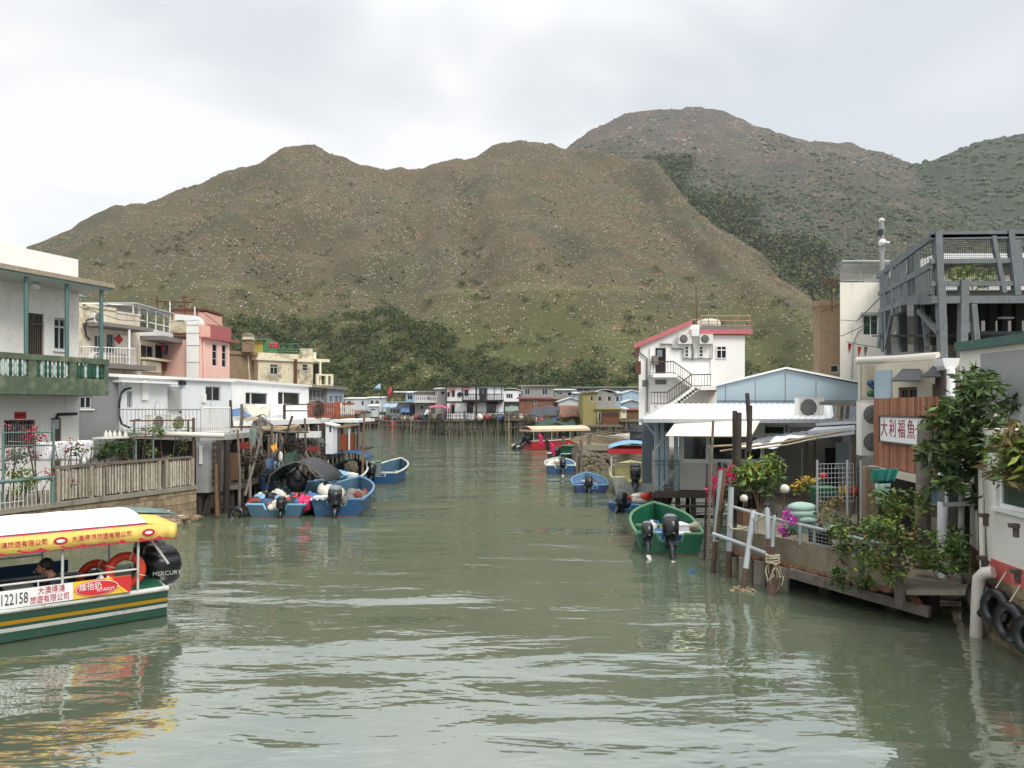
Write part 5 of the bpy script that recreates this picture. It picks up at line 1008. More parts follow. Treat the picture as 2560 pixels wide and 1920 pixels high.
def boat(name, label, stern, head, L, B, D, rise, out='hull_blue', inn='inner_blue', rim='rim_blue', boot='boot_red', zf=.02, motors=((0, .9, 1.0),), thwarts=(.35, .62), cat='boat', group='small boats moored along the creek', strips=(), keel=-.35, bluff=.4, notch=.18, flare=.84, top='mer_grey'):
    """stern: plan point of the transom at the waterline; head: compass of the bow in radians from +x"""
    t = T(name, label, cat, (stern[0], stern[1], 0), group, True, head); n = 16; secs, ins = [], []
    for i in range(n + 1):
        s = i / n; w = B / 2 * (.93 + .07 * math.sin(min(s / .4, 1) * math.pi / 2)) * (1 if s < bluff else max(.0, 1 - ((s - bluff) / (1 - bluff)) ** 3.2)); w = max(w, .015)
        zs = D + rise * s ** 2.0; zc = .02 + .35 * rise * s ** 3; zk = keel + (abs(keel) + .02 + .4 * rise) * s ** 5; x = s * L
        rk = .16 * s ** 3 * L * .5
        secs.append([(x + rk, w, zs), (x + rk * .95, w * .985 - .004, zs - .09), (x + rk * .35, w * flare, zc), (x, w * .25, zk * .9), (x, 0, zk), (x, -w * .25, zk * .9), (x + rk * .35, -w * flare, zc), (x + rk * .95, -w * .985 + .004, zs - .09), (x + rk, -w, zs)])
        wi = max(w - .07, .006); xi = max(x + rk - (.1 if s > .9 else 0), .07); zf_ = zf + .25 * rise * s ** 2
        ins.append([(xi, wi, zs - .005), (max(x + rk * .4, .07), max(wi * flare, .004), zf_), (max(x + rk * .4, .07), 0, zf_), (max(x + rk * .4, .07), -max(wi * flare, .004), zf_), (xi, -wi, zs - .005)])
    h = MB(); k = 9; vs = [p for s in secs for p in s]
    top_f, low_f = [], []
    for i in range(n):
        for j in range(k - 1):
            q = (i * k + j, (i + 1) * k + j, (i + 1) * k + j + 1, i * k + j + 1); (low_f if 2 <= j <= 5 else top_f).append(q)
    h.add(vs, top_f, out, True); h.add(vs, low_f, boot, True)
    zt = D - notch; a = secs[0]
    h.add([a[0], (0, B * .2, D), (0, B * .16, zt), (0, -B * .16, zt), (0, -B * .2, D), a[8], a[6], a[5], a[4], a[3], a[2]], [(0, 1, 2, 10), (2, 3, 6, 10), (3, 4, 5, 6)], out); h.add([a[2], a[3], a[4], a[5], a[6]], [(4, 3, 2, 1, 0)], boot)
    hull = h.build('hull', t)
    q = MB(); vs = [p for s in ins for p in s]; q.add(vs, [(i * 5 + j + 1, (i + 1) * 5 + j + 1, (i + 1) * 5 + j, i * 5 + j) for i in range(n) for j in range(4)], inn, False)
    b = ins[0]; q.add([b[0], (.07, B * .2, D), (.07, B * .16, zt), (.07, -B * .16, zt), (.07, -B * .2, D), b[4], b[3], b[1]], [(7, 2, 1, 0), (7, 6, 3, 2), (6, 5, 4, 3)], inn)
    q.add([(0, B * .16, zt), (.07, B * .16, zt), (.07, -B * .16, zt), (0, -B * .16, zt)], [(0, 1, 2, 3)], rim); q.build('interior', t)
    g = MB(); g.path([V3(s[0]) for s in secs], .05, rim, 6); g.path([V3(s[8]) for s in secs], .05, rim, 6)
    for sg in (1, -1): g.path([(.035, sg * B * .465, D), (.035, sg * B * .2, D), (.035, sg * B * .16, zt)], .045, rim, 6)
    g.build('gunwale', t)
    for s in thwarts:
        i = int(s * n); w = ins[i][0][1]; mb = MB(); mb.box(s * L - .12, -w, D * .55, s * L + .12, w, D * .55 + .05, inn if s < .5 else rim); mb.build('thwart', t)
    for (f0, f1, m_) in strips:
        mb = MB()
        for sg, j0, j1 in ((1, 1, 2), (-1, 7, 6)):
            vs = []
            for s in secs: p0, p1 = V3(s[j0]), V3(s[j1]); o_ = V3((0, sg * .012, 0)); vs += [p0.lerp(p1, f0) + o_, p0.lerp(p1, f1) + o_]
            fs = [(i * 2, i * 2 + 2, i * 2 + 3, i * 2 + 1) for i in range(n)]; mb.add(vs, fs if sg < 0 else [f[::-1] for f in fs], m_, True)
        mb.build('painted_stripe', hull)
    for (y, tilt, kk, *r) in motors: outboard(t, .2 if len(r) > 1 else -.02, y, zt + .0, tilt, kk, 'mer_black', r[0] if r else top, 'prop_white' if tilt > .5 else 'mer_grey', r[1] if len(r) > 1 else None)
    return t
def loc(t, x, y, z): return t.matrix_basis @ V3((x, y, z))
def hd(dx, dy): return math.atan2(dy, dx)
def stuff_box(name, label, cat, c, w_, d_, h_, m, lid=None, rz=.3, group=None):
    """a small box or tub with a lid or rim, standing at c"""
    t = T(name, label, cat, c, group, True, rz); mb = MB(); mb.prism([(-w_ / 2, -d_ / 2, 0), (w_ / 2, -d_ / 2, 0), (w_ / 2, d_ / 2, 0), (-w_ / 2, d_ / 2, 0)], (0, 0, h_), m); mb.build('body', t)
    mb = MB(); mb.box(-w_ * .53, -d_ * .53, h_ + .002, w_ * .53, d_ * .53, h_ + .045, lid or m); mb.build('lid', t); return t
def bundle(name, label, cat, c, rx, rz, m, seed, n=5, m2=None):
    rs = random.Random(seed); c = V3(c); mb = MB()
    mb.ball(c + V3((0, 0, rz * .35)), rx, rx * .8, rz * .7, m, 11, 7, .2, rs)
    for i in range(n): mb.ball(c + V3((rs.uniform(-rx, rx) * .8, rs.uniform(-rx, rx) * .8, rz * rs.uniform(.2, .8))), rx * rs.uniform(.25, .5), rx * rs.uniform(.25, .5), rz * rs.uniform(.25, .5), m2 if m2 and i % 2 else m, 9, 6, .25, rs)
    return mb.build(name, None, label, cat, base=c)
def dome(t, x0, x1, w, z0, zc, m, name='canopy', posts=True, thick=.03, pm='steel', n=6, drop=0.0, dm=None):
    rows = []
    for i in range(n + 1):
        x = x0 + (x1 - x0) * i / n; rows.append([V3((x, -w + 2 * w * j / 10, z0 + (zc - z0) * (1 - ((j - 5) / 5) ** 2))) for j in range(11)])
    mb = MB(); mb.sheet(rows, m, thick); o = mb.build(name, t)
    if drop:
        mb = MB()
        for sg in (-1, 1): mb.box(x0, sg * w - .012, z0 - drop, x1, sg * w + .012, z0 + .01, dm or m)
        for x in (x0, x1): mb.box(x - .012, -w, z0 - drop, x + .012, w, z0 + .01, dm or m)
        mb.build('valance', o)
    return o
# -- east side boats
gs = G(1676, 1386); t = boat('motor_boat', 'green open boat with two tilted outboards, nearest the concrete quay', gs, hd(.10, 1), 4.3, 1.78, .52, .2, 'hull_green', 'inner_green', 'rim_green', 'boot_red', motors=((.0, .6, 1.1), (.58, .62, .8)), notch=.2, bluff=.3)
stuff_box('cool_box', 'blue and white cool box inside the green boat', 'cool box', loc(t, .7, -.42, .1), .34, .5, .3, 'cloth_blue', 'white_clean', t.rotation_euler.z); stuff_box('tank', 'white fuel tank lying ahead of the cool box in the green boat', 'fuel tank', loc(t, 1.5, -.38, .1), .4, .5, .42, 'white_clean', 'white_clean', .2)
bundle('rope_coil', 'coil of pale rope heaped on the quay side of the green boat', 'rope', loc(t, .45, -.66, .55), .13, .2, 'rope', 5); mb = MB(); mb.lathe(loc(t, 1.9, .3, .1), [(.13, 0), (.15, .35), (.1, .4), (.05, .42), (.05, .48)], 'prop_white', 10); mb.build('jerry_can', None, 'white bottle standing between the motors of the green boat', 'bottle', base=loc(t, 1.9, .3, .1))
p = MB(); a = loc(t, 4.9, 0, 1.0); p.path([a, a + V3((.02, .1, 1.3)), (xat(1668, 24.5), 24.5, zat(1090, 24.5))], .035, 'wood_grey', 6); p.build('mooring_pole', None, 'thin pole rising from the bow of the green boat to the cream awning', 'pole', base=a)
gs = G(1560, 1281); t = boat('motor_boat', 'blue boat turned to the bank with a white and orange sack aboard', gs, hd(.62, .8), 3.6, 1.45, .3, .2, 'hull_blue', 'hull_navy', 'rim_blue', 'hull_navy', motors=((.1, .75, .95, 'mer_black'),), bluff=.3)
bundle('sack', 'cream sack with an orange patch lying in the turned blue boat', 'sack', loc(t, 1.1, -.1, .25), .5, .32, 'petal_white', 3, 6, 'lifebuoy'); bundle('float', 'round white float in the bow of the turned blue boat', 'float', loc(t, 2.7, .05, .4), .16, .3, 'petal_white', 8, 0)
gs = G(1478, 1232); t = boat('motor_boat', 'small navy boat with pale blue gunwales and a raised black motor', gs, hd(.05, 1), 3.8, 1.6, .34, .18, 'hull_navy', 'rim_blue', 'rim_blue', 'hull_navy', motors=((.1, .7, .95, 'mer_black'),), bluff=.3)
stuff_box('seat_box', 'dark blue seat box across the small navy boat', 'box', loc(t, .6, .4, .08), .35, .6, .26, 'hull_navy', 'cloth_blue', 1.57)
gs = G(1588, 1236); t = boat('motor_boat', 'cream motor boat under a pale blue canopy with a big black outboard', gs, hd(.12, 1), 5.2, 2.1, .72, .3, 'hull_grey', 'hull_cream', 'hull_cream', 'hull_grey', motors=((.0, .3, 1.3, 'mer_black'),), notch=.2, bluff=.45)
dome(t, 1.0, 4.2, 1.12, 1.88, 2.12, 'hull_sky', drop=.2, dm='hull_red')
for x, y in ((1.1, 1.0), (1.1, -1.0), (4.1, .9), (4.1, -.9)): mb = MB(); mb.path([(x, y, .7), (x, y, 1.9)], .03, 'rim_white', 6); mb.build('canopy_post', t)
mb = MB(); mb.box(2.2, -.7, .2, 2.9, .8, 1.05, 'hull_cream'); mb.box(2.15, -.75, 1.052, 2.95, .85, 1.12, 'tarp_cream'); mb.build('console', t)
gs = G(1402, 1186); t = boat('motor_boat', 'blue boat with a cream sheet over its motor, moored below the stone pier', gs, hd(.03, 1), 4.2, 1.72, .5, .14, 'hull_blue', 'rim_blue', 'rim_white', 'boot_red', motors=((-.1, .6, 1.0, 'mer_black'),), bluff=.35)
bundle('cover_sheet', 'crumpled cream sheet in the blue boat below the stone pier', 'sheet', loc(t, .9, .3, .4), .5, .35, 'tarp_cream', 12, 7, 'petal_white')
gs = G(1392, 1152); t = boat('motor_boat', 'green decked boat with a red waterline behind the sheeted blue boat', gs, hd(.55, .85), 4.6, 1.7, .5, .25, 'hull_dgreen', 'inner_green', 'rim_white', 'hull_red', motors=((.0, .8, 1.1, 'mer_black'),), zf=.3)
mb = MB(); mb.box(1.6, -.55, .4, 2.9, .55, .95, 'inner_green'); mb.box(1.5, -.62, .952, 3.0, .62, 1.0, 'rail_green'); mb.build('cabin', t)
for q, px in enumerate((1382, 1398, 1412)): cloth('pennant', ['pink pennant flying above the green decked boat', 'black pennant flying above the green decked boat', 'folded pink flag hanging beside the green decked boat'][q], 'flag', ((px - 36, 1082 + q * 12, 50), (px - 26, 1090 + q * 12, 50), (px - 24, 1118 + q * 12, 50), (px - 34, 1112 + q * 10, 50)), ['petal_pink', 'black', 'petal_pink'][q], .05, 4)
gs = G(1318, 1123); t = boat('motor_boat', 'red motor boat under a long cream canopy with black outboards', gs, hd(.86, .5), 6.4, 1.95, .75, .3, 'hull_red', 'hull_red', 'rim_white', 'hull_red', motors=((.35, .9, 1.3, 'mer_black'), (-.3, .8, 1.2, 'mer_black')), zf=.3, bluff=.55)
M('canopy_peach', (206, 184, 154), .7, .08, 2); dome(t, -.2, 6.2, 1.05, 1.75, 2.05, 'canopy_peach', drop=.15)
for x in (.1, 2, 4, 6):
    for sg in (-1, 1): mb = MB(); mb.path([(x, sg * (.95 if x < 5 else .6), .7), (x, sg * .95, 1.8)], .025, 'rim_white', 5); mb.build('canopy_post', t)
for k, (px, py, lb, hh, Lb) in enumerate(((1440, 1112, 'long white edged red boat lying behind the red motor boat', (.9, .35), 6.5), (1475, 1104, 'second long red boat, nearer the olive stilt house', (.95, .3), 6.0))):
    gs = G(px, py); t = boat('long_boat', lb, gs, hd(*hh), Lb, 1.5, .6, .35, 'hull_red', 'hull_red', 'rim_white', 'boot_red', motors=(), group='red long boats')
gs = G(948, 1052 + 2); 
# -- west side boats
gs = G(842, 1291); t = boat('fishing_boat', 'bright blue open boat with a large grey topped outboard', gs, hd(-.06, 1), 5.0, 1.85, .58, .28, 'hull_blue', 'inner_blue', 'rim_blue', 'boot_red', motors=((.02, .12, 1.22),), notch=.22, bluff=.3)
stuff_box('cool_box', 'blue box with a white lid beside the motor of the bright blue boat', 'cool box', loc(t, .3, .48, .32), .34, .62, .3, 'hull_navy', 'white_clean', t.rotation_euler.z); bundle('net_heap', 'heap of pale net and floats in the bright blue boat', 'net', loc(t, 1.6, .5, .35), .42, .5, 'petal_white', 15, 8, 'rope'); bundle('gear_heap', 'dark grey sheet over gear in the bright blue boat', 'sheet', loc(t, 1.0, -.45, .3), .42, .5, 'shade_grey', 16, 4, 'boot_red')
for i in range(6): bundle('float', 'small white net float hung on the stern of the bright blue boat', 'float', loc(t, -.06, .85 - i * .1, .56 + .05 * (i % 2)), .045, .07, 'petal_white', 20 + i, 0)['group'] = 'net floats on the blue boat'
gs = G(688, 1293); t = boat('fishing_boat', 'worn teal sampan piled with nets under a dark sheet on hoops', gs, hd(.02, 1), 5.2, 2.1, .42, .3, 'hull_teal', 'hull_teal', 'hull_sky', 'boot_red', motors=((-.25, .2, .8, 'mer_black'),), zf=.12, bluff=.5)
rows = []
for i in range(5):
    x = 2.2 + 2.4 * i / 4; rows.append([V3((x, -1.15 + 2.3 * j / 10, .98 + .72 * (1 - abs((j - 5) / 5) ** 1.7) - .05 * math.sin(j * 1.3 + i))) for j in range(11)])
mb = MB(); mb.sheet(rows, 'tarp_black', .02); mb.build('canopy', t)
for x in (2.2, 4.6): mb = MB(); mb.path([(x, -1.17 + 2.34 * j / 10, (.3 if j in (0, 10) else .97 + .74 * (1 - abs((j - 5) / 5) ** 1.7))) for j in range(11)], .022, 'wood_grey', 5); mb.build('canopy_hoop', t)
rs_ = random.Random(3); gm = ['crate_red', 'barrel_blue', 'petal_white', 'net_green', 'petal_pink', 'hull_sky', 'black', 'rope', 'lifebuoy', 'tarp_blue', 'net_brown', 'petal_white', 'shade_grey', 'tarp_cream']
gl = ['red', 'blue', 'white', 'dark green', 'pink', 'pale blue', 'black', 'straw coloured', 'orange', 'bright blue', 'brown', 'cream', 'grey', 'yellowish']; gk = ['sack', 'cloth', 'net', 'bag', 'bundle']
for i, m_ in enumerate(gm):
    y_, x_ = .85 - 1.75 * (i % 5) / 4, .35 + .62 * (i // 5); bundle('gear_bundle', f'{gl[i]} {gk[i % 5]} in the gear heaped in the worn teal sampan', gk[i % 5], loc(t, x_, y_, .2 + .1 * rs_.random()), .24 + .1 * rs_.random(), .3 + .16 * rs_.random(), m_, 40 + i, 6, gm[(i * 5 + 3) % 14])
bundle('net_ball', 'big black ball of net hanging under the dark sheet of the sampan', 'net', loc(t, 2.6, .1, .75), .38, .6, 'black', 60, 5)
mb = MB(); c = loc(t, -.1, 1.28, .1); mb.torus(c, .2, .09, (0, -1, .1), 'mer_black', 18, 8); mb.build('tyre_fender', None, 'small tyre fender at the corner of the worn teal sampan', 'tyre', base=c)
gs = G(850, 1232); t = boat('fishing_boat', 'blue boat with a low blue canopy behind the bright blue boat', gs, hd(-.1, 1), 5.0, 1.9, .7, .4, 'hull_blue', 'inner_blue', 'rim_white', 'boot_red', motors=(), bluff=.35); dome(t, 2.6, 5.2, 1.0, 1.25, 1.6, 'hull_blue'); bundle('gear_heap', 'brown basket and sheet on the blue boat with a low canopy', 'basket', loc(t, 1.5, -.3, .7), .35, .55, 'net_brown', 61, 4, 'shade_grey'); bundle('cover_sheet', 'aqua sheet spread in the blue boat with a low canopy', 'sheet', loc(t, .8, .0, .55), .7, .3, 'hull_sky', 62, 6, 'petal_white')
for x, y in ((2.7, .9), (2.7, -.9), (5, .6), (5, -.6)): mb = MB(); mb.path([(x, y, .8), (x, y, 1.3)], .025, 'rim_white', 5); mb.build('canopy_post', t)
gs = G(948, 1211); t = boat('fishing_boat', 'blue boat with a tilted motor farthest along the west bank', gs, hd(.06, 1), 4.6, 1.72, .56, .38, 'hull_blue', 'inner_blue', 'rim_white', 'boot_red', motors=((.35, .5, 1.15),), bluff=.35)
stuff_box('seat_box', 'pale green box aboard the farthest blue boat of the west bank', 'box', loc(t, 1.2, .45, .3), .5, .6, .7, 'glass_pale', 'rail_green', .1)
def gear(t, lb, spots, ms, r=.2, seed=0):
    rs = random.Random(seed)
    for i, (x, y) in enumerate(spots):
        c = loc(t, x, y, .1); mb = MB(); m1, m2 = rs.choice(ms), rs.choice(ms)
        if i % 3 == 1: mb.lathe(c, [(r * .7, 0), (r * .8, .25), (r * .86, .27), (r * .7, .27), (r * .66, .2)], m1, 12)
        else: mb.ball(c + V3((0, 0, .12)), r, r * .8, r * .7, m1, 9, 6, .3, rs); tangle(mb, c + V3((0, 0, .15)), r * 1.3, r * 1.1, r, 20, .016, m2, rs, 6)
        mb.build('gear_heap', None, lb, 'gear', 'loose gear inside the moored boats', base=c)
BO = {o['label']: o for o in list(col.objects) if o.name.split('.')[0] in ('motor_boat', 'fishing_boat')}
gcol = ['net_brown', 'net_green', 'shade_grey', 'hull_sky', 'crate_red', 'petal_white', 'wood_pale', 'black', 'tarp_blue']
for q, (key, lb, sp) in enumerate((('bright blue open', 'small heap of gear in the bright blue open boat', ((.5, -.3), (1.9, -.3), (2.6, .3), (2.3, -.05), (3.2, .1), (1.2, .1))), ('low blue canopy', 'small heap of gear in the boat with the low blue canopy', ((.5, .5), (.4, -.5), (1.2, .5), (1.9, .2), (2.3, -.5))), ('farthest along', 'small heap of gear in the farthest blue boat of the west bank', ((.5, -.3), (2.0, .2), (2.6, -.2), (1.6, -.45))), ('green open boat', 'small heap of gear in the green open boat', ((.5, .3), (1.2, .25), (2.4, -.15), (2.8, .15), (1.6, .1))), ('small navy boat', 'small heap of gear in the small navy boat', ((1.2, -.25), (1.8, .2), (2.4, 0))), ('turned to the bank', 'small heap of gear in the boat turned to the bank', ((1.9, .15), (2.2, -.1), (.5, .25))), ('cream sheet over', 'small heap of gear in the boat below the stone pier', ((.5, -.4), (1.8, .1), (2.4, -.2))), ('pale blue canopy', 'small heap of gear under the pale blue canopy', ((.8, .6), (1.4, -.5), (3.3, .2))))):
    gear(next(o for l_, o in BO.items() if key in l_), lb, sp, gcol, .2, q)
# -- the tour boat in front
hv = V3((-.78, -.63, 0)).normalized(); hang = math.atan2(hv.y, hv.x); left_n = V3((-hv.y, hv.x, 0)); corner = V3((xat(424, 13.0), 13.0, 0)); TB_ = 2.5; st = corner - left_n * TB_ / 2
t = boat('tour_boat', 'green tour boat with a yellow fringed canopy and two black outboards', st, hang, 9.5, TB_, .52, .3, 'hull_dgreen', 'hull_navy', 'rim_white', 'boot_black' if 'boot_black' in MATS else M('boot_black', (40, 42, 44), .6, .15, 3), motors=((.32, -.05, 1.3, 'mer_black', 'MERCURY'), (-.42, -.05, 1.3, 'mer_black', 'MERCURY')), thwarts=(), cat='tour boat', group=None, strips=((.18, .34, 'stripe_gold' if 'stripe_gold' in MATS else M('stripe_gold', (176, 134, 24), .5, .08)), (.46, .62, 'rim_white')), zf=-.05, bluff=.6, notch=.1, flare=.9, keel=-.45)
mb = MB(); mb.prism([(0.08, -1.1, .5), (.08, 1.1, .5), (.75, 1.1, .5), (.75, -1.1, .5)], (0, 0, .1), 'hull_green'); mb.build('stern_deck', t)
M('banner_white', (240, 240, 240), .5, .02); M('banner_yellow', (236, 196, 60), .6, .06); M('banner_red', (206, 48, 48), .55, .05); M('ink_red', (182, 40, 62), .6, .05); M('ink_black', (30, 30, 32), .6, .1); M('valance_yellow', (228, 196, 104), .8, .14, 5, dirt=(214, 176, 96), damt=.4, dscale=3); M('roof_white', (240, 242, 244), .7, .05, 2, dirt=(178, 194, 202), damt=.45, dscale=2)
yb = TB_ / 2 + .03; x0, x1 = .62, 7.2; zb0, zb1 = .58, .86
mb = MB(); mb.box(x0 + .86, yb - .02, zb0, x1, yb, zb1, 'banner_white'); bn = mb.build('name_board', t)
mb = MB(); mb.box(x0, yb - .02, zb0, x0 + .858, yb, zb1, 'banner_yellow'); lg = mb.build('advert_board', t)
def blob(mb, pts, y, m, th=.004): mb.prism([(x, y, z) for x, z in pts], (0, th, 0), m)
ell = lambda cx, cz, a, b, n=28, rot=0: [(cx + a * math.cos(q * 6.2832 / n) * math.cos(rot) - b * math.sin(q * 6.2832 / n) * math.sin(rot), cz + a * math.cos(q * 6.2832 / n) * math.sin(rot) + b * math.sin(q * 6.2832 / n) * math.cos(rot)) for q in range(n)]
zc_ = (zb0 + zb1) / 2; mb = MB(); blob(mb, [(x0, zb0), (x0, zb1), (x0 + .3, zb1), (x0 + .2, zc_ + .02), (x0 + .07, zb0)], yb, 'banner_red'); blob(mb, [(x0 + .1, zb0), (x0 + .24, zc_), (x0 + .42, zb1), (x0 + .37, zb1), (x0 + .18, zc_ - .01), (x0 + .04, zb0)], yb + .005, 'banner_yellow')
blob(mb, ell(x0 + .51, zc_, .33, .135), yb + .001, 'banner_red'); blob(mb, ell(x0 + .51, zc_, .315, .122), yb + .006, 'banner_white'); blob(mb, ell(x0 + .51, zc_, .303, .113), yb + .011, 'banner_red'); mb.build('logo', lg)
XD, UP = V3((-1, 0, 0)), (0, 0, 1)
text_mesh('維他奶', .13, (x0 + .61, yb + .018, zc_ + .03), XD, UP, 'banner_white', 'lettering', lg, .003, .85); text_mesh('VITASOY', .08, (x0 + .39, yb + .018, zc_ - .04), XD, UP, 'banner_white', 'lettering', lg, .003, .85)
text_mesh('大澳得鴻', .13, (x0 + 1.16, yb + .004, zc_ + .065), XD, UP, 'ink_red', 'lettering', bn, .003, .72); text_mesh('旅遊有限公司', .13, (x0 + 1.18, yb + .004, zc_ - .07), XD, UP, 'ink_red', 'lettering', bn, .003, .7)
text_mesh('122158', .25, (x0 + 1.66, yb + .004, zc_ - .01), XD, UP, 'ink_black', 'lettering', bn, .003, .5)
# canopy: white ribbed roof with a yellow scalloped valance
zv0, zv1, zr_ = 1.44, 1.67, 1.79; cx0, cx1, cw = -.1, 8.6, 1.28; rows = []
for i in range(25):
    x = .36 + (cx1 - .36) * i / 24; rows.append([V3((x, -cw + 2 * cw * j / 12, zv1 + (zr_ - zv1) * (1 - ((j - 6) / 6) ** 2) + .012 * (i % 2))) for j in range(13)])
mb = MB(); mb.sheet(rows, 'roof_white', .03, True); cp = mb.build('canopy', t)
mb = MB(); npt = 54; 
for sg in (1, -1):
    top, bot = [], []
    for i in range(npt * 2 + 1):
        x = cx0 + (cx1 - cx0) * i / (npt * 2); sag = .012 * math.sin(i * .9) + (.0 if x > .1 else .04 * math.sin(i * 2)); top.append(V3((x, sg * (cw + .005), zv1 + .02 + (-.09 * max(0, -x) ))) ); bot.append(V3((x, sg * (cw + .06 + sag), zv0 - .02 * math.sin(i * .3))))
    mb.sheet([bot, top] if sg > 0 else [top, bot], 'valance_yellow', .012)
    for i in range(npt * 2):
        if sg > 0 and i % 2 == 0: mb.prism([bot[i] + V3((0, .003, .0)), bot[i + 2] + V3((0, .003, 0)), bot[i + 1] + V3((0, .003, .015)), ], (0, .004, 0), 'ink_red')
mb.sheet([[V3((cx0, -cw, zv1 - .02)), V3((cx0, cw, zv1 - .02))], [V3((.37, -cw, zv1 + .03)), V3((.37, cw, zv1 + .03))]], 'valance_yellow', .012); va = mb.build('valance', cp)
mb = MB()
n = 30
for i in range(n): xa = cx0 + (cx1 - cx0) * i / n; xb = cx0 + (cx1 - cx0) * (i + 1) / n; xm = (xa + xb) / 2; yy = cw + .068; mb.prism([(xa, yy, zv0 + .05), (xa, yy, zv0 - .02), (xb, yy, zv0 - .02), (xb, yy, zv0 + .05), (xb - .05, yy, zv0 + .018), (xm, yy, zv0), (xa + .05, yy, zv0 + .018)], (0, .004, 0), 'ink_red')
mb.build('scalloped_trim', va); mb = MB(); mb.box(.37, cw + .008, zv1 + .035, cx1, cw + .02, zv1 + .06, 'ink_red'); mb.build('piping', va)
for xs in (1.06, 2.28, 3.5, 4.7): text_mesh('大澳得鴻旅遊有限公司', .105, (xs, cw + .052, zv0 + .13), XD, (0, -.2, 1), 'ink_red', 'lettering', va, .004, .85)
for xs in (.36, 1.66, 2.9):
    mb = MB(); blob(mb, ell(xs, zv0 + .125, .1, .062), cw + .058, 'ink_red', .01); blob(mb, ell(xs, zv0 + .125, .06, .026), cw + .07, 'banner_white', .004); mb.build('logo', va)
mb = MB(); mb.path([(x_, y_, z_) for x_, y_, z_ in ((.4, -.2, 1.72), (-.6, -.2, 1.58))], .015, 'rim_white', 5); mb.path([(.4, -1.1, 1.7), (-.6, -1.1, 1.58)], .015, 'rim_white', 5); mb.sheet(wavy((.45, -1.15, 1.74), (.45, -.15, 1.76), (-.5, -.15, 1.62), (-.5, -1.15, 1.62), 8, 5, .03, 7), 'pipe_green', .015); mb.build('stern_awning', cp)
for x in (.5, 1.62, 2.6, 4.6, 6.4, 8.3):
    for sg in (1, -1): mb = MB(); mb.path([(x, sg * 1.2, .55), (x, sg * 1.25, 1.68)], .022, 'rim_white', 6); mb.build('canopy_post', t)
mb = MB(); mb.path([(.4, 1.2, 1.6), (.0, 1.15, .95)], .022, 'rim_white', 6); mb.build('canopy_brace', t)
mb = MB(); mb.path([(.5, 1.2, .93), (8.4, 1.2, .96)], .02, 'rim_white', 6)
for x in (.5, 1.95, 3.6, 5.0, 6.4): mb.path([(x, 1.2, .55), (x, 1.2, .94)], .014, 'rim_white', 5)
for zz in (.95, 1.25): mb.path([(1.6, -1.2, zz), (8.4, -1.2, zz)], .02, 'rim_white', 6)
mb.build('hand_rail', t)
M('seat_blue', (40, 86, 124), .6, .15, 4)
for i, x in enumerate((2.0, 2.7, 3.4, 4.1, 5.0, 5.7, 6.4)):
    mb = MB(); mb.box(x, -1.05, .28, x + .42, -.2, .36, 'seat_blue'); mb.par((x + .4, -1.05, .36), (.1, 0, .48), (0, .85, 0), (.05, 0, -.01), 'seat_blue'); mb.box(x + .1, -1, -.04, x + .14, -.25, .28, 'steel'); mb.build('seat', t)
mb = MB(); mb.box(1.2, -1.22, .35, 8.4, -1.2, .8, 'hull_blue'); mb.box(2.4, -1.19, .3, 7, -1.17, .55, 'banner_white'); mb.build('side_screen', t)
mb = MB(); mb.prism([(1.75, -.1, -.04), (2.75, -.1, -.04), (2.3, -.1, .66), (1.95, -.1, .66)], (0, .7, 0), 'engine_box' if 'engine_box' in MATS else M('engine_box', (164, 118, 40), .6, .15)); mb.box(1.92, -.12, .662, 2.33, .62, .7, 'rim_white'); mb.build('engine_box', t)
mb = MB()
for j in range(1, 12): mb.path([(x_, -cw + 2 * cw * j / 12, zv1 + (zr_ - zv1) * (1 - ((j - 6) / 6) ** 2) + .014) for x_ in (.37, 3, 6, 8.6)], .012, 'seam_blue' if j > 1 else M('seam_blue', (168, 188, 200), .7, .1), 4)
mb.build('seam', cp)
text_mesh('88', .24, (2.85, -1.15, .43), XD, UP, 'ink_black', 'lettering', t, .003)
mb = MB(); mb.box(1.35, -.6, -.04, 1.6, -.1, .6, 'mer_black'); mb.build('console', t); mb = MB(); mb.torus((1.7, -.35, .85), .16, .018, (.5, 0, 1), 'mer_black', 18, 6); mb.path([(1.55, -.35, .5), (1.7, -.35, .85)], .02, 'mer_black'); mb.build('steering_wheel', t)
for q, (x, y, z, ax, lb) in enumerate(((.62, .85, .86, (.25, .9, .15), 'orange lifebuoy hung on the stern rail nearest the motors of the tour boat'), (1.0, .35, .7, (.5, .8, .3), 'orange lifebuoy lying inboard beside a white sack on the tour boat'))):
    c = loc(t, x, y, z); r = t.matrix_basis.to_3x3(); ax = r @ V3(ax); lt = T('lifebuoy', lb, 'lifebuoy', c, 'lifebuoys on the tour boat'); mb = MB(); mb.torus(c, .25, .075, ax, 'lifebuoy', 24, 10); mb.build('ring', lt)
    u = ax.orthogonal().normalized(); v = ax.normalized().cross(u)
    for k in range(4): a = math.pi * k / 2 + .5; d = u * math.cos(a) + v * math.sin(a); mb = MB(); mb.torus(c + d * .25, .078, .01, ax.cross(d), 'rim_white', 12, 5); mb.build('strap', lt)
bundle('sack', 'white sack slumped by the stern of the tour boat', 'sack', loc(t, 1.0, .85, .4), .16, .4, 'cloth_white', 70, 3); bundle('sack', 'pink and green bag on the stern deck of the tour boat', 'bag', loc(t, .9, 1.05, .6), .13, .16, 'petal_pink', 71, 4, 'leaf_lime')
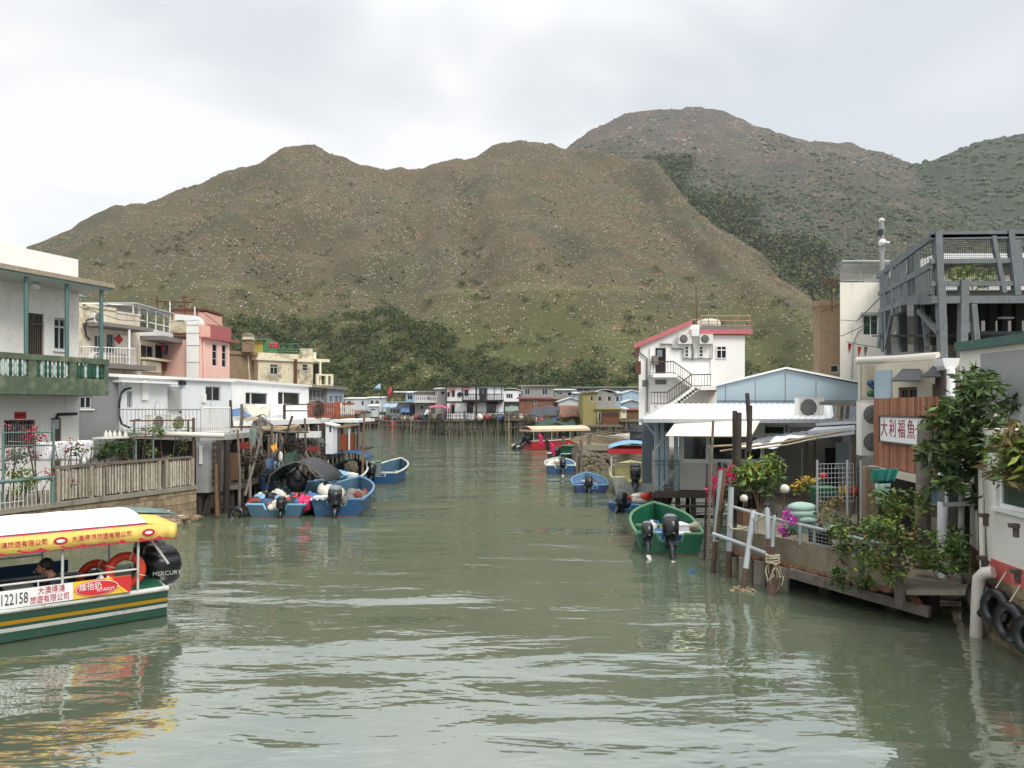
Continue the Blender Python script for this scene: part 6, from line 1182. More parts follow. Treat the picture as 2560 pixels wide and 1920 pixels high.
# -- the boatman, sitting on the sole and bending forward
def skin_body(name, joints, edges, radii, m, parent, sub=2):
    me = bpy.data.meshes.new(name); me.from_pydata(joints, edges, []); o = bpy.data.objects.new(name, me); col.objects.link(o); o.parent = parent
    sk = o.modifiers.new('skin', 'SKIN'); sk.use_smooth_shade = True
    for i, r in enumerate(radii): me.skin_vertices[0].data[i].radius = (r, r) if not isinstance(r, tuple) else r
    me.skin_vertices[0].data[0].use_root = True
    sb = o.modifiers.new('sub', 'SUBSURF'); sb.levels = sb.render_levels = sub
    bpy.context.view_layer.update(); dg = bpy.context.evaluated_depsgraph_get(); nm = bpy.data.meshes.new_from_object(o.evaluated_get(dg)); o.modifiers.clear(); o.data = nm; nm.materials.clear(); nm.materials.append(MATS[m]); return o
M('skin', (176, 126, 98), .6, .08, 8); M('hair', (22, 18, 16), .6, .3, 20); M('shirt_navy', (38, 42, 58), .9, .15, 8, bump=.3, bscale=12); M('trouser', (46, 46, 50), .9, .15)
pb = loc(t, 1.5, .75, 0); man = T('person', 'black haired man in a navy shirt bending forward in the tour boat', 'person', pb, None, True, hang)
J = [(0, 0, .42), (.06, 0, .62), (.16, 0, .82), (.22, 0, .93), (.28, 0, 1.0), (.31, 0, 1.09), (.15, .17, .84), (.32, .24, .66), (.52, .17, .6), (.15, -.17, .84), (.32, -.24, .66), (.52, -.15, .6), (.02, .1, .4), (.42, .14, .42), (.44, .12, .06), (.02, -.1, .4), (.42, -.14, .42), (.44, -.12, .06), (.6, .16, .59), (.6, -.14, .59), (.53, .12, .02), (.53, -.12, .02)]
E = [(0, 1), (1, 2), (2, 3), (3, 4), (4, 5), (2, 6), (6, 7), (7, 8), (2, 9), (9, 10), (10, 11), (0, 12), (12, 13), (13, 14), (0, 15), (15, 16), (16, 17), (8, 18), (11, 19), (14, 20), (17, 21)]
RD = [.14, .14, (.15, .13), .06, .075, .085, .062, .048, .034, .062, .048, .034, .095, .07, .045, .095, .07, .045, .04, .04, .04, .04]
skin_body('body', J, E, RD, 'skin', man)
SJ = [J[i] for i in (0, 1, 2, 6, 7, 9, 10)] + [(.42, .2, .63), (.42, -.19, .63), (.205, 0, .905)]
skin_body('shirt', SJ, [(0, 1), (1, 2), (2, 3), (3, 4), (2, 5), (5, 6), (4, 7), (6, 8), (2, 9)], [.165, .165, (.175, .15), .078, .064, .078, .064, .056, .056, .095], 'shirt_navy', man)
skin_body('trousers', [J[i] for i in (0, 12, 13, 14, 15, 16, 17)], [(0, 1), (1, 2), (2, 3), (0, 4), (4, 5), (5, 6)], [.16, .115, .085, .062, .115, .085, .062], 'trouser', man)
mb = MB(); mb.ball((.285, 0, 1.1), .112, .1, .12, 'hair', 12, 9, .06, random.Random(2)); mb.build('hair', man)
f = MB(); f.ball((.36, 0, 1.05), .06, .068, .09, 'skin', 12, 8); f.ball((.42, 0, 1.045), .018, .015, .022, 'skin', 8, 6); f.ball((.33, .095, 1.05), .018, .01, .026, 'skin', 7, 5); f.ball((.33, -.095, 1.05), .018, .01, .026, 'skin', 7, 5)
for s_ in (-1, 1): f.ball((.405, s_ * .03, 1.075), .012, .012, .009, 'ink_black', 7, 5)
f.box(.405, -.022, .998, .416, .022, 1.006, 'ink_red'); f.build('face', man)
for s_ in (1, -1):
    for k in range(5):
        a = V3((.6, s_ * .15, .59)); d = V3((.05, s_ * (-.03 + k * .016), -.01 - .01 * (k % 2))) if k < 4 else V3((.0, -s_ * .05, -.005)); q = MB(); q.path([a + d * .3, a + d * 1.1, a + d * 1.6 + V3((.0, 0, -.03))], [.011, .01, .008], 'skin', 6); q.build('finger', man)
# ---------------------------------------------------------------- the far village on stilts
for _n, _c in (('grey_board', (150, 148, 142)), ('tin_pale', (196, 200, 202)), ('tin_blue', (150, 170, 186)), ('olive_sheet', (146, 138, 84)), ('tin_green', (110, 128, 116))): M(_n, _c, .7, .1, 2, dirt=(104, 96, 84), damt=.3, streak=True)
M('rusty_tin', (134, 92, 76), .85, .3, 2, dirt=(96, 54, 38), damt=.5, streak=True); M('tarp_dark', (58, 60, 66), .7, .15, 3); M('awning_pink', (188, 84, 104), .7, .1, 3); M('roof_red', (112, 56, 56), .7, .2, 3); M('timber_black', (34, 30, 30), .7, .2)
def far_house(label, px0, px1, yt, yb, Y, wm, deep=5, wins=(), roof='flat', rm='tin_pale', name='stilt_house', over=.25, **kw):
    f = Fr(*AB(px0, Y, px1, Y)); z0, z1 = zat(yb, Y), zat(yt, Y); t = T(name, label, 'house', f.pt(f.len / 2, 0, z0), 'stilt houses of the far village')
    hs = [f.rect(*w[:4]) for w in wins]; mb = MB(); f.wall(mb, 0, f.len, z0, z1, hs, wm, .12, deep, True)
    if roof == 'gable': mb.prism([f.pt(0, 0, z1), f.pt(f.len, 0, z1), f.pt(f.len * .5, 0, z1 + f.len * .16)], -f.N * deep, wm)
    mb.build('wall', t); mb = MB(); o = over
    if roof == 'flat': mb.prism([f.pt(-o, o, z1 + .01), f.pt(f.len + o, o, z1 + .01), f.pt(f.len + o, -deep, z1 + .25), f.pt(-o, -deep, z1 + .25)], (0, 0, .12), rm)
    elif roof == 'arch':
        rows = [[f.pt(-o + (f.len + 2 * o) * j / 10, n_, z1 + .02 + .4 * (1 - ((j - 5) / 5) ** 2)) for j in range(11)] for n_ in (o, -deep)]; mb.sheet(rows, rm, .08)
    else:
        k = f.len * .16
        for a, b in ((-o, f.len / 2), (f.len + o, f.len / 2)):
            za = z1 + (k * a / (f.len / 2) if a < 0 else k * (f.len - a) / (f.len / 2)); mb.prism([f.pt(a, o, za + .02), f.pt(b, o, z1 + k + .02), f.pt(b, o, z1 + k + .12), f.pt(a, o, za + .12)], -f.N * (deep + o), rm)
    mb.build('roof', t)
    for h, w in zip(hs, wins): f.window(h, t, w[5] if len(w) > 5 else 'alu', 'glass', w[4] if len(w) > 4 else 2, 1, .1, .09)
    return f, t
def far_deck(label, px0, px1, py, Y, deep, n, seed, pyw=None, rail=False, m='wood_grey'):
    rs = random.Random(seed); z = zat(py, Y); xs = [xat(px0, Y), xat(px1, Y)]
    posts = [(xs[0] + (xs[1] - xs[0]) * (i + rs.uniform(.2, .8)) / n, Y + .2 + rs.uniform(0, .3)) for i in range(n)] + [(xs[0] + (xs[1] - xs[0]) * (i + .5) / (n // 2), Y + rs.uniform(1.5, deep - .5)) for i in range(n // 2)]
    br = [((posts[i][0], Y + .1, -.3), (posts[min(i + rs.randint(1, 2), n - 1)][0], Y + .1, z - .3)) for i in range(0, n - 2, 4)] + [((xs[0], Y + .15, z * .45), (xs[1], Y + .15, z * .5))]
    t = platform('stilt_deck', label, [(xs[0], Y), (xs[1], Y), (xs[1], Y + deep + 9), (xs[0], Y + deep + 9)], z, .22, m, posts, 'wood_grey', .11, -.8, br, 'stilt decks of the far village')  # back edge carried on past deep, extra length added to keep the underside dark
    if rail: mb = MB(); rail_mesh(mb, [(xs[0], Y + .1, z), (xs[1], Y + .1, z)], 1.0, .5, .05, .04, 'timber_black' if rail == 2 else 'wood_grey', (.5,)); mb.build('railing_grille', t)
    return t
far_deck('stilt deck of the black and white house', 1112, 1262, 1049, 100, 9, 22, 1, rail=2); far_deck('stilt deck under the grey houses beside the pink awning', 1035, 1112, 1050, 102, 8, 12, 2); far_deck('low stilt jetty heaped with nets, farther up the creek', 948, 1036, 1050, 122, 8, 12, 3); far_deck('stilt deck with a railing before the rusty red house', 1262, 1330, 1047, 99, 8, 10, 4, rail=1); far_deck('dark stilt deck beneath the olive house', 1452, 1556, 1063, 84, 8, 14, 5); far_deck('stilt deck behind the long cream canopy', 1330, 1455, 1060, 92, 8, 14, 6); far_deck('stilt deck under the pale huts at the bend of the creek', 862, 948, 1048, 140, 8, 10, 7); far_deck('short stilt deck behind the white stair house', 1550, 1606, 1050, 86, 6, 8, 8)
f, t = far_house('two storey black and white stilt house with a black balcony', 1116, 1258, 966, 1049, 103, 'white_wall', 7, [(1118.5, 980, 1124, 992, 1, 'timber_black'), (1130, 972, 1137, 993, 1, 'timber_black'), (1162, 975, 1171, 990, 1, 'timber_black'), (1196, 969, 1219, 990, 2, 'alu'), (1128, 1012, 1137, 1034, 1, 'timber_black'), (1167, 1012, 1183, 1033, 1, 'timber_black'), (1216, 1010, 1240, 1033, 2, 'timber_black')], 'flat', 'timber_black', over=.4)
mb = MB(); f.pbox(mb, 1115, 966, 1117, 1049, 0, .12, 'timber_black'); f.pbox(mb, 1117, 1003, 1256, 1006, .0, .14, 'timber_black'); f.pbox(mb, 1190, 962, 1194, 1049, 1.4, 1.7, 'timber_black'); f.pbox(mb, 1116, 964, 1175, 967, .02, .4, 'timber_black'); mb.build('timber_frame', t)
mb = MB(); f.pbox(mb, 1157, 1000, 1260, 1004, .15, 1.6, 'timber_black'); f.pbox(mb, 1160, 985, 1258, 987, 1.5, 1.62, 'timber_black')
for i in range(24): px = 1160 + 98 * i / 23; f.pbox(mb, px - .7, 987, px + .7, 1000, 1.52, 1.6, 'timber_black')
f.pbox(mb, 1200, 987, 1218, 1000, 1.53, 1.59, 'timber_black'); mb.build('balcony', t)
for px in (1158, 1236, 1254): mb = MB(); f.pbox(mb, px - 1, 963, px + 1, 1003, 1.4, 1.6, 'timber_black'); mb.build('post', t)
for (a, b, y) in ((1121, 1138, 971), (1155, 1172, 970), (1166, 1186, 1008), (1124, 1138, 1009), (1214, 1246, 1007)):
    mb = MB(); q = [f.at(a + 4, y, .02), f.at(b, y, .02), f.at(b, y + 5, .9), f.at(a, y + 5, .9)]; mb.prism(q, (0, 0, .08), 'rusty_tin'); mb.build('awning', t)
mb = MB(); c = f.at(1149, 986, .06); mb.torus(c, .26, .08, f.N, 'timber_black', 16, 6); mb.torus(c, .1, .05, f.N, 'timber_black', 12, 6); mb.build('wall_wheel', t)
t = T('ladder', 'grey ladder down to the water before the black and white house', 'ladder', P(1155, 1050, 99.6)); mb = MB(); Y = 99.6
for px in (1152, 1160): mb.bar(P(px + .5, 1088, Y), P(px, 1044, Y), .1, .1, 'wood_grey')
mb.build('stringer', t)
for i in range(8): mb = MB(); py = 1048 + i * 5; mb.bar(P(1152, py, Y), P(1160, py, Y), .08, .08, 'wood_grey'); mb.build('rung', t)
for i in range(9):
    px = 1170 + i * 10.5; mb = MB(); c = P(px, 1044, 99.7); mb.torus(c, .28, .06, (0, 1, 0), ['pipe_green', 'petal_white', 'rust', 'shade_grey'][i % 4], 14, 5); mb.build('wheel_ornament', None, 'wheel hung along the deck rail of the black and white house', 'wheel', 'wheels on the deck rail', base=c)
t = T('umbrella_awning', 'faded pink awning over the deck beside the black and white house', 'awning', P(1100, 1028, 100)); Y = 100.0
rows = [[P(1072 + 55 * j / 10, 1024 - 12 * math.sin(math.pi * (j + 1.5) / 12) + v * 5 - (2 if j < 2 else 0), Y + 2.2 * (1 - v)) for j in range(11)] for v in (0, 1)]; mb = MB(); mb.sheet(rows, 'awning_pink', .05); mb.build('canopy', t)
for px in (1073, 1122): mb = MB(); mb.path([P(px, 1050, Y), P(px, 1022, Y)], .06, 'wood_dark'); mb.build('post', t)
far_house('grey two storey stilt house touching the black and white house', 1088, 1115, 973, 1049, 104, 'grey_board', 6, [(1101, 977, 1113, 988, 1)], 'flat', 'tin_pale')
f, t = far_house('pale stilt house with an upper balcony behind the pink awning', 1040, 1090, 982, 1049, 105, 'grey_board', 6, [(1066, 987, 1077, 1001, 1), (1050, 1013, 1060, 1024, 1)], 'flat', 'wood_grey')
mb = MB(); f.pbox(mb, 1037, 1004, 1092, 1007, 0, 1.2, 'tin_pale'); rail_mesh(mb, [f.at(1038, 1004, 1.1), f.at(1091, 1004, 1.1)], .75, .3, .05, .04, 'white'); mb.build('balcony', t); mb = MB(); f.pbox(mb, 1024, 1012, 1038, 1040, .0, .2, 'dark'); mb.build('door', t)
f, t = far_house('pale blue house with a white roof and open terrace up the creek', 1014, 1056, 982, 1006, 124, 'tin_blue', 5, [(1018, 986, 1032, 1000, 2)], 'flat', 'white')
mb = MB(); f.pbox(mb, 985, 978, 1014, 981, -2, .5, 'white'); mb.build('canopy_slab', t)
for px in (987, 996, 1005): mb = MB(); f.pbox(mb, px - .6, 981, px + .6, 1012, .2, .4, 'wood_brown'); mb.build('post', t)
far_house('teal roofed shed with dark openings at the far jetty', 965, 1036, 1008, 1049, 127, 'bluegrey', 5, [(975, 1022, 1000, 1034, 1), (1004, 1018, 1024, 1044, 1)], 'flat', 'tin_green'); far_house('white hut with a pink poster at the bend of the creek', 862, 912, 997, 1030, 146, 'tin_pale', 6, [(868, 1002, 878, 1014, 1), (903, 1002, 910, 1014, 1)], 'flat', 'white'); far_house('white hut with blue windows at the bend of the creek', 918, 953, 995, 1030, 150, 'tin_pale', 6, [(926, 1001, 934, 1010, 1), (938, 1001, 948, 1010, 2)], 'flat', 'white')
far_house('low grey shed under the white hut with blue windows', 896, 925, 1030, 1050, 141, 'grey_board', 4, [], 'flat', 'wood_grey'); far_house('low shed with pale shutters at the end of the bend', 922, 942, 1016, 1042, 141.5, 'tin_pale', 3, [(925, 1022, 939, 1027, 1)], 'flat', 'white')
f, t = far_house('white stilt house with an arched white roof', 1244, 1303, 977, 1004, 110, 'white_wall', 6, [(1265, 984, 1282, 996, 3), (1296, 984, 1303, 996, 1)], 'arch', 'white'); far_house('grey ground floor room below the arched white house', 1262, 1302, 1003, 1047, 111, 'grey_board', 5, [(1284, 1009, 1297, 1025, 2)], 'flat', 'white')
far_house('square grey concrete house with two tall windows', 1304, 1384, 966, 1006, 112, 'grey_board', 6, [(1312, 971, 1325, 988, 2), (1355, 971, 1369, 988, 2)], 'flat', 'concrete', over=.4)
far_house('long rusty red tin house with peeling white patches', 1298, 1378, 998, 1047, 104, 'rusty_tin', 5, [(1335, 1000, 1343, 1010, 1)], 'flat', 'roof_red', over=.3); far_house('low rusty lean-to beside the long rusty house', 1378, 1396, 998, 1040, 105, 'rusty_tin', 4, [], 'flat', 'wood_grey')
far_house('pale tin house with a low gable before the olive house', 1398, 1456, 1004, 1045, 100, 'tin_pale', 5, [], 'gable', 'white'); far_house('long grey house under a green tin roof at the foot of the hill', 1440, 1602, 970, 1000, 122, 'grey_board', 6, [(1441, 970.5, 1476, 979, 2), (1486, 972, 1497, 977, 1), (1510, 972, 1521, 977, 1)], 'flat', 'tin_green', over=.5); far_house('small grey sheds behind the rusty red house', 1386, 1437, 976, 1000, 118, 'grey_board', 5, [(1392, 980, 1406, 987, 2), (1418, 980, 1430, 990, 1)], 'flat', 'tin_pale')
far_house('pale blue tin house beside the long grey house', 1437, 1470, 984, 1010, 112, 'tin_blue', 4, [], 'flat', 'tin_pale')
f, t = far_house('olive tin upper storey with a corner window', 1457, 1490, 982, 1062, 87, 'olive_sheet', 6, [(1475, 989, 1484, 1004, 1)], 'flat', 'wood_grey'); far_house('weathered grey upper storey joined to the olive house', 1490, 1536, 982, 1025, 87.3, 'grey_board', 5, [(1494, 990, 1505, 1004, 1), (1518, 990, 1529, 1004, 1)], 'arch', 'tin_pale'); far_house('lower olive store with patched panels under the grey storey', 1491, 1552, 1024, 1062, 87, 'olive_sheet', 5, [(1495, 1030, 1503, 1055, 1, 'white_clean')], 'flat', 'olive_sheet')
mb = MB(); Y = 86.0; mb.box(xat(1506, Y), Y, zat(1063, Y), xat(1548, Y), Y + .9, zat(1029, Y), 'rust'); t = T('rusty_cabin', 'square rust brown cabin hung on the front of the olive store', 'cabin', P(1527, 1063, Y)); mb.build('wall', t); mb = MB(); mb.box(xat(1508, Y), Y - .05, zat(1040, Y), xat(1546, Y), Y, zat(1031, Y), 'wood_dark'); mb.build('shutter', t)
far_house('narrow pale blue hut beside the grey upper storey', 1536, 1552, 984, 1020, 90, 'tin_blue', 4, [(1539, 990, 1548, 1005, 1)], 'flat', 'tin_pale'); far_house('light blue gabled shed behind the white stair house', 1556, 1604, 984, 1003, 100, 'tin_blue', 5, [], 'gable', 'tin_pale', over=.2); far_house('second light blue shed, lower and nearer', 1556, 1604, 1008, 1026, 95, 'tin_blue', 5, [], 'gable', 'tin_pale', over=.2); far_house('brown shed with a rusty roof by the white stair house', 1566, 1604, 1026, 1050, 90, 'wood_brown', 4, [], 'flat', 'rusty_tin'); far_house('small cream hut with a dark window beside the rusty cabin', 1551, 1566, 1024, 1046, 89, 'cream_wall', 3, [(1557, 1027, 1563, 1034, 1)], 'flat', 'tin_pale')
Y = 92.0; rows = [[P(1400 + 56 * j / 12, 1035 - 22 * math.sin(math.pi * .5 * v) + .6 * (j % 2), Y + 3.5 * v) for j in range(13)] for v in (0, .25, .5, .75, 1)]; t = T('rust_roof_shed', 'shed under a curved rusty corrugated roof', 'shed', P(1428, 1060, Y)); mb = MB(); mb.sheet(rows, 'rusty_tin', .06, False); mb.build('roof', t); mb = MB(); mb.box(xat(1402, Y), Y + .5, zat(1060, Y), xat(1455, Y), Y + 3, zat(1036, Y), 'olive_sheet'); mb.build('wall', t)
t = T('dark_tarp_shelter', 'shelter under a big dark grey tarpaulin beside the rusty roof', 'shelter', P(1358, 1050, 93)); Y = 93.0; mb = MB(); mb.sheet(wavy(P(1318, 1043, Y), P(1396, 1040, Y), P(1402, 1014, Y + 4), P(1335, 1016, Y + 4), 14, 6, .22, 9, 1, (0, -1, .6)), 'tarp_dark', .06); mb.build('canopy', t)
for px in (1322, 1350, 1392): mb = MB(); mb.path([P(px, 1062, Y), P(px, 1038, Y)], .08, 'wood_grey'); mb.build('post', t)
cloth('green_tarp', 'dark green tarpaulin sagging over gear behind the cream canopied boat', 'tarpaulin', ((1336, 1062, 88), (1440, 1062, 86), (1436, 1052, 90), (1344, 1050, 91)), 'net_green', .18, 9, 3, .05)
heap('gear_heap', 'pinkish heap of nets at the end of the dark tarpaulin shelter', 'net', 1326, 1062, 90, 1.1, .9, 'net_brown', 70)
# flags
for lb, px, y0, y1, Y, pts, m_ in (('light blue flag on a thin pole up the creek', 952, 950, 1000, 128, ((952, 956), (952, 976), (931, 977), (940, 966)), 'tin_blue'), ('red and yellow flag on a pole up the creek', 974, 958, 1005, 128, ((974, 962), (982, 980), (976, 992), (968, 988)), 'red_cloth')):
    t = T('flag_pole', lb, 'flag', P(px, y1, Y)); mb = MB(); mb.path([P(px, y1, Y), P(px, y0, Y)], .07, 'wood_dark', 5); mb.build('pole', t); a, b, c, d = [P(x, y, Y - .1) for x, y in pts]; mb = MB(); mb.sheet(wavy(a, b, c, d, 6, 4, .25, 5, 1, (0, 1, 0)), m_, .04); mb.build('flag', t)
gs = G(928, 1064.5); t = boat('motor_boat', 'small red boat at the bend of the creek', gs, hd(1, .1), 5, 1.6, .6, .5, 'hull_red', 'hull_red', 'rim_white', 'hull_red', motors=())
rs_ = random.Random(77)
for i in range(46):
    px = rs_.uniform(950, 1600); Y = rs_.uniform(86, 122); y1 = HY + (3.7 + .4) / Y * F; mb = MB(); a, b = P(px, y1, Y), P(px + rs_.gauss(0, 3), rs_.uniform(1020, 1050), Y); mb.path([a, b], [.09, .05], rs_.choice(['wood_grey', 'wood_pale', 'wood_dark']), 5); mb.build('mooring_pole', None, 'slim timber pole standing in the water before the far stilt houses', 'pole', 'poles before the far stilt houses', base=a)
cols = ['petal_white', 'crate_red', 'net_brown', 'tarp_blue', 'pipe_green', 'wood_pale', 'tarp_cream', 'shade_grey']; cn = ['white', 'red', 'brown', 'blue', 'green', 'pale', 'cream', 'grey']
for i in range(36):
    px = 955 + i * 9.5 if i < 16 else 1200 + (i - 16) * 17; Y = 122.5 if px < 1036 else (102.5 if px < 1112 else 93 if px > 1330 else 99.5); py = 1049 if px < 1330 else 1059
    c = P(px, py, Y); mb = MB(); rs2 = random.Random(i); mb.ball(c + V3((0, 0, .3)), .45, .4, .45, cols[i % 8], 9, 6, .3, rs2); tangle(mb, c + V3((0, 0, .4)), .6, .4, .4, 14, .04, cols[(i * 3 + 1) % 8], rs2, 5); mb.build('gear_heap', None, f'heap of {cn[i % 8]} gear on a deck of the far village', 'gear', 'gear heaps on the far decks', base=c)

for i, (a, b, y, Y, m_) in enumerate(((956, 990, 1018, 121.5, 'tin_blue'), (1000, 1030, 1030, 121.8, 'tarp_blue'), (1262, 1296, 1028, 98.8, 'tin_green'), (1402, 1450, 1042, 90.5, 'rusty_tin'), (1060, 1072, 1036, 101.5, 'tin_pale'), (868, 900, 1034, 139.5, 'rusty_tin'))):
    a_, b_ = P(a, y, Y), P(b, y, Y); t = T('small_awning', ['pale blue awning over the far jetty', 'blue tarpaulin awning at the end of the far jetty', 'green awning beside the black and white house', 'rusty awning in front of the rusty roofed shed', 'small pale awning behind the pink one', 'rusty awning below the white hut with a pink poster'][i], 'awning', a_); mb = MB(); mb.sheet(wavy(a_, b_, b_ + V3((0, 2.4, .7)), a_ + V3((0, 2.4, .7)), 8, 3, .06, 7, i), m_, .05); mb.build('canopy', t)
    for q in (a_, b_): mb = MB(); mb.path([V3((q.x, q.y + .2, 1.9)), q + V3((0, .2, .02))], .06, 'wood_grey', 5); mb.build('post', t)
# ---------------------------------------------------------------- east bank: waterside hut, gabled hut, stair house, white block
ground_slab('bank', [(7.2, 18.2), (9.2, 18.2), (30, 6), (60, 30), (60, 90), (14, 90), (10, 60), (10, 30), (8.6, 27)], -1.0, .85, 'paving')
M('hut_blue', (160, 178, 188), .7, .05, 1, dirt=(132, 150, 164), damt=.2); M('hut_white', (214, 214, 210), .6, .05, 1); M('hut_panel', (186, 184, 178), .6, .06, 1); M('awning_cream', (240, 232, 204), .8, .04, 2); M('roof_tin', (232, 232, 230), .5, .05, 2, dirt=(180, 178, 172), damt=.25, streak=False); M('shade_wall', (122, 120, 116), .85, .1, 1.5); M('tin_dark', (116, 118, 120), .6, .15, 2); M('hut_slate', (96, 108, 116), .7, .1)
FH = Fr(*AB(1698, 25.2, 1912, 24.6)); house = T('waterside_hut', 'white roofed hut on stilts with a cream awning over its windows', 'hut', FH.pt(2, 0, .9)); zf = .92; ze = 3.28
w1, w2 = FH.rect(1707, 1090, 1768, 1151), FH.rect(1772, 1090, 1836, 1151); w3 = FH.rect(1840, 1090, 1905, 1151)
mb = MB(); FH.wall(mb, 0, FH.len, zf, ze, [w1, w2, w3], 'hut_white', .12, 4.5); mb.build('wall', house)
for w_ in (w1, w2, w3): FH.window(w_, house, 'white_clean', 'glass', 1, 1, .08, .04)
mb = MB()
for a, b in ((1706, 1790), (1793, 1905)): FH.pbox(mb, a, 1158, b, 1222, 0, .025, 'hut_panel')
mb.build('wall_panel', house)
mb = MB(); q = [FH.at(1690, 1054, .95), FH.at(1900, 1052, .95), FH.at(1878, 1091, 1.75), FH.at(1664, 1089, 1.75)]; mb.sheet([[q[3], q[2]], [q[0], q[1]]], 'awning_cream', .03, False); mb.build('awning', house)
zr0, zr1 = 3.34, 3.86; rf = [(xat(1606, 24.4), 24.4, zr0), (xat(2085, 23.6), 23.6, zr0), (xat(2080, 29.6), 29.6, zr1), (xat(1672, 29.6), 29.6, zr1)]
rows = []; n = 60
for i in range(n + 1): u = i / n; a = V3(rf[0]).lerp(V3(rf[1]), u); b = V3(rf[3]).lerp(V3(rf[2]), u); h_ = V3((0, 0, .03 * (i % 2))); rows.append([a + h_, b + h_])
mb = MB(); mb.sheet(rows, 'roof_tin', .05, False, (0, 0, 1)); ro = mb.build('roof', house)
mb = MB(); mb.bar(V3(rf[0]) + V3((0, -.06, -.06)), V3(rf[1]) + V3((0, -.06, -.06)), .1, .12, 'alu'); mb.bar(V3(rf[0]) + V3((-.06, 0, -.06)), V3(rf[3]) + V3((-.06, 0, -.06)), .1, .12, 'alu'); mb.build('gutter', ro)
mb = MB(); mb.box(xat(1640, 25.4), 25.4, zr0 - .45, xat(2060, 25.4), 25.6, zr0 - .02, 'hut_slate'); mb.build('eave_board', house)
for px, y in ((1641, 25.1), (1655, 25.1), (1690, 25.1), (1668, 27), (1646, 28)): mb = MB(); mb.bar((xat(px, y), y, .9), (xat(px, y), y, 3.2), .12, .12, 'hut_blue'); mb.build('porch_post', house)
mb = MB(); mb.box(xat(1636, 25.1), 27.4, .9, xat(1700, 25.1), 27.5, 3.2, 'hut_slate'); mb.build('porch_screen', house); mb = MB(); mb.bar((xat(1615, 25), 25.2, 3.2), (xat(1655, 25), 25.1, 2.5), .05, .06, 'alu'); mb.build('brace', house)
mb = MB(); rail_mesh(mb, [(xat(1634, 24.9), 24.9, .95), (xat(1698, 24.9), 24.9, .95)], .98, .16, .03, .014, 'pipe_green', (.85,)); mb.bar((xat(1648, 24.9), 24.9, 1.0), (xat(1696, 24.9), 24.9, 1.75), .04, .03, 'steel'); mb.build('porch_railing_grille', house)
dk = [(xat(1630, 24.8), 24.8), (xat(1925, 24.3), 24.3), (xat(1925, 30), 30), (xat(1630, 30), 30)]
platform('hut_deck', 'dark timber deck and stilts below the white roofed hut', dk, .9, .2, 'wood_dark', [(xat(p, y), y) for p, y in ((1634, 25), (1652, 25), (1668, 25.2), (1694, 24.9), (1733, 24.8), (1798, 24.7), (1838, 24.6), (1880, 24.5), (1915, 24.5), (1660, 27.5), (1720, 28), (1790, 28), (1850, 28))], 'wood_dark', .09, -.9, [((xat(1690, 24.8), 24.75, .42), (xat(1800, 24.6), 24.65, .42)), ((xat(1798, 24.5), 24.5, .9), (xat(1798, 24.5), 24.5, 1.9))])
f = Fr(*AB(1905, 24.9, 2105, 23.4)); house = T('shaded_annex', 'shaded grey annex with a band of dark upper windows beside the hut', 'annex', f.pt(2, 0, .9))
ws = [f.rect(1889 + 18, 1064, 1962, 1087), f.rect(1970, 1064, 2045, 1087)]; dr = f.rect(2062, 1120, 2094, 1240); dr = (dr[0], dr[1], .86, dr[3])
mb = MB(); f.wall(mb, 0, f.len, .85, 3.25, ws + [dr], 'shade_wall', .12, 3); mb.build('wall', house)
for w_ in ws: f.window(w_, house, 'white_clean', 'glass', 1, 1, .08, .04)
mb = MB(); f.pbox(mb, 1905, 1058, 2050, 1063, 0, .05, 'white_clean'); f.pbox(mb, 1905, 1088, 2050, 1092, 0, .05, 'white_clean'); f.pbox(mb, 2004, 1120, 2007, 1240, 0, .04, 'hut_panel'); f.pbox(mb, 1915, 1120, 1918, 1240, 0, .04, 'hut_panel'); mb.build('trim_strip', house)
mb = MB(); f.box(mb, dr[0], dr[1], dr[2], dr[3], -.3, -.1, 'dark'); mb.build('doorway', house); mb = MB(); f.pbox(mb, 2092, 1105, 2126, 1172, .1, .14, 'hut_blue'); d_ = mb.build('door', house)
# lower lean-to roofs and the white sheet
for lb, pts, m_ in (('upper dark tin lean-to roof stepping down beside the annex', ((2040, 1058, 22.6), (2140, 1052, 20.6), (2140, 1038, 24), (2085, 1040, 25)), 'tin_dark'), ('lower dark tin lean-to roof over the yard', ((1868, 1110, 22.4), (2135, 1078, 19.8), (2140, 1062, 22.6), (1900, 1092, 24.4)), 'tin_dark'), ('pale tin lean-to roof between the two dark ones', ((2020, 1078, 21.8), (2138, 1068, 20), (2138, 1056, 22), (2060, 1060, 23.6)), 'tin_pale')):
    a, b, c, d = [P(*q) for q in pts]; n = 24; rows = [[a.lerp(b, i / n) + V3((0, 0, .03 * (i % 2))), d.lerp(c, i / n) + V3((0, 0, .03 * (i % 2)))] for i in range(n + 1)]; t = T('lean_to_roof', lb, 'roof', (a + c) / 2); mb = MB(); mb.sheet(rows, m_, .04, False, (0, 0, 1)); mb.build('roof_sheet', t)
    mb = MB(); mb.bar(a + V3((0, -.04, -.04)), b + V3((0, -.04, -.04)), .05, .08, 'alu'); mb.build('edge_bar', t)
    for q in (a, b): mb = MB(); mb.bar((q.x, q.y + .1, .8), (q.x, q.y + .1, q.z - .05), .06, .06, 'wood_grey'); mb.build('post', t)
cloth('white_sheet', 'dirty white sheet slung under the lean-to roofs on thin poles', 'sheet', ((1846, 1128, 21), (2042, 1090, 19.6), (2030, 1086, 21), (1880, 1105, 22)), 'cloth_white', .09, 9, 1, .02, 18)
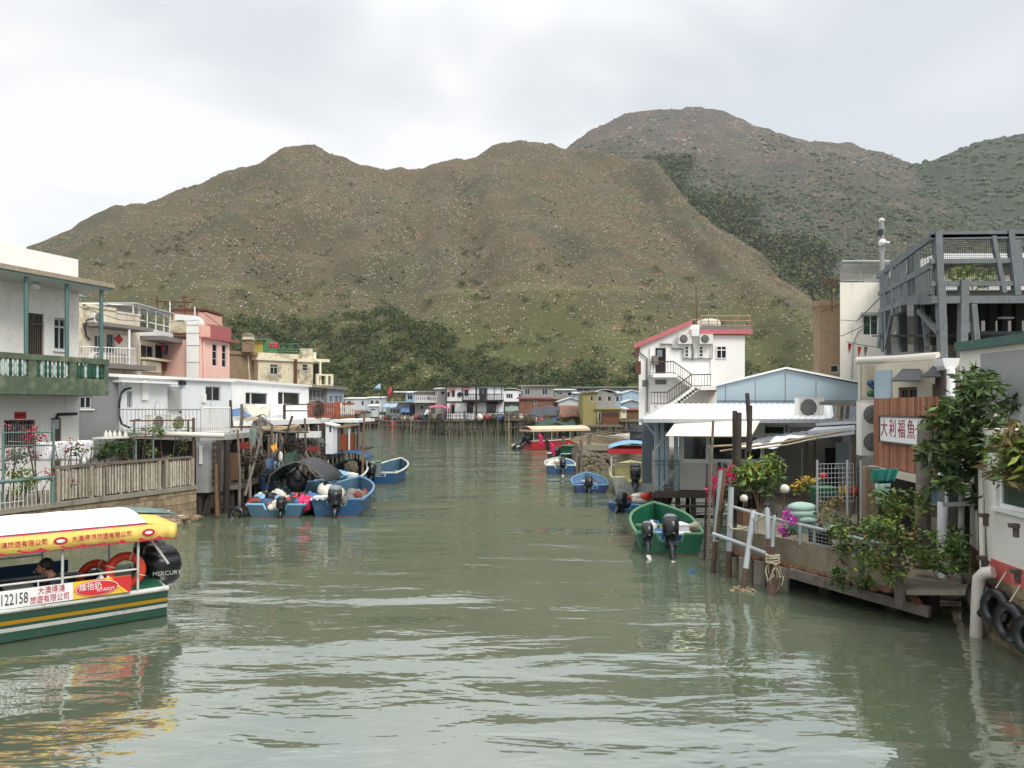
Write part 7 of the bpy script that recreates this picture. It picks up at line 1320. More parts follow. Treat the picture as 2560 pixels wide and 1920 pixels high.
for i, (a, b, r) in enumerate((((1770, 1117, 21), (1900, 1104, 21.4), .035), ((1800, 1128, 20.4), (2112, 1078, 19.2), .03), ((1900, 1121, 20), (2040, 1096, 19.4), .02))): mb = MB(); mb.path([P(*a), P(*a).lerp(P(*b), .5) + V3((0, 0, -.03)), P(*b)], r, ['wood_pale', 'wood_pale', 'rope'][i], 6); mb.build('awning_pole', None, ['short pale pole lashed across the dark posts by the awning', 'long thin pole holding the dirty white sheet', 'rope under the edge of the dirty white sheet'][i], 'pole', base=P(*a))
# gabled blue hut
Y = 30.2; pts = [P(1792, 1110, Y), P(2155, 1110, Y), P(2155, 962, Y), P(1962, 924, Y), P(1792, 966, Y)]; house = T('gabled_hut', 'light blue tin hut with a low white edged gable', 'hut', P(1960, 1050, Y)); mb = MB(); mb.prism(pts, (2.5, 9, 0), 'hut_blue'); mb.build('wall', house)
mb = MB()
for a, b in (((1788, 966), (1962, 923)), ((1962, 923), (2160, 961))): p_, q_ = P(*a, Y), P(*b, Y); mb.prism([p_ + V3((0, -.15, .01)), q_ + V3((0, -.15, .01)), q_ + V3((0, -.15, .09)), p_ + V3((0, -.15, .09))], (2.58, 9.3, 0), 'roof_tin')
mb.build('roof', house); mb = MB()
for px in (1814, 1888, 1963, 2040): mb.box(xat(px, Y) - .012, Y - .012, zat(1018, Y), xat(px, Y) + .012, Y, zat(952 if px in (1888, 2040) else 963 if px == 1814 else 930, Y), 'tin_dark')
n = 70
for i in range(n): x = xat(1794 + 360 * i / n, Y); mb.box(x, Y - .03, zat(1003, Y), x + .05, Y, zat(1001, Y), 'hut_slate')
mb.build('seam', house)
aircon('large white air conditioner on the white tin roof before the gabled hut', P(2018, 1046, 25.2), (1, 0, 0), (0, -1, 0), .86, .66, .36, 1, None, 'ac_white')
# three storey white house with the outside stair
M('stair_white', (240, 240, 236), .75, .03, .7, dirt=(206, 202, 190), damt=.22, streak=True); M('coral', (188, 108, 110), .7, .08, 2); M('rail_tan', (168, 140, 108), .6, .1); M('rail_brown', (88, 66, 56), .6, .1)
Y = 48.0; FT = Fr(*AB(1597, 48, 1862, 48)); house = T('stair_house', 'white three storey house with coral roof trim and an outside stair', 'house', FT.pt(4, 0, .9))
mb = MB(); mb.prism([P(1597, 1118, Y), P(1752, 1118, Y), P(1752, 812, Y), P(1726, 812, Y), P(1597, 868, Y)], (1.4, 8, 0), 'stair_white'); FT.box(mb, FT.u(1752), FT.len, .8, zat(838, Y), -8, 0, 'stair_white'); mb.build('wall', house)
mb = MB(); a, b = P(1584, 872, Y), P(1728, 812, Y); mb.prism([a + V3((0, -.3, 0)), b + V3((0, -.3, 0)), b + V3((0, -.3, .3)), a + V3((0, -.3, .3))], (1.5, 8.5, 0), 'coral'); mb.build('sloped_roof', house)
mb = MB(); FT.pbox(mb, 1750, 824, 1878, 836, -8, .3, 'coral'); FT.pbox(mb, 1750, 818, 1878, 823.5, -8, .25, 'tin_dark'); mb.build('flat_roof', house)
mb = MB(); rail_mesh(mb, [P(1752, 818, Y - .1), P(1878, 818, Y - .1), P(1873, 816, Y + 6)], .72, 1.0, .035, .03, 'rail_tan', (.4,)); rail_mesh(mb, [P(1728, 822, Y + 1), P(1752, 820, Y + 1)], .6, .3, .03, .02, 'rail_tan'); mb.build('roof_railing_grille', house)
mb = MB(); mb.lathe(P(1772, 820, Y + 2), [(.75, 0), (.8, .3), (.72, .5), (.3, .6)], 'petal_white', 14); mb.build('water_tank', None, 'squat white water tank on the roof of the stair house', 'tank', base=P(1772, 820, Y + 2))
mb = MB(); mb.path([P(1742, 830, Y + 1), P(1740, 712, Y + 1)], [.05, .02], 'rust', 5); mb.path([P(1771, 818, Y), P(1771, 776, Y)], .03, 'rail_tan', 5); mb.build('aerial', None, 'tall thin aerial mast on the roof of the stair house', 'aerial', base=P(1742, 830, Y + 1))
for i, r in enumerate(((1711, 865, 1722, 893), (1746, 865, 1758, 893), (1790, 865, 1816, 897))): FT.window(FT.rect(*r), house, 'white_clean', 'glass', 2 if i == 2 else 1, 1 if i == 2 else 3, -.02, .06, transom=.68 if i == 2 else None)
for r in ((1606, 950, 1621, 966), (1638, 949, 1666, 961)): mb = MB(); FT.pbox(mb, *r, .0, .03, 'shade_grey'); mb.build('vent', house)
mb = MB(); FT.pbox(mb, 1639, 870, 1664, 932, .0, .05, 'dark'); FT.pbox(mb, 1642, 875, 1655, 892, .05, .08, 'glass_pale'); mb.build('door', house)
for r in ((1624, 868, 1627, 1118), (1776, 840, 1780, 966)): mb = MB(); FT.pbox(mb, *r, .0, .12, 'stair_white'); mb.build('corner_strip', house)
mb = MB(); FT.pbox(mb, 1630, 890, 1643, 912, .0, .35, 'shade_grey'); mb.build('meter_box', house)
mb = MB(); 
for pts in (((1597, 868), (1600, 882), (1618, 896), (1618, 1030)), ((1650, 860), (1680, 861), (1680, 872), (1706, 872), (1707, 897), (1780, 897), (1780, 840)), ((1730, 860), (1733, 880), (1732, 900))): mb.path([FT.at(x, y, .1) for x, y in pts], .05, 'shade_grey', 6)
mb.build('conduit', house)
for px, lb in ((1710, 'air conditioner above the narrow window nearer the sloped roof of the stair house'), (1763, 'air conditioner under the coral roof band of the stair house')): aircon(lb, FT.at(px, 862, .15), FT.U, FT.N, .85, .62, .32, 1, 'air conditioners on the stair house')
mb = MB(); FT.pbox(mb, 1724, 824, 1742, 842, .0, .6, 'white'); mb.build('tank_box', house)
st = MB(); FT.pbox(st, 1624, 937, 1684, 945, 0, 1.2, 'stair_white'); st.prism([FT.at(1684, 936, .05), FT.at(1730, 968, .05), FT.at(1730, 980, .05), FT.at(1684, 946, .05)], FT.N * 1.1, 'stair_white'); FT.pbox(st, 1727, 968, 1778, 977, 0, 2.3, 'stair_white')
st.prism([FT.at(1728, 970, 1.2), FT.at(1668, 1014, 1.2), FT.at(1674, 1020, 1.2), FT.at(1736, 976, 1.2)], FT.N * 1.1, 'stair_white'); FT.pbox(st, 1626, 1013, 1672, 1021, 1.2, 2.3, 'stair_white')
n = 9
for i in range(n): x0, x1 = 1668 + 60 * i / n, 1668 + 60 * (i + 1) / n; y = 1012 - 44 * (i + 1) / n; FT.pbox(st, x0, y, x1, y + 6, 1.2, 2.3, 'stair_white')
so = st.build('stair', house)
def slope_rail(pts, n_, h, name):
    mb = MB(); pts = [FT.at(x, y, n_) for x, y in pts]; Z = V3((0, 0, 1))
    for a, b in zip(pts[:-1], pts[1:]):
        mb.path([a + Z * h, b + Z * h], .035, 'rail_brown', 5); mb.path([a + Z * .12, b + Z * .12], .025, 'rail_brown', 5); k = max(2, int((b - a).length / .17))
        for i in range(k + 1): p = a.lerp(b, i / k); mb.path([p + Z * .02, p + Z * h], .02, 'rail_brown', 4, False)
    mb.build(name, house)
slope_rail([(1626, 937), (1684, 936), (1729, 968)], 1.15, .82, 'stair_grille'); slope_rail([(1729, 969), (1777, 968)], 2.25, .8, 'stair_grille'); slope_rail([(1628, 1013), (1668, 1013), (1728, 969)], 2.27, .8, 'stair_grille')
mb = MB(); FT.pbox(mb, 1765, 975, 1790, 979, 0, 2.0, 'coral'); mb.build('canopy_slab', house)
mb = MB(); FT.pbox(mb, 1586, 905, 1597, 937, .2, .8, 'rust'); mb.build('rusty_box', house)
# white block and brown block far up the east bank
f = Fr(*AB(2100, 36, 2300, 36)); f.N = -f.A.normalized(); house = T('white_block', 'tall white rendered block with a railed flat roof behind the timber deck', 'house', f.pt(2, 0, .85)); M('block_white', (226, 222, 208), .85, .05, .8, dirt=(186, 176, 156), damt=.28, streak=True)
hw = f.rect(2156, 787, 2196, 839); mb = MB(); f.wall(mb, 0, f.len, .85, zat(706, 36), [hw], 'block_white', .15, 8, True); mb.build('wall', house); f.window(hw, house, 'white_clean', 'glass_green' if 'glass_green' in MATS else M('glass_green', (58, 74, 66), .08, .35, 2), 2, 1, .1, .06)
mb = MB(); f.pbox(mb, 2152, 783, 2200, 790, 0, .35, 'ac_grey'); mb.build('window_hood', house); mb = MB(); rail_mesh(mb, [f.at(2102, 706, -.2), f.at(2300, 706, -.2)], .95, 1.0, .04, .025, 'ac_grey', (.35, .6)); mb.build('roof_railing_grille', house)
mb = MB(); f.box(mb, .1, f.len, zat(655, 36), zat(652, 36), -6, .2, 'alu'); mb.build('roof_canopy', house)
mb = MB(); mb.path([f.at(2128, 970, .1), f.at(2133, 860, .1), f.at(2145, 830, .1), f.at(2160, 820, .1)], .03, 'ac_grey', 5); mb.build('cable', house)
mb = MB(); mb.path([P(2056, 706, 37), P(2100, 700, 37)], .03, 'rust', 5)
for px in (2060, 2070, 2084, 2094): mb.path([P(px, 690, 37), P(px, 722, 37)], .02, 'rust', 4)
mb.path([P(2080, 780, 37), P(2080, 700, 37)], .03, 'rust', 5); mb.build('aerial', None, 'rusty television aerial beside the roof of the white block', 'aerial', base=P(2080, 780, 37))
slab_house('brown_block', 'stained brown concrete block beside the tall white block', 'house', *AB(2049, 38, 2103, 38), .85, zat(765, 38), .8, 'brown_render', [((2076, 912, 2098, 932), 1)], ('brown_render', .3, .06))
for i, (px, py, m_) in enumerate(((2120, 858, 'petal_red'), (2144, 866, 'lifebuoy'), (2160, 866, 'shade_grey'))):
    mb = MB(); a = P(px, py, 24); mb.prism([a, a + V3((.13, 0, -.02)), a + V3((.03, .0, -.36))], (0, .01, 0), m_); mb.build('pennant', None, ['dark red pennant at the loose end of the bunting line', 'orange pennant in the middle of the bunting line', 'grey pennant nearest the timber deck'][i], 'pennant', base=a)
mb = MB(); mb.path([P(2116, 854, 24), P(2150, 862, 23.8), P(2192, 868, 23.5)], .012, 'black', 4); mb.build('bunting_line', None, 'thin line carrying small pennants to the timber deck', 'line', base=P(2116, 854, 24))
t = T('camera_mast', 'pale mast with lamps and a dome camera beside the timber deck', 'mast', P(2205, 720, 27)); mb = MB(); mb.path([P(2206, 790, 27), P(2204, 556, 27)], .085, 'ac_grey', 8); mb.build('pole', t); mb = MB(); mb.ball(P(2204, 551, 27), .11, .11, .09, 'petal_white', 9, 6); mb.build('lamp', t); mb = MB(); mb.ball(P(2206, 606, 26.9), .14, .13, .13, 'white_clean', 10, 7); mb.par(P(2208, 606, 26.8), (.2, -.1, -.05), (0, .1, 0), (0, 0, .07), 'white_clean'); mb.build('security_camera', t); mb = MB(); mb.box(xat(2194, 27), 26.8, zat(590, 27), xat(2202, 27), 27, zat(576, 27), 'black'); mb.build('spotlight', t)
# ---------------------------------------------------------------- the timber viewing deck and the building under it
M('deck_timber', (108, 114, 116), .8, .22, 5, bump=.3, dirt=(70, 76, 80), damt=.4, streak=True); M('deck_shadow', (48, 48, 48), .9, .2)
t = T('timber_deck', 'blue grey weathered timber viewing deck raised on heavy posts', 'deck', P(2350, 1000, 17.5))
TY = 17.5; Q = lambda px, py, Y=TY: P(px, py, Y)
mb = MB(); mb.prism([Q(2330, 745), Q(2700, 748), P(2640, 742, 24), P(2215, 742, 24.5)], (0, 0, -.1), 'deck_timber'); mb.build('deck_boards', t)
def timber(a, b, w_=.14, h_=.14, name='beam', m='deck_timber', **k): mb = MB(); mb.bar(a, b, w_, h_, m); return mb.build(name, t)
timber(Q(2256, 752, 19), Q(2335, 750), .12, .2); timber(Q(2325, 750), Q(2700, 748), .12, .17)
for a, b, w_ in ((Q(2343, 580), Q(2352, 800), .16), (Q(2350, 700), Q(2360, 1010), .17), (Q(2408, 702), Q(2404, 1000), .17), (Q(2415, 720), Q(2415, 800), .1), (Q(2432, 760), Q(2440, 850), .13), (Q(2524, 575), Q(2542, 738), .14), (Q(2541, 600), Q(2552, 715), .13), (Q(2482, 590), Q(2510, 732), .1), (P(2206, 690, 23), P(2210, 880, 23), .13), (P(2214, 680, 22.4), P(2219, 885, 22.4), .14), (P(2235, 650, 21.4), P(2236, 790, 21.4), .15), (P(2246, 645, 21), P(2247, 785, 21), .14), (P(2256, 640, 20.6), P(2256, 780, 20.6), .15), (P(2276, 620, 19.8), P(2280, 755, 19.8), .14), (P(2286, 612, 19.4), P(2293, 750, 19.4), .16), (P(2297, 690, 22), P(2298, 880, 22), .2), (P(2255, 740, 22.5), P(2258, 880, 22.5), .18), (P(2210, 760, 23.5), P(2200, 870, 23.5), .15)): timber(a, b, w_, w_, 'post')
for a, b in ((P(2194, 692, 23.6), Q(2330, 592)), (P(2198, 735, 23.4), Q(2328, 664)), (P(2200, 778, 23.2), Q(2332, 728))): timber(a, b, .08, .15)
for y0, y1 in ((588, 581), (593, 590), (654, 650), (710, 708)): timber(Q(2325, y0), Q(2700, y1), .08, .15 if y0 < 590 else .11)
for a, b in ((Q(2298, 778, 19), Q(2345, 830)), (P(2230, 785, 21), P(2215, 870, 22)), (Q(2305, 760, 20), P(2318, 870, 19)), (P(2246, 780, 22), P(2250, 870, 22))): timber(a, b, .09, .12, 'brace')
mb = MB()
for i in range(44): px = 2336 + 200 * i / 43; mb.path([Q(px, 592, TY + .05), Q(px, 728, TY + .05)], .005, 'black', 3, False)
for i in range(28): py = 594 + 134 * i / 27; mb.path([Q(2336, py, TY + .05), Q(2620, py, TY + .05)], .005, 'black', 3, False)
for i in range(24): u = i / 23; a = P(2200, 700, 23.4).lerp(Q(2330, 600), u); b = P(2202, 785, 23.2).lerp(Q(2332, 730), u); mb.path([a, b], .006, 'black', 3, False)
for i in range(16): v = i / 15; mb.path([P(2200, 700 + 82 * v, 23.4), Q(2330, 600 + 128 * v)], .006, 'black', 3, False)
mb.build('mesh', t)
M('lattice_white', (214, 210, 200), .8, .08)
mb = MB(); Y = 24.0
for i in range(26):
    a = 2222 + i * 5
    mb.bar(P(a, 862, Y), P(a + 40, 790, Y), .02, .05, 'lattice_white', (0, 1, 0)); mb.bar(P(a + 40, 862, Y - .03), P(a, 790, Y - .03), .02, .05, 'lattice_white', (0, 1, 0))
mb.build('lattice', t)
# roof garden house seen through the mesh
house = T('roof_house', 'white roofed house with dark windows seen through the mesh of the timber deck', 'house', P(2450, 760, 32)); mb = MB(); Y = 32.0; mb.box(xat(2330, Y), Y, .85, xat(2760, Y), Y + 6, zat(660, Y), 'shade_wall'); mb.build('wall', house); mb = MB(); mb.box(xat(2325, Y), Y - .6, zat(660, Y), xat(2765, Y), Y + 6, zat(640, Y), 'roof_tin'); mb.box(xat(2344, Y), Y - .3, zat(728, Y), xat(2700, Y), Y - .1, zat(712, Y), 'white'); mb.build('roof', house)
mb = MB()
for px in (2352, 2372): mb.box(xat(px, Y), Y - .04, zat(678, Y), xat(px + 14, Y), Y, zat(664, Y), 'glass')
mb.build('window', house); mb = MB(); mb.box(xat(2345, Y), Y - .02, zat(702, Y), xat(2700, Y), Y + .02, zat(688, Y), 'petal_white'); mb.build('plain_band', house)
b0 = P(2395, 690, 30); plant('roof_bush', 'lime green bush growing on the roof behind the deck mesh', 'bush', b0, [(b0.x + rnd.uniform(-.6, 1.4), b0.y, b0.z + rnd.uniform(-.3, .7), .45, .4, .35) for _ in range(8)], 70, .16, [LI, LL, LI], 90, [([b0, b0 + V3((0, 0, .6))], .05)])
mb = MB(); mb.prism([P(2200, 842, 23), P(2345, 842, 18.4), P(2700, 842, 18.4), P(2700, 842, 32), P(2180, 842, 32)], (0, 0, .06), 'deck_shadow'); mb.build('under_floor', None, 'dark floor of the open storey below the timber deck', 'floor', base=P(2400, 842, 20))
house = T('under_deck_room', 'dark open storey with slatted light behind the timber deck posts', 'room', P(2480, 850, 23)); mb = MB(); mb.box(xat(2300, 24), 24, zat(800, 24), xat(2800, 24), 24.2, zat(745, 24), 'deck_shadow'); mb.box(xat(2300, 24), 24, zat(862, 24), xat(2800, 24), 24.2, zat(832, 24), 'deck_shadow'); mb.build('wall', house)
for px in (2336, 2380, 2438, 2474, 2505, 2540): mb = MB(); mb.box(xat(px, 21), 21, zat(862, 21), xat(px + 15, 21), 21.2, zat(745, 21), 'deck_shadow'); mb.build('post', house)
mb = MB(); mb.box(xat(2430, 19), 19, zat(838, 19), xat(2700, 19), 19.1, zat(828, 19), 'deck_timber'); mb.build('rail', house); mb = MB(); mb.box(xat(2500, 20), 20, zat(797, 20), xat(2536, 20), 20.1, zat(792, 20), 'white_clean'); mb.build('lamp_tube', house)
# lower building: cream wall with awning windows, white wall and parapet
M('cream_render', (208, 200, 180), .85, .08, 1, dirt=(150, 134, 110), damt=.35, streak=True); M('parapet_green', (66, 98, 90), .7, .3, 4, dirt=(120, 130, 120), damt=.35)
f = Fr(*AB(2188, 18.8, 2352, 17.0)); house = T('fish_shop', 'cream walled shop below the timber deck with black propped shutters', 'shop', f.pt(1, 0, .85))
hs = [f.rect(2246, 968, 2293, 1000), f.rect(2330, 960, 2348, 1000)]; mb = MB(); f.wall(mb, 0, f.len + .5, .85, zat(905, 18), hs, 'cream_render', .15, 5, True); mb.build('wall', house)
for h in hs: f.window(h, house, 'wood_brown', 'glass', 2, 1, .1, .06)
for a, b, y0, y1 in ((2236, 2300, 925, 958), (2312, 2352, 918, 948)): mb = MB(); q = [f.at(a + 20, y0, .03), f.at(b, y0, .03), f.at(b, y1 - 4, .75), f.at(a - 8, y1 - 4, .75)]; mb.prism(q, (0, 0, .03), 'tarp_black'); mb.build('shutter_awning', house)
mb = MB(); f.pbox(mb, 2188, 926, 2230, 1000, .0, .03, 'hut_blue'); mb.build('painted_panel', house)
mb = MB(); mb.path([P(2143, 902, 19.2), P(2240, 898, 18.4), P(2346, 890, 17.4)], .1, 'pvc', 10); mb.build('gutter_pipe', house)
mb = MB(); mb.path([P(2150, 908, 19.4), P(2150, 1000, 19.4)], .05, 'ac_beige', 6); mb.box(xat(2165, 19.3), 19.3, zat(990, 19.3), xat(2195, 19.3), 19.5, zat(912, 19.3), 'cream_render'); mb.build('pillar', house)
bc = [('hull_blue', 2176, 958), ('leaf_lime', 2190, 972), ('inner_green', 2176, 984), ('lifebuoy', 2192, 960), ('rail_green', 2186, 986), ('barrel_blue', 2182, 964)]
t = T('net_floats', 'bunch of coloured net floats hanging by the gutter of the shop', 'floats', P(2184, 960, 18.9)); 
for m_, px, py in bc: mb = MB(); mb.ball(P(px, py, 18.9), .09, .09, .09, m_, 10, 7); mb.build('float', t)
mb = MB(); mb.path([P(2184, 930, 18.9), P(2184, 955, 18.9)], .01, 'rope', 4); mb.build('line', t)
FP = Fr((8.82, 18.0), (8.41, 14.62)); M('clad_a', (150, 98, 74), .75, .18, 6); M('clad_b', (128, 82, 62), .75, .18, 6); M('clad_c', (168, 116, 90), .75, .15, 6)
t = T('clad_wall', 'brown slatted timber wall carrying the white fish shop sign', 'wall', FP.pt(1.5, 0, 1.9)); z0, z1 = 2.32, 3.93; mb = MB(); u = 0.0; rs_ = random.Random(4)
while u < FP.len: w_ = rs_.uniform(.09, .15); FP.box(mb, u, min(u + w_ - .015, FP.len), z0, z1, -.02, .02 + rs_.uniform(0, .015), rs_.choice(['clad_a', 'clad_b', 'clad_c', 'clad_a'])); u += w_
FP.box(mb, 0, FP.len, z0, z1, -.3, -.02, 'wood_dark'); mb.build('slat', t); mb = MB(); FP.box(mb, -.1, FP.len + .3, z0 - .18, z0 - .02, -.3, .1, 'ac_beige'); mb.build('ledge_beam', t)
sg = T('shop_sign', 'white sign with red Chinese characters on the brown slatted wall', 'sign', FP.at(2268, 1076, .06)); us0, us1 = FP.u(2209), FP.u(2326); zs0, zs1 = FP.z(2268, 1108), FP.z(2268, 1044)
mb = MB(); FP.box(mb, us0, us1, zs0, zs1, .045, .075, 'banner_white'); mb.build('panel', sg); mb = MB()
for a in ((us0 - .03, us1 + .03, zs1, zs1 + .04), (us0 - .03, us1 + .03, zs0 - .04, zs0), (us0 - .03, us0, zs0, zs1), (us1, us1 + .03, zs0, zs1)): FP.box(mb, *a, .045, .1, 'gate_metal')
mb.build('frame', sg); M('ink_maroon', (150, 44, 72), .6, .12, 8)
for i, ch in enumerate('大利福魚城'): text_mesh(ch, .44, FP.pt(us0 + (us1 - us0) * (.1 + .2 * i), .078, (zs0 + zs1) / 2), FP.U, (0, 0, 1), 'ink_maroon', 'lettering', sg, .004, .95)
aircon('tall double fan air conditioner at the end of the brown slatted wall', (xat(2162, 18.6) + .1, 18.65, 2.48), (1, -.12, 0), (-.12, -1, 0), .55, 1.36, .36, 2, None, 'ac_white')
# white wall with the red band, window, tyres and stone foot
FQ = Fr((7.72, 11.9), (7.03, 4.31)); FR_ = Fr((8.75, 14.4), (7.72, 11.9)); house = T('white_shop', 'white walled shop with a red painted band above a stone foot', 'shop', FQ.pt(0, 0, .9))
M('wall_aged', (224, 222, 212), .85, .08, 1.2, dirt=(178, 158, 128), damt=.27, streak=True); M('band_red', (196, 96, 90), .8, .1, 2, dirt=(150, 80, 66), damt=.25)
hw = (.12, 3.3, 2.13, 3.16); mb = MB(); FQ.wall(mb, 0, FQ.len, 1.28, 3.25, [hw], 'wall_aged', .15); FR_.wall(mb, 0, FR_.len, 1.2, 3.3, [], 'wall_aged'); mb.prism([FR_.pt(0, 0, 3.26), FQ.pt(0, .05, 3.26), FQ.pt(FQ.len, .05, 3.26), FQ.pt(FQ.len, -4, 3.26), FR_.pt(0, -4, 3.26)], (0, 0, .1), 'wall_aged'); FQ.box(mb, .05, FQ.len, .9, 3.25, -4.5, -.2, 'wall_aged'); mb.build('wall', house); FQ.window(hw, house, 'white_clean', 'glass_green', 2, 1, .1, .06, sill='white_clean')
mb = MB(); FQ.box(mb, 0, FQ.len, 1.0, 1.28, -.1, .02, 'band_red'); FR_.box(mb, .9, FR_.len, .8, 1.2, -.1, .012, 'rust'); mb.build('painted_band', house)
mb = MB(); FQ.box(mb, -.02, FQ.len, -1.2, 1.0, -.6, .04, 'stone'); FR_.box(mb, 0, FR_.len, -1.2, .8, -.6, .0, 'stone'); mb.build('stone_foot', house)
mb = MB(); f = Fr(*AB(2400, 14.9, 2640, 12.4)); f.box(mb, 0, f.len, 3.6, zat(868, 14), -4, 0, 'wall_aged'); mb.build('upper_wall', house)
mb = MB(); f.box(mb, f.u(2455), f.len, f.z(2500, 1010), f.z(2500, 880), .0, .03, 'sheet_grey'); mb.build('metal_panel', house); mb = MB(); f.box(mb, 0, f.len, zat(868, 14), zat(846, 14), -4.1, .12, 'parapet_green'); mb.build('parapet', house)
mb = MB(); f.box(mb, f.u(2405), f.u(2440), f.z(2420, 1005), f.z(2420, 950), .0, .05, 'cream_render')
for i in range(6): u = f.u(2407 + i * 6); f.box(mb, u, u + .03, f.z(2420, 1003), f.z(2420, 952), .05, .08, 'wood_pale')
mb.build('window_slat', house); mb = MB(); f.box(mb, f.u(2490), f.len, 2.95, f.z(2520, 1010), -.3, -.02, 'hut_panel'); f.box(mb, f.u(2500), f.len, f.z(2520, 1085), f.z(2520, 1015), -.02, .02, 'tin_pale'); mb.build('balcony_panel', house)
for px, py, y in ((2470, 1292, 11.75), (2546, 1318, 10.8), (2466, 1398, 11.8), (2550, 1432, 10.7)): mb = MB(); c = P(px, py, y) + FQ.N * .03; mb.par(c, FQ.N * .12, FQ.U * .1, (0, 0, .06), 'gate_metal'); mb.par(c + V3((0, 0, -.14)), FQ.N * .05, FQ.U * .08, (0, 0, .14), 'gate_metal'); mb.build('wall_lamp', house)
for i, (px, py, r) in enumerate(((2484, 1496, .27), (2524, 1520, .27), (2560, 1556, .28), (2612, 1590, .28))):
    Y_ = 11.35 - .5 * i; u = 12.0 - Y_; c = FQ.pt(FQ.u(px), .2, FQ.z(px, py)); tt = T('tyre', ['black tyre fender at the corner by the white drain pipe', 'second tyre fender from the white drain pipe', 'third tyre fender from the white drain pipe', 'tyre fender at the edge of the stone foot'][i], 'tyre', c, 'tyres hung on the stone wall'); ax = (FQ.N + V3((0, -.15, .1))).normalized(); mb = MB(); mb.torus(c, .22, .085, ax, 'mer_black', 26, 9); mb.build('tread', tt)
    mb = MB(); mb.path([c + V3((0, 0, .3)), FQ.pt(FQ.u(px), .05, c.z + .55)], .015, 'rope', 5); mb.build('rope', tt)
mb = MB(); mb.path([P(2484, 1430, 11.6), P(2462, 1432, 11.7), P(2448, 1445, 11.8), P(2446, 1470, 11.8), P(2440, 1600, 12.0)], .095, 'pvc', 12); mb.build('drain_pipe', None, 'thick white drain pipe bending down into the water by the tyres', 'pipe', base=P(2445, 1500, 11.8))
t = T('rain_pipe', 'white rain pipe with a square hopper between the deck posts', 'pipe', P(2376, 1265, 15.5)); Y = 16.2; mb = MB(); mb.prism([P(2356, 895, Y), P(2400, 895, Y), P(2396, 914, Y), P(2384, 924, Y), P(2366, 924, Y), P(2360, 914, Y)], (0, .35, 0), 'white_clean'); mb.build('hopper', t); mb = MB(); mb.path([P(2377, 924, Y), P(2376, 1100, 15.8)], .085, 'white_clean', 10); mb.path([P(2376, 1100, 15.8), P(2358, 1190, 14.5), P(2356, 1465, 13.4)], .095, 'white_clean', 10); mb.build('downpipe', t)
mb = MB(); mb.path([P(2452, 1170, 12.6), P(2456, 1420, 12.2)], .045, 'pvc', 8); mb.path([P(2446, 1190, 12.7), P(2450, 1400, 12.3)], .025, 'black', 6); mb.build('wall_pipe', None, 'slim grey pipe running down the corner of the white shop', 'pipe', base=P(2455, 1300, 12.4))
for lb, pts, r, m_ in (('thick weathered post in front of the fish shop sign', ((2313, 1062, 14.4), (2310, 1180, 14.2), (2304, 1420, 13.6)), .135, 'wood_grey'), ('dark timber post behind the rain pipe', ((2352, 900, 16.9), (2356, 1100, 16), (2395, 1330, 13.6)), .12, 'wood_dark'), ('grey post beside the rain pipe under the tree', ((2405, 1210, 13.4), (2400, 1460, 13)), .05, 'ac_grey'), ('black timber post at the edge of the white shop wall', ((2412, 1250, 13.4), (2408, 1420, 13.2)), .09, 'dark')): mb = MB(); mb.path([P(*p) for p in pts], [r, r * 1.02, r * 1.05][:len(pts)], m_, 9); mb.build('timber_post', None, lb, 'post', base=P(*pts[-1]))
t = T('window_box', 'white framed glass box on a bracket under the tree', 'box', P(2390, 1260, 13.5)); mb = MB(); Y = 13.5; mb.box(xat(2366, Y), Y, zat(1258, Y), xat(2400, Y), Y + .3, zat(1212, Y), 'glass_pale'); mb.build('pane', t); mb = MB()
for px in (2364, 2398): mb.box(xat(px, Y), Y - .03, zat(1260, Y), xat(px + 5, Y), Y + .02, zat(1210, Y), 'white_clean')
mb.bar(P(2360, 1262, Y), P(2440, 1258, Y - .6), .06, .08, 'ac_grey'); mb.build('frame', t)
# ---------------------------------------------------------------- concrete quay deck with its railing and garden
FC = Fr((4.9, 16.4), (6.65, 12.95)); M('deck_concrete', (138, 128, 108), .9, .22, 2, bump=.4, dirt=(96, 84, 62), damt=.42, streak=True); M('broken_edge', (128, 92, 70), .95, .4, 6, bump=1, bscale=14)
t = T('quay_deck', 'cracked concrete quay deck with a stained parapet on stilts', 'quay', FC.pt(2, 0, .6))
ctr = [(4.9, 16.4), (6.65, 12.95), (7.7, 12.6), (8.9, 15), (8.9, 19), (7.6, 22.5), (xat(1850, 22.5), 22.5)]; mb = MB(); mb.prism([(x, y, .48) for x, y in ctr], (0, 0, .14), 'deck_concrete'); mb.build('deck', t)
mb = MB(); FC.box(mb, 0, FC.len, .52, 1.04, -.16, .02, 'deck_concrete'); mb.build('parapet', t)
mb = MB(); u = 0; rs_ = random.Random(8)
while u < FC.len: w_ = rs_.uniform(.08, .2); mb.ball(FC.pt(u, .02, .5), w_ * .6, .09, rs_.uniform(.04, .08), 'broken_edge', 7, 5, .3, rs_); u += w_ * .8
mb.build('broken_edge', t)
for px, y, r in ((1868, 16, .2), (1900, 15.6, .15), (1952, 15.0, .15), (2060, 14.8, .12), (2230, 13.6, .12), (2330, 13.4, .1), (1842, 16.6, .12), (2000, 16, .15), (2150, 15.2, .15)): mb = MB(); x = xat(px, y); mb.path([(x, y, -1), (x + .03, y, .48)], r, 'wood_dark' if px > 1990 else 'concrete', 9); mb.build('pile', t)
mb = MB(); mb.box(5.6, 15.4, -1, 8.9, 19, .46, 'dark'); mb.build('shadow_core', t)
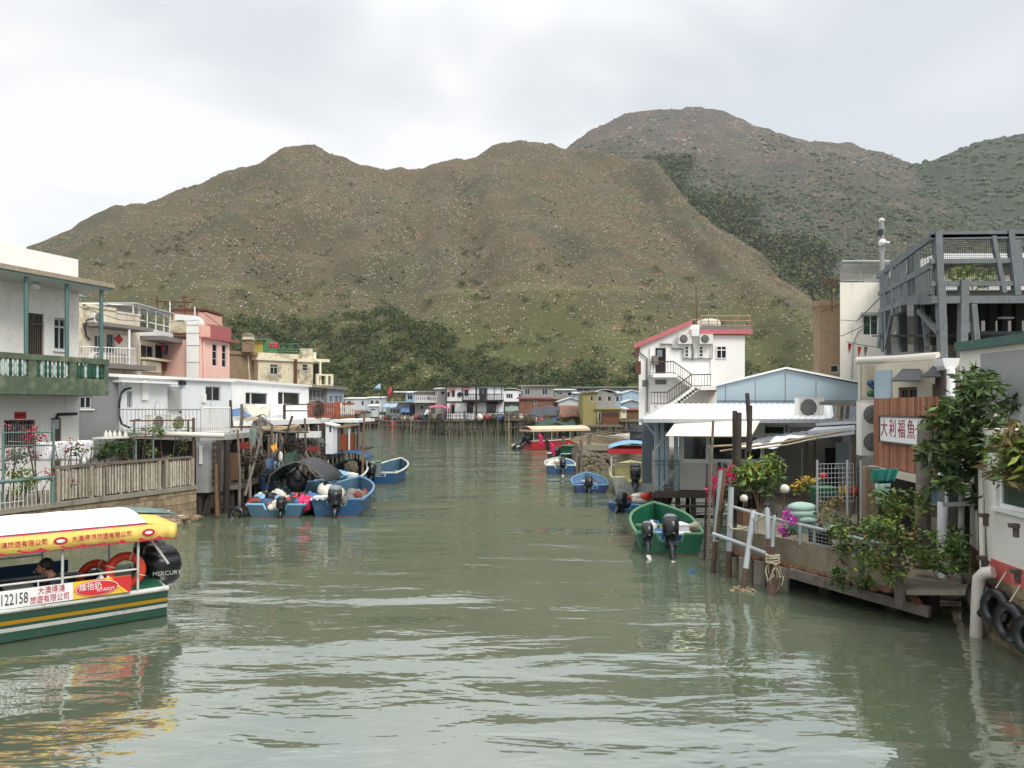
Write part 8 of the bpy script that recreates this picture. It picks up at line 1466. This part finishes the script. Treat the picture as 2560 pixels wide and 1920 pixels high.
for lb, a, b, w_, h_, m_ in (('long weathered beam slung below the quay parapet', P(1975, 1432, 14.6), P(2325, 1530, 12.6), .12, .18, 'wood_grey'), ('pale plank walkway between the quay and the white shop', P(2270, 1474, 12.9), P(2438, 1474, 12.3), .5, .09, 'concrete'), ('short leaning timber at the end of the quay parapet', P(2236, 1350, 12.9), P(2252, 1520, 12.7), .12, .12, 'wood_grey'), ('rough log branch leaning across the end of the quay', P(2222, 1375, 12.8), P(2300, 1350, 13.2), .09, .1, 'bark'), ('diagonal grey plank behind the lower bush', P(2270, 1370, 13), P(2370, 1430, 12.9), .1, .14, 'wood_grey'), ('rusty block under the plank walkway', P(2275, 1500, 12.8), P(2288, 1490, 12.8), .2, .25, 'rust')): mb = MB(); mb.bar(a, b, w_, h_, m_); mb.build('timber_beam', None, lb, 'timber', base=(a + b) / 2)
M('rail_pale', (164, 171, 172), .5, .1, 4, dirt=(140, 110, 84), damt=.2)
t = T('quay_railing', 'pale pipe railing along the concrete quay', 'railing', FC.pt(2, 0, 1.05)); mb = MB(); mb.path([P(1815, 1262, 16.6), P(1930, 1296, 15.3), P(2060, 1325, 14.3), P(2250, 1372, 12.9)], .035, 'rail_pale', 8); mb.build('top_rail', t)
mb = MB(); mb.path([P(1783, 1335, 16.4), P(1860, 1362, 15.6), P(1926, 1388, 14.9)], .045, 'rail_pale', 8); mb.build('lower_rail', t)
for px, y0, y1, Y in ((1890, 1285, 1335, 15.6), (2000, 1312, 1362, 14.7), (2036, 1316, 1372, 14.5), (2100, 1335, 1390, 14.0), (2180, 1350, 1420, 13.4)): mb = MB(); mb.path([P(px, y0, Y), P(px, y1, Y)], .03, 'rail_pale', 7); mb.build('post', t)
mb = MB()
for i in range(26): px = 2010 + i * 9; Y = 14.65 - i * .07; mb.path([P(px, 1318 + i * 2.1, Y), P(px, 1364 + i * 2.6, Y)], .004, 'steel', 3, False)
for k in range(5): mb.path([P(2010, 1325 + 9 * k, 14.65), P(2240, 1375 + 11 * k, 12.95)], .004, 'steel', 3, False)
mb.build('mesh', t)
for i, (lb, a, b, r, m_) in enumerate((('tall thin pole farthest out beside the green boat', (1783, 1052, 17.6), (1766, 1425, 17.2), .035, 'wood_grey'), ('pale grey pipe pole with a browned foot by the green boat', (1803, 1176, 16.9), (1779, 1410, 16.6), .06, 'rail_pale'), ('brown pole with a black cap beside the pale pipe pole', (1813, 1160, 16.7), (1792, 1350, 16.6), .042, 'wood_brown'), ('upright white pipe at the corner of the quay', (1828, 1218, 16.4), (1820, 1440, 16.2), .068, 'rail_pale'), ('leaning white pipe along the quay parapet', (1884, 1278, 15.8), (1852, 1478, 14.9), .062, 'rail_pale'), ('black capped white pipe tied with rope', (1917, 1262, 15.2), (1924, 1400, 14.9), .06, 'rail_pale'), ('thinner white pipe tied beside the black capped pipe', (1937, 1283, 15.1), (1928, 1420, 14.8), .042, 'rail_pale'), ('tall dark post nearest the cream awning', (1837, 1028, 18.6), (1838, 1260, 18), .07, 'wood_dark'), ('dark post close behind the tallest one by the awning', (1847, 1032, 18.3), (1844, 1240, 18), .08, 'wood_dark'), ('slim tapering post above the white tin roof', (1868, 984, 19), (1876, 1110, 18.6), .06, 'wood_dark'), ('short dark post beside the slim tapering one', (1875, 1014, 18.8), (1872, 1130, 18.6), .07, 'wood_dark'), ('stout rust brown pile tied with rope under the railing', (1936, 1395, 14.9), (1925, 1510, 14.6), .1, 'foot_brown'), ('slanting thin stick by the hut wall', (1775, 1115, 19), (1788, 1320, 18), .03, 'wood_grey'), ('dark slanting stick by the pink flowers', (1768, 1160, 18.5), (1760, 1420, 18), .03, 'wood_dark'))):
    mb = MB(); a, b = P(*a), P(*b); b.z = min(b.z, -.3) if b.z < .45 else b.z; lo = a.lerp(b, .62); mb.path([a, lo], [r * .92, r], m_, 8); mb.path([lo, b], [r * 1.003, r * 1.05], 'foot_brown' if m_ in ('rail_pale', 'wood_brown') else m_, 8)
    if 'capped' in lb or 'black cap' in lb: mb.lathe(a, [(r * 1.15, -.08), (r * 1.15, .04)], 'black', 9)
    mb.build('mooring_pole', None, lb, 'pole', 'mooring poles by the quay', base=b)
mb = MB(); rs_ = random.Random(12); c = P(1932, 1400, 14.8)
for k in range(6): mb.torus(c + V3((0, 0, -.05 + .03 * k)), .13, .014, (rs_.uniform(-.2, .2), rs_.uniform(-.2, .2), 1), 'rope', 14, 5)
tangle(mb, c + V3((.02, -.05, -.3)), .18, .15, .35, 16, .011, 'rope', rs_, 6); mb.build('rope_lashing', None, 'pale rope lashed round the pipes above the stout brown pile', 'rope', base=c)
mb = MB(); mb.path([P(1822, 1308, 16.3), P(1830, 1322, 16.2), P(1852, 1324, 15.9), P(1880, 1315, 15.7), P(1905, 1292, 15.4)], .018, 'rope', 6); mb.build('slack_rope', None, 'slack rope looping between two white pipes of the quay', 'rope', base=P(1850, 1320, 16))
mb = MB(); tangle(mb, P(1852, 1478, 15.0), .3, .2, .08, 26, .022, 'wood_pale', rs_, 6); mb.build('rope_coil', None, 'frayed brown rope floating at the foot of the leaning pipe', 'rope', base=P(1852, 1478, 15))
mb = MB(); c = G(1732, 1435); mb.prism([c + V3((-.12, 0, -.02)), c + V3((.12, 0, -.02)), c + V3((.03, .03, .15))], (0, .12, 0), 'hull_teal'); mb.build('buoy', None, 'small blue buoy floating off the quay near the green boat', 'buoy', base=c)
def quay_plant(name, label, cat, px, py, Y, cl, per, leaf, mats, seed, **k):
    b = P(px, py, Y); b.z = max(b.z, .62); out = []
    rs = random.Random(seed)
    for (x0, x1, y0, y1, n, r, *yy) in cl:
        for _ in range(n): c = P(rs.uniform(x0, x1), rs.uniform(y0, y1), (yy[0] if yy else Y) + rs.uniform(-.3, .3)); out.append((*c, r, r, r * .75))
    st = [([b, b.lerp(V3(q[:3]), .5) + V3((rs.uniform(-.08, .08), 0, .06)), V3(q[:3])], k.get('sr', .022)) for q in out[:k.get('ns', 8)]]
    return plant(name, label, cat, b, out, per, leaf, mats, seed, st, k.get('pot'), None, k.get('droop', .3), k.get('aspect', 2.2), k.get('flowers'))
quay_plant('leafy_shrub', 'broad leaved green shrub with yellow flowers behind the quay railing', 'shrub', 1898, 1290, 17.4, [(1852, 1945, 1165, 1235, 16, .24), (1890, 1950, 1150, 1190, 4, .2)], 44, .2, [LL, LM, LI, LM], 101, aspect=3.6, flowers=([(*P(1875 + i * 18, 1175 - (i % 2) * 8, 17.2), .08, .08, .06) for i in range(4)], 7, .09, ['petal_yellow']))
quay_plant('bougainvillea', 'pink bougainvillea climbing the poles beside the hut', 'flowering plant', 1800, 1300, 18.2, [(1775, 1832, 1180, 1250, 7, .16)], 16, .08, [LM, LD], 102, flowers=([(*P(x, y, 18), .13, .13, .15) for x, y in ((1782, 1220), (1788, 1200), (1800, 1185), (1826, 1186), (1830, 1178), (1776, 1236), (1820, 1195))], 40, .075, ['petal_pink']))
quay_plant('orchid', 'magenta orchid sprays hanging over the quay railing', 'orchid', 1970, 1340, 14.9, [(1950, 1990, 1320, 1350, 3, .1)], 16, .09, [LM, LD], 103, flowers=([(*P(x, y, 14.8), .075, .07, .07) for x, y in ((1960, 1286), (1972, 1282), (1978, 1298), (1966, 1298), (1984, 1304), (1958, 1330), (1962, 1338), (1954, 1324))], 30, .06, ['petal_magenta']))
quay_plant('leafy_shrub', 'pale leaved shrub with cream blossom against the shaded annex', 'shrub', 2010, 1270, 18.5, [(1985, 2025, 1200, 1240, 6, .2)], 34, .12, [LL, LM, 'petal_yellow'], 104)
quay_plant('trailing_bush', 'rambling green bush spilling over the quay parapet', 'bush', 2150, 1385, 14.2, [(2070, 2170, 1310, 1430, 16, .17, 13.7), (2150, 2270, 1300, 1440, 24, .18, 12.8), (2260, 2410, 1330, 1430, 16, .17, 12.6), (2050, 2140, 1245, 1330, 8, .17), (2180, 2300, 1230, 1330, 16, .2, 13.6)], 50, .1, [LM, LL, LL, LM, LI, LR], 105, ns=26, sr=.025)
quay_plant('trailing_bush', 'loose hanging sprigs below the rambling bush', 'bush', 2100, 1395, 13.9, [(2060, 2180, 1400, 1470, 8, .13, 13.5), (2380, 2415, 1330, 1430, 5, .16, 12.6)], 60, .1, [LM, LL], 106, ns=11, sr=.012)
tb = P(2478, 1262, 12.9); t = T('mango_tree', 'bushy long leaved tree growing over the corner of the white shop', 'tree', tb)
rs_ = random.Random(31); cl = []
for (x0, x1, y0, y1, n, r) in ((2350, 2420, 1020, 1160, 14, .28), (2400, 2490, 985, 1150, 18, .3), (2430, 2470, 930, 1010, 7, .2), (2470, 2500, 1020, 1110, 5, .22), (2350, 2400, 1170, 1220, 4, .22), (2440, 2490, 1150, 1260, 8, .22), (2320, 2350, 1120, 1190, 3, .16), (2500, 2540, 1000, 1020, 2, .14)):
    for _ in range(n): cl.append((*P(rs_.uniform(x0, x1), rs_.uniform(y0, y1), 13.0 + rs_.uniform(-.5, .6)), r, r, r * .8))
foliage('crown', cl, 62, .2, [LM, LM, LD, LL], 107, t, .5, 3.2)
s = MB(); fork = P(2470, 1180, 12.95); s.path([tb, fork], [.06, .05], 'bark', 8)
for q in cl[::3]: s.path([fork, fork.lerp(V3(q[:3]), .5) + V3((rs_.uniform(-.1, .1), 0, .05)), V3(q[:3])], [.04, .025, .01], 'bark', 6)
s.build('trunk', t)
quay_plant('balcony_plants', 'spiky yellowish plants trailing from the balcony of the white shop', 'plant', 2535, 1200, 11.9, [(2492, 2600, 1120, 1195, 15, .2, 11.0), (2490, 2600, 1060, 1125, 10, .18, 11.0)], 40, .2, [LL, LI, LR, LM], 108, aspect=4, droop=.7, ns=8)
mb = MB(); mb.ball(P(2478, 1238, 12.8), .22, .2, .24, 'black', 10, 7, .15, random.Random(3)); mb.build('plant_bag', None, 'black plastic bag hanging at the root of the long leaved tree', 'bag', base=P(2478, 1250, 12.8))
# quay clutter
stuff_box('cushion_stack', 'stack of pale green sacks behind the quay railing', 'sack', P(2004, 1330, 16.0), .42, .4, .3, 'pipe_green', 'pipe_green', .1); M('sack_green', (156, 184, 172), .8, .08, 4)
for i in range(3): mb = MB(); mb.ball(P(2004 + i * 2, 1268 + i * 15, 16.0 - i * .02), .3, .22, .11, 'sack_green', 14, 8, .07, random.Random(i)); mb.build('cement_sack', None, ['pale green sack lying uppermost on the quay stack', 'pale green sack in the middle of the quay stack', 'pale green sack lowest on the quay stack'][i], 'sack', 'pale green sacks on the quay', base=P(2004, 1280 + i * 14, 16))
for i, (px, py, Y, r, lb) in enumerate(((1962, 1222, 16.4, .1, 'white ball float on a red stick above the quay plants'), (1860, 1246, 16.9, .09, 'white ball float lower down among the quay plants'))): mb = MB(); mb.ball(P(px, py, Y), r, r, r, 'petal_white', 14, 10); mb.path([P(px - 2, py + 8, Y), P(px - 3, py + 60, Y)], .014, 'rust', 5); mb.build('float', None, lb, 'float', base=P(px, py, Y))
t = T('wire_cage', 'wire cage of shelves with bright bottles on the quay', 'cage', P(2095, 1260, 17)); Y = 16.6; mb = MB()
for i in range(11): px = 2042 + 92 * i / 10; mb.path([P(px, 1160, Y), P(px, 1255, Y)], .006, 'steel', 4, False)
for i in range(9): py = 1160 + 95 * i / 8; mb.path([P(2042, py, Y), P(2134, py - 2, Y)], .006, 'steel', 4, False)
mb.build('mesh', t)
for px in (2043, 2118, 2152): mb = MB(); mb.path([P(px, 1150, Y), V3((xat(px, Y), Y, .62))], .025, 'rail_pale', 6); mb.build('post', t)
mb = MB(); mb.box(xat(2046, 17.6), 17.6, zat(1246, 17.6), xat(2140, 17.6), 18, zat(1242, 17.6), 'wood_dark'); mb.build('shelf', t)
for i, m_ in enumerate(('petal_yellow', 'leaf_lime', 'petal_yellow', 'hull_green', 'petal_red', 'tarp_orange', 'petal_red')): c = P(2100 + i * 7, 1240, 17.7); mb = MB(); mb.lathe(c, [(.03, 0), (.032, .16), (.012, .21), (.012, .26)], m_, 8); mb.build('bottle', None, f'{["yellow", "lime", "amber", "green", "red", "orange", "dark red"][i]} bottle on the shelf behind the wire cage', 'bottle', 'bottles behind the wire cage', base=c)
mb = MB(); mb.ball(P(2058, 1190, 17.8), .09, .09, .09, 'petal_red', 10, 7); mb.build('lantern', None, 'round red lantern hanging behind the wire cage', 'lantern', base=P(2058, 1190, 17.8)); stuff_box('tub', 'dark green tub standing behind the wire cage', 'tub', P(2060, 1252, 17.9), .5, .4, .3, 'inner_green', 'rail_green', .1)
cloth('teal_sheet', 'pleated teal plastic sheet hung below the brown slatted wall', 'sheet', ((2172, 1172, 15.8), (2246, 1172, 15.2), (2240, 1202, 15.2), (2178, 1204, 15.8)), 'hull_teal2' if 'hull_teal2' in MATS else M('hull_teal2', (46, 136, 124), .5, .12, 4), .04, 22, 0, .015, 30); cloth('striped_sheet', 'striped teal curtain torn below the pleated teal sheet', 'sheet', ((2185, 1210, 15.2), (2228, 1208, 15), (2222, 1258, 14.9), (2192, 1262, 15.1)), 'sack_green', .04, 16, 1, .015, 24)
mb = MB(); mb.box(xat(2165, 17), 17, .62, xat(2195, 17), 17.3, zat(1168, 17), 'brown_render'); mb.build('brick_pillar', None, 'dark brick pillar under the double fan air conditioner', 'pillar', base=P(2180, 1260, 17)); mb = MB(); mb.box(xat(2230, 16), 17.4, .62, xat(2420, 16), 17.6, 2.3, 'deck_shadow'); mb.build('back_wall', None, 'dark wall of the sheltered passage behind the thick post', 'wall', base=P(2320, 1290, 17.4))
for i, (px, py, Y, w_, h_, m_, lb) in enumerate(((2330, 1290, 15, .5, .2, 'concrete', 'grey concrete block on the floor behind the thick post'), (2320, 1262, 15.4, .22, .3, 'hull_sky', 'pale blue box behind the thick post'), (1868, 1312, 17, .35, .3, 'wood_brown', 'brown planter at the corner of the quay'), (2050, 1375, 14.9, .3, .35, 'black', 'black drum behind the quay railing'), (2100, 1345, 15.2, .5, .2, 'sack_green', 'pale teal sacks lying behind the wire netting'))): stuff_box('storage_box', lb, 'box', P(px, py, Y), w_, .35, h_, m_, None, .1)
mb = MB(); mb.bar(P(2052, 1008, 21), P(2190, 1012, 19.2), .08, .1, 'wood_grey'); mb.build('timber_rail', None, 'level grey timber rail above the lean-to roofs', 'timber', base=P(2100, 1010, 20)); 
for i, (px, y0, y1) in enumerate(((2094, 1012, 1040), (2106, 1012, 1045), (2120, 1012, 1042))): mb = MB(); mb.bar(P(px, y0, 20.4), P(px - 3, y1 + 6, 20.4), .07, .07, 'wood_pale' if i == 0 else 'wood_grey'); mb.build('timber_prop', None, ['pale prop under the level timber rail', 'grey prop in the middle under the level timber rail', 'grey prop nearest the double fan air conditioner'][i], 'timber', base=P(px, y1, 20.4))
# stone pier between the boats
M('pier_stone', (128, 116, 98), .95, .35, 3, bump=1, bscale=6, dirt=(70, 64, 52), damt=.4); Yp = 45.0
t = T('stone_pier', 'rubble stone pier with a low parapet between the moored boats', 'pier', P(1490, 1190, 45)); mb = MB(); pts = [(xat(1447, 44), 44), (xat(1540, 44.5), 44.5), (10.5, 46), (10.5, 70), (xat(1446, 62), 62)]; mb.prism([(x, y, -1) for x, y in pts], (0, 0, 2.0), 'pier_stone')
rs_ = random.Random(21)
for i in range(120): u = rs_.random(); x = xat(1447 + 93 * u, 44); mb.ball((x, 44 + .3 * u, rs_.uniform(-.1, .95)), rs_.uniform(.1, .22), .08, rs_.uniform(.08, .16), 'pier_stone', 7, 5, .25, rs_)
mb.build('stonework', t); mb = MB(); mb.prism([(x, y, 1.0) for x, y in pts], (0, 0, .16), 'concrete'); mb.box(xat(1455, 44), 44.1, 1.165, xat(1540, 44), 44.4, 1.5, 'concrete'); mb.build('coping', t)
for i, (px, y0, y1, Y) in enumerate(((1440, 1108, 1215, 43), (1450, 1100, 1200, 43.4), (1436, 1120, 1190, 46), (1470, 1085, 1120, 48), (1408, 1090, 1125, 60))): mb = MB(); a = P(px, y1, Y); mb.path([a, P(px + rnd.uniform(-4, 6), y0, Y)], [.13, .1], 'wood_grey', 7); mb.build('mooring_pole', None, 'rough pile standing at the end of the stone pier', 'pole', 'piles by the stone pier', base=a)
for i in range(9): a = P(1420 + i * 5, 1100 + 2 * i, 55 - i); b = P(1520 + 10 * i, 1078 + 4 * i, 56); mb = MB(); mb.path([a, a.lerp(b, .5) + V3((0, 0, .1)), b], [.05, .06, .04], 'wood_pale', 5); mb.build('bamboo_pole', None, 'long bamboo pole lying over the stone pier', 'pole', 'bamboo poles over the stone pier', base=a)
barrel('dark grey dustbin on the pier beside the blue canopy', 1592, 1112, 44, .42, 1.15, 'tarp_dark')

for i, (a, b) in enumerate((((2050, 826, 37), (2190, 800, 24)), ((2104, 800, 36), (2200, 745, 24)), ((1880, 820, 48), (2100, 760, 36)))): mb = MB(); a, b = P(*a), P(*b); mb.path([a, a.lerp(b, .5) + V3((0, 0, -.4)), b], .016, 'black', 4); mb.build('overhead_wire', None, ['wire from the brown block to the timber deck', 'wire from the window of the white block to the timber deck', 'wire from the coral roof to the white block'][i], 'wire', base=a)
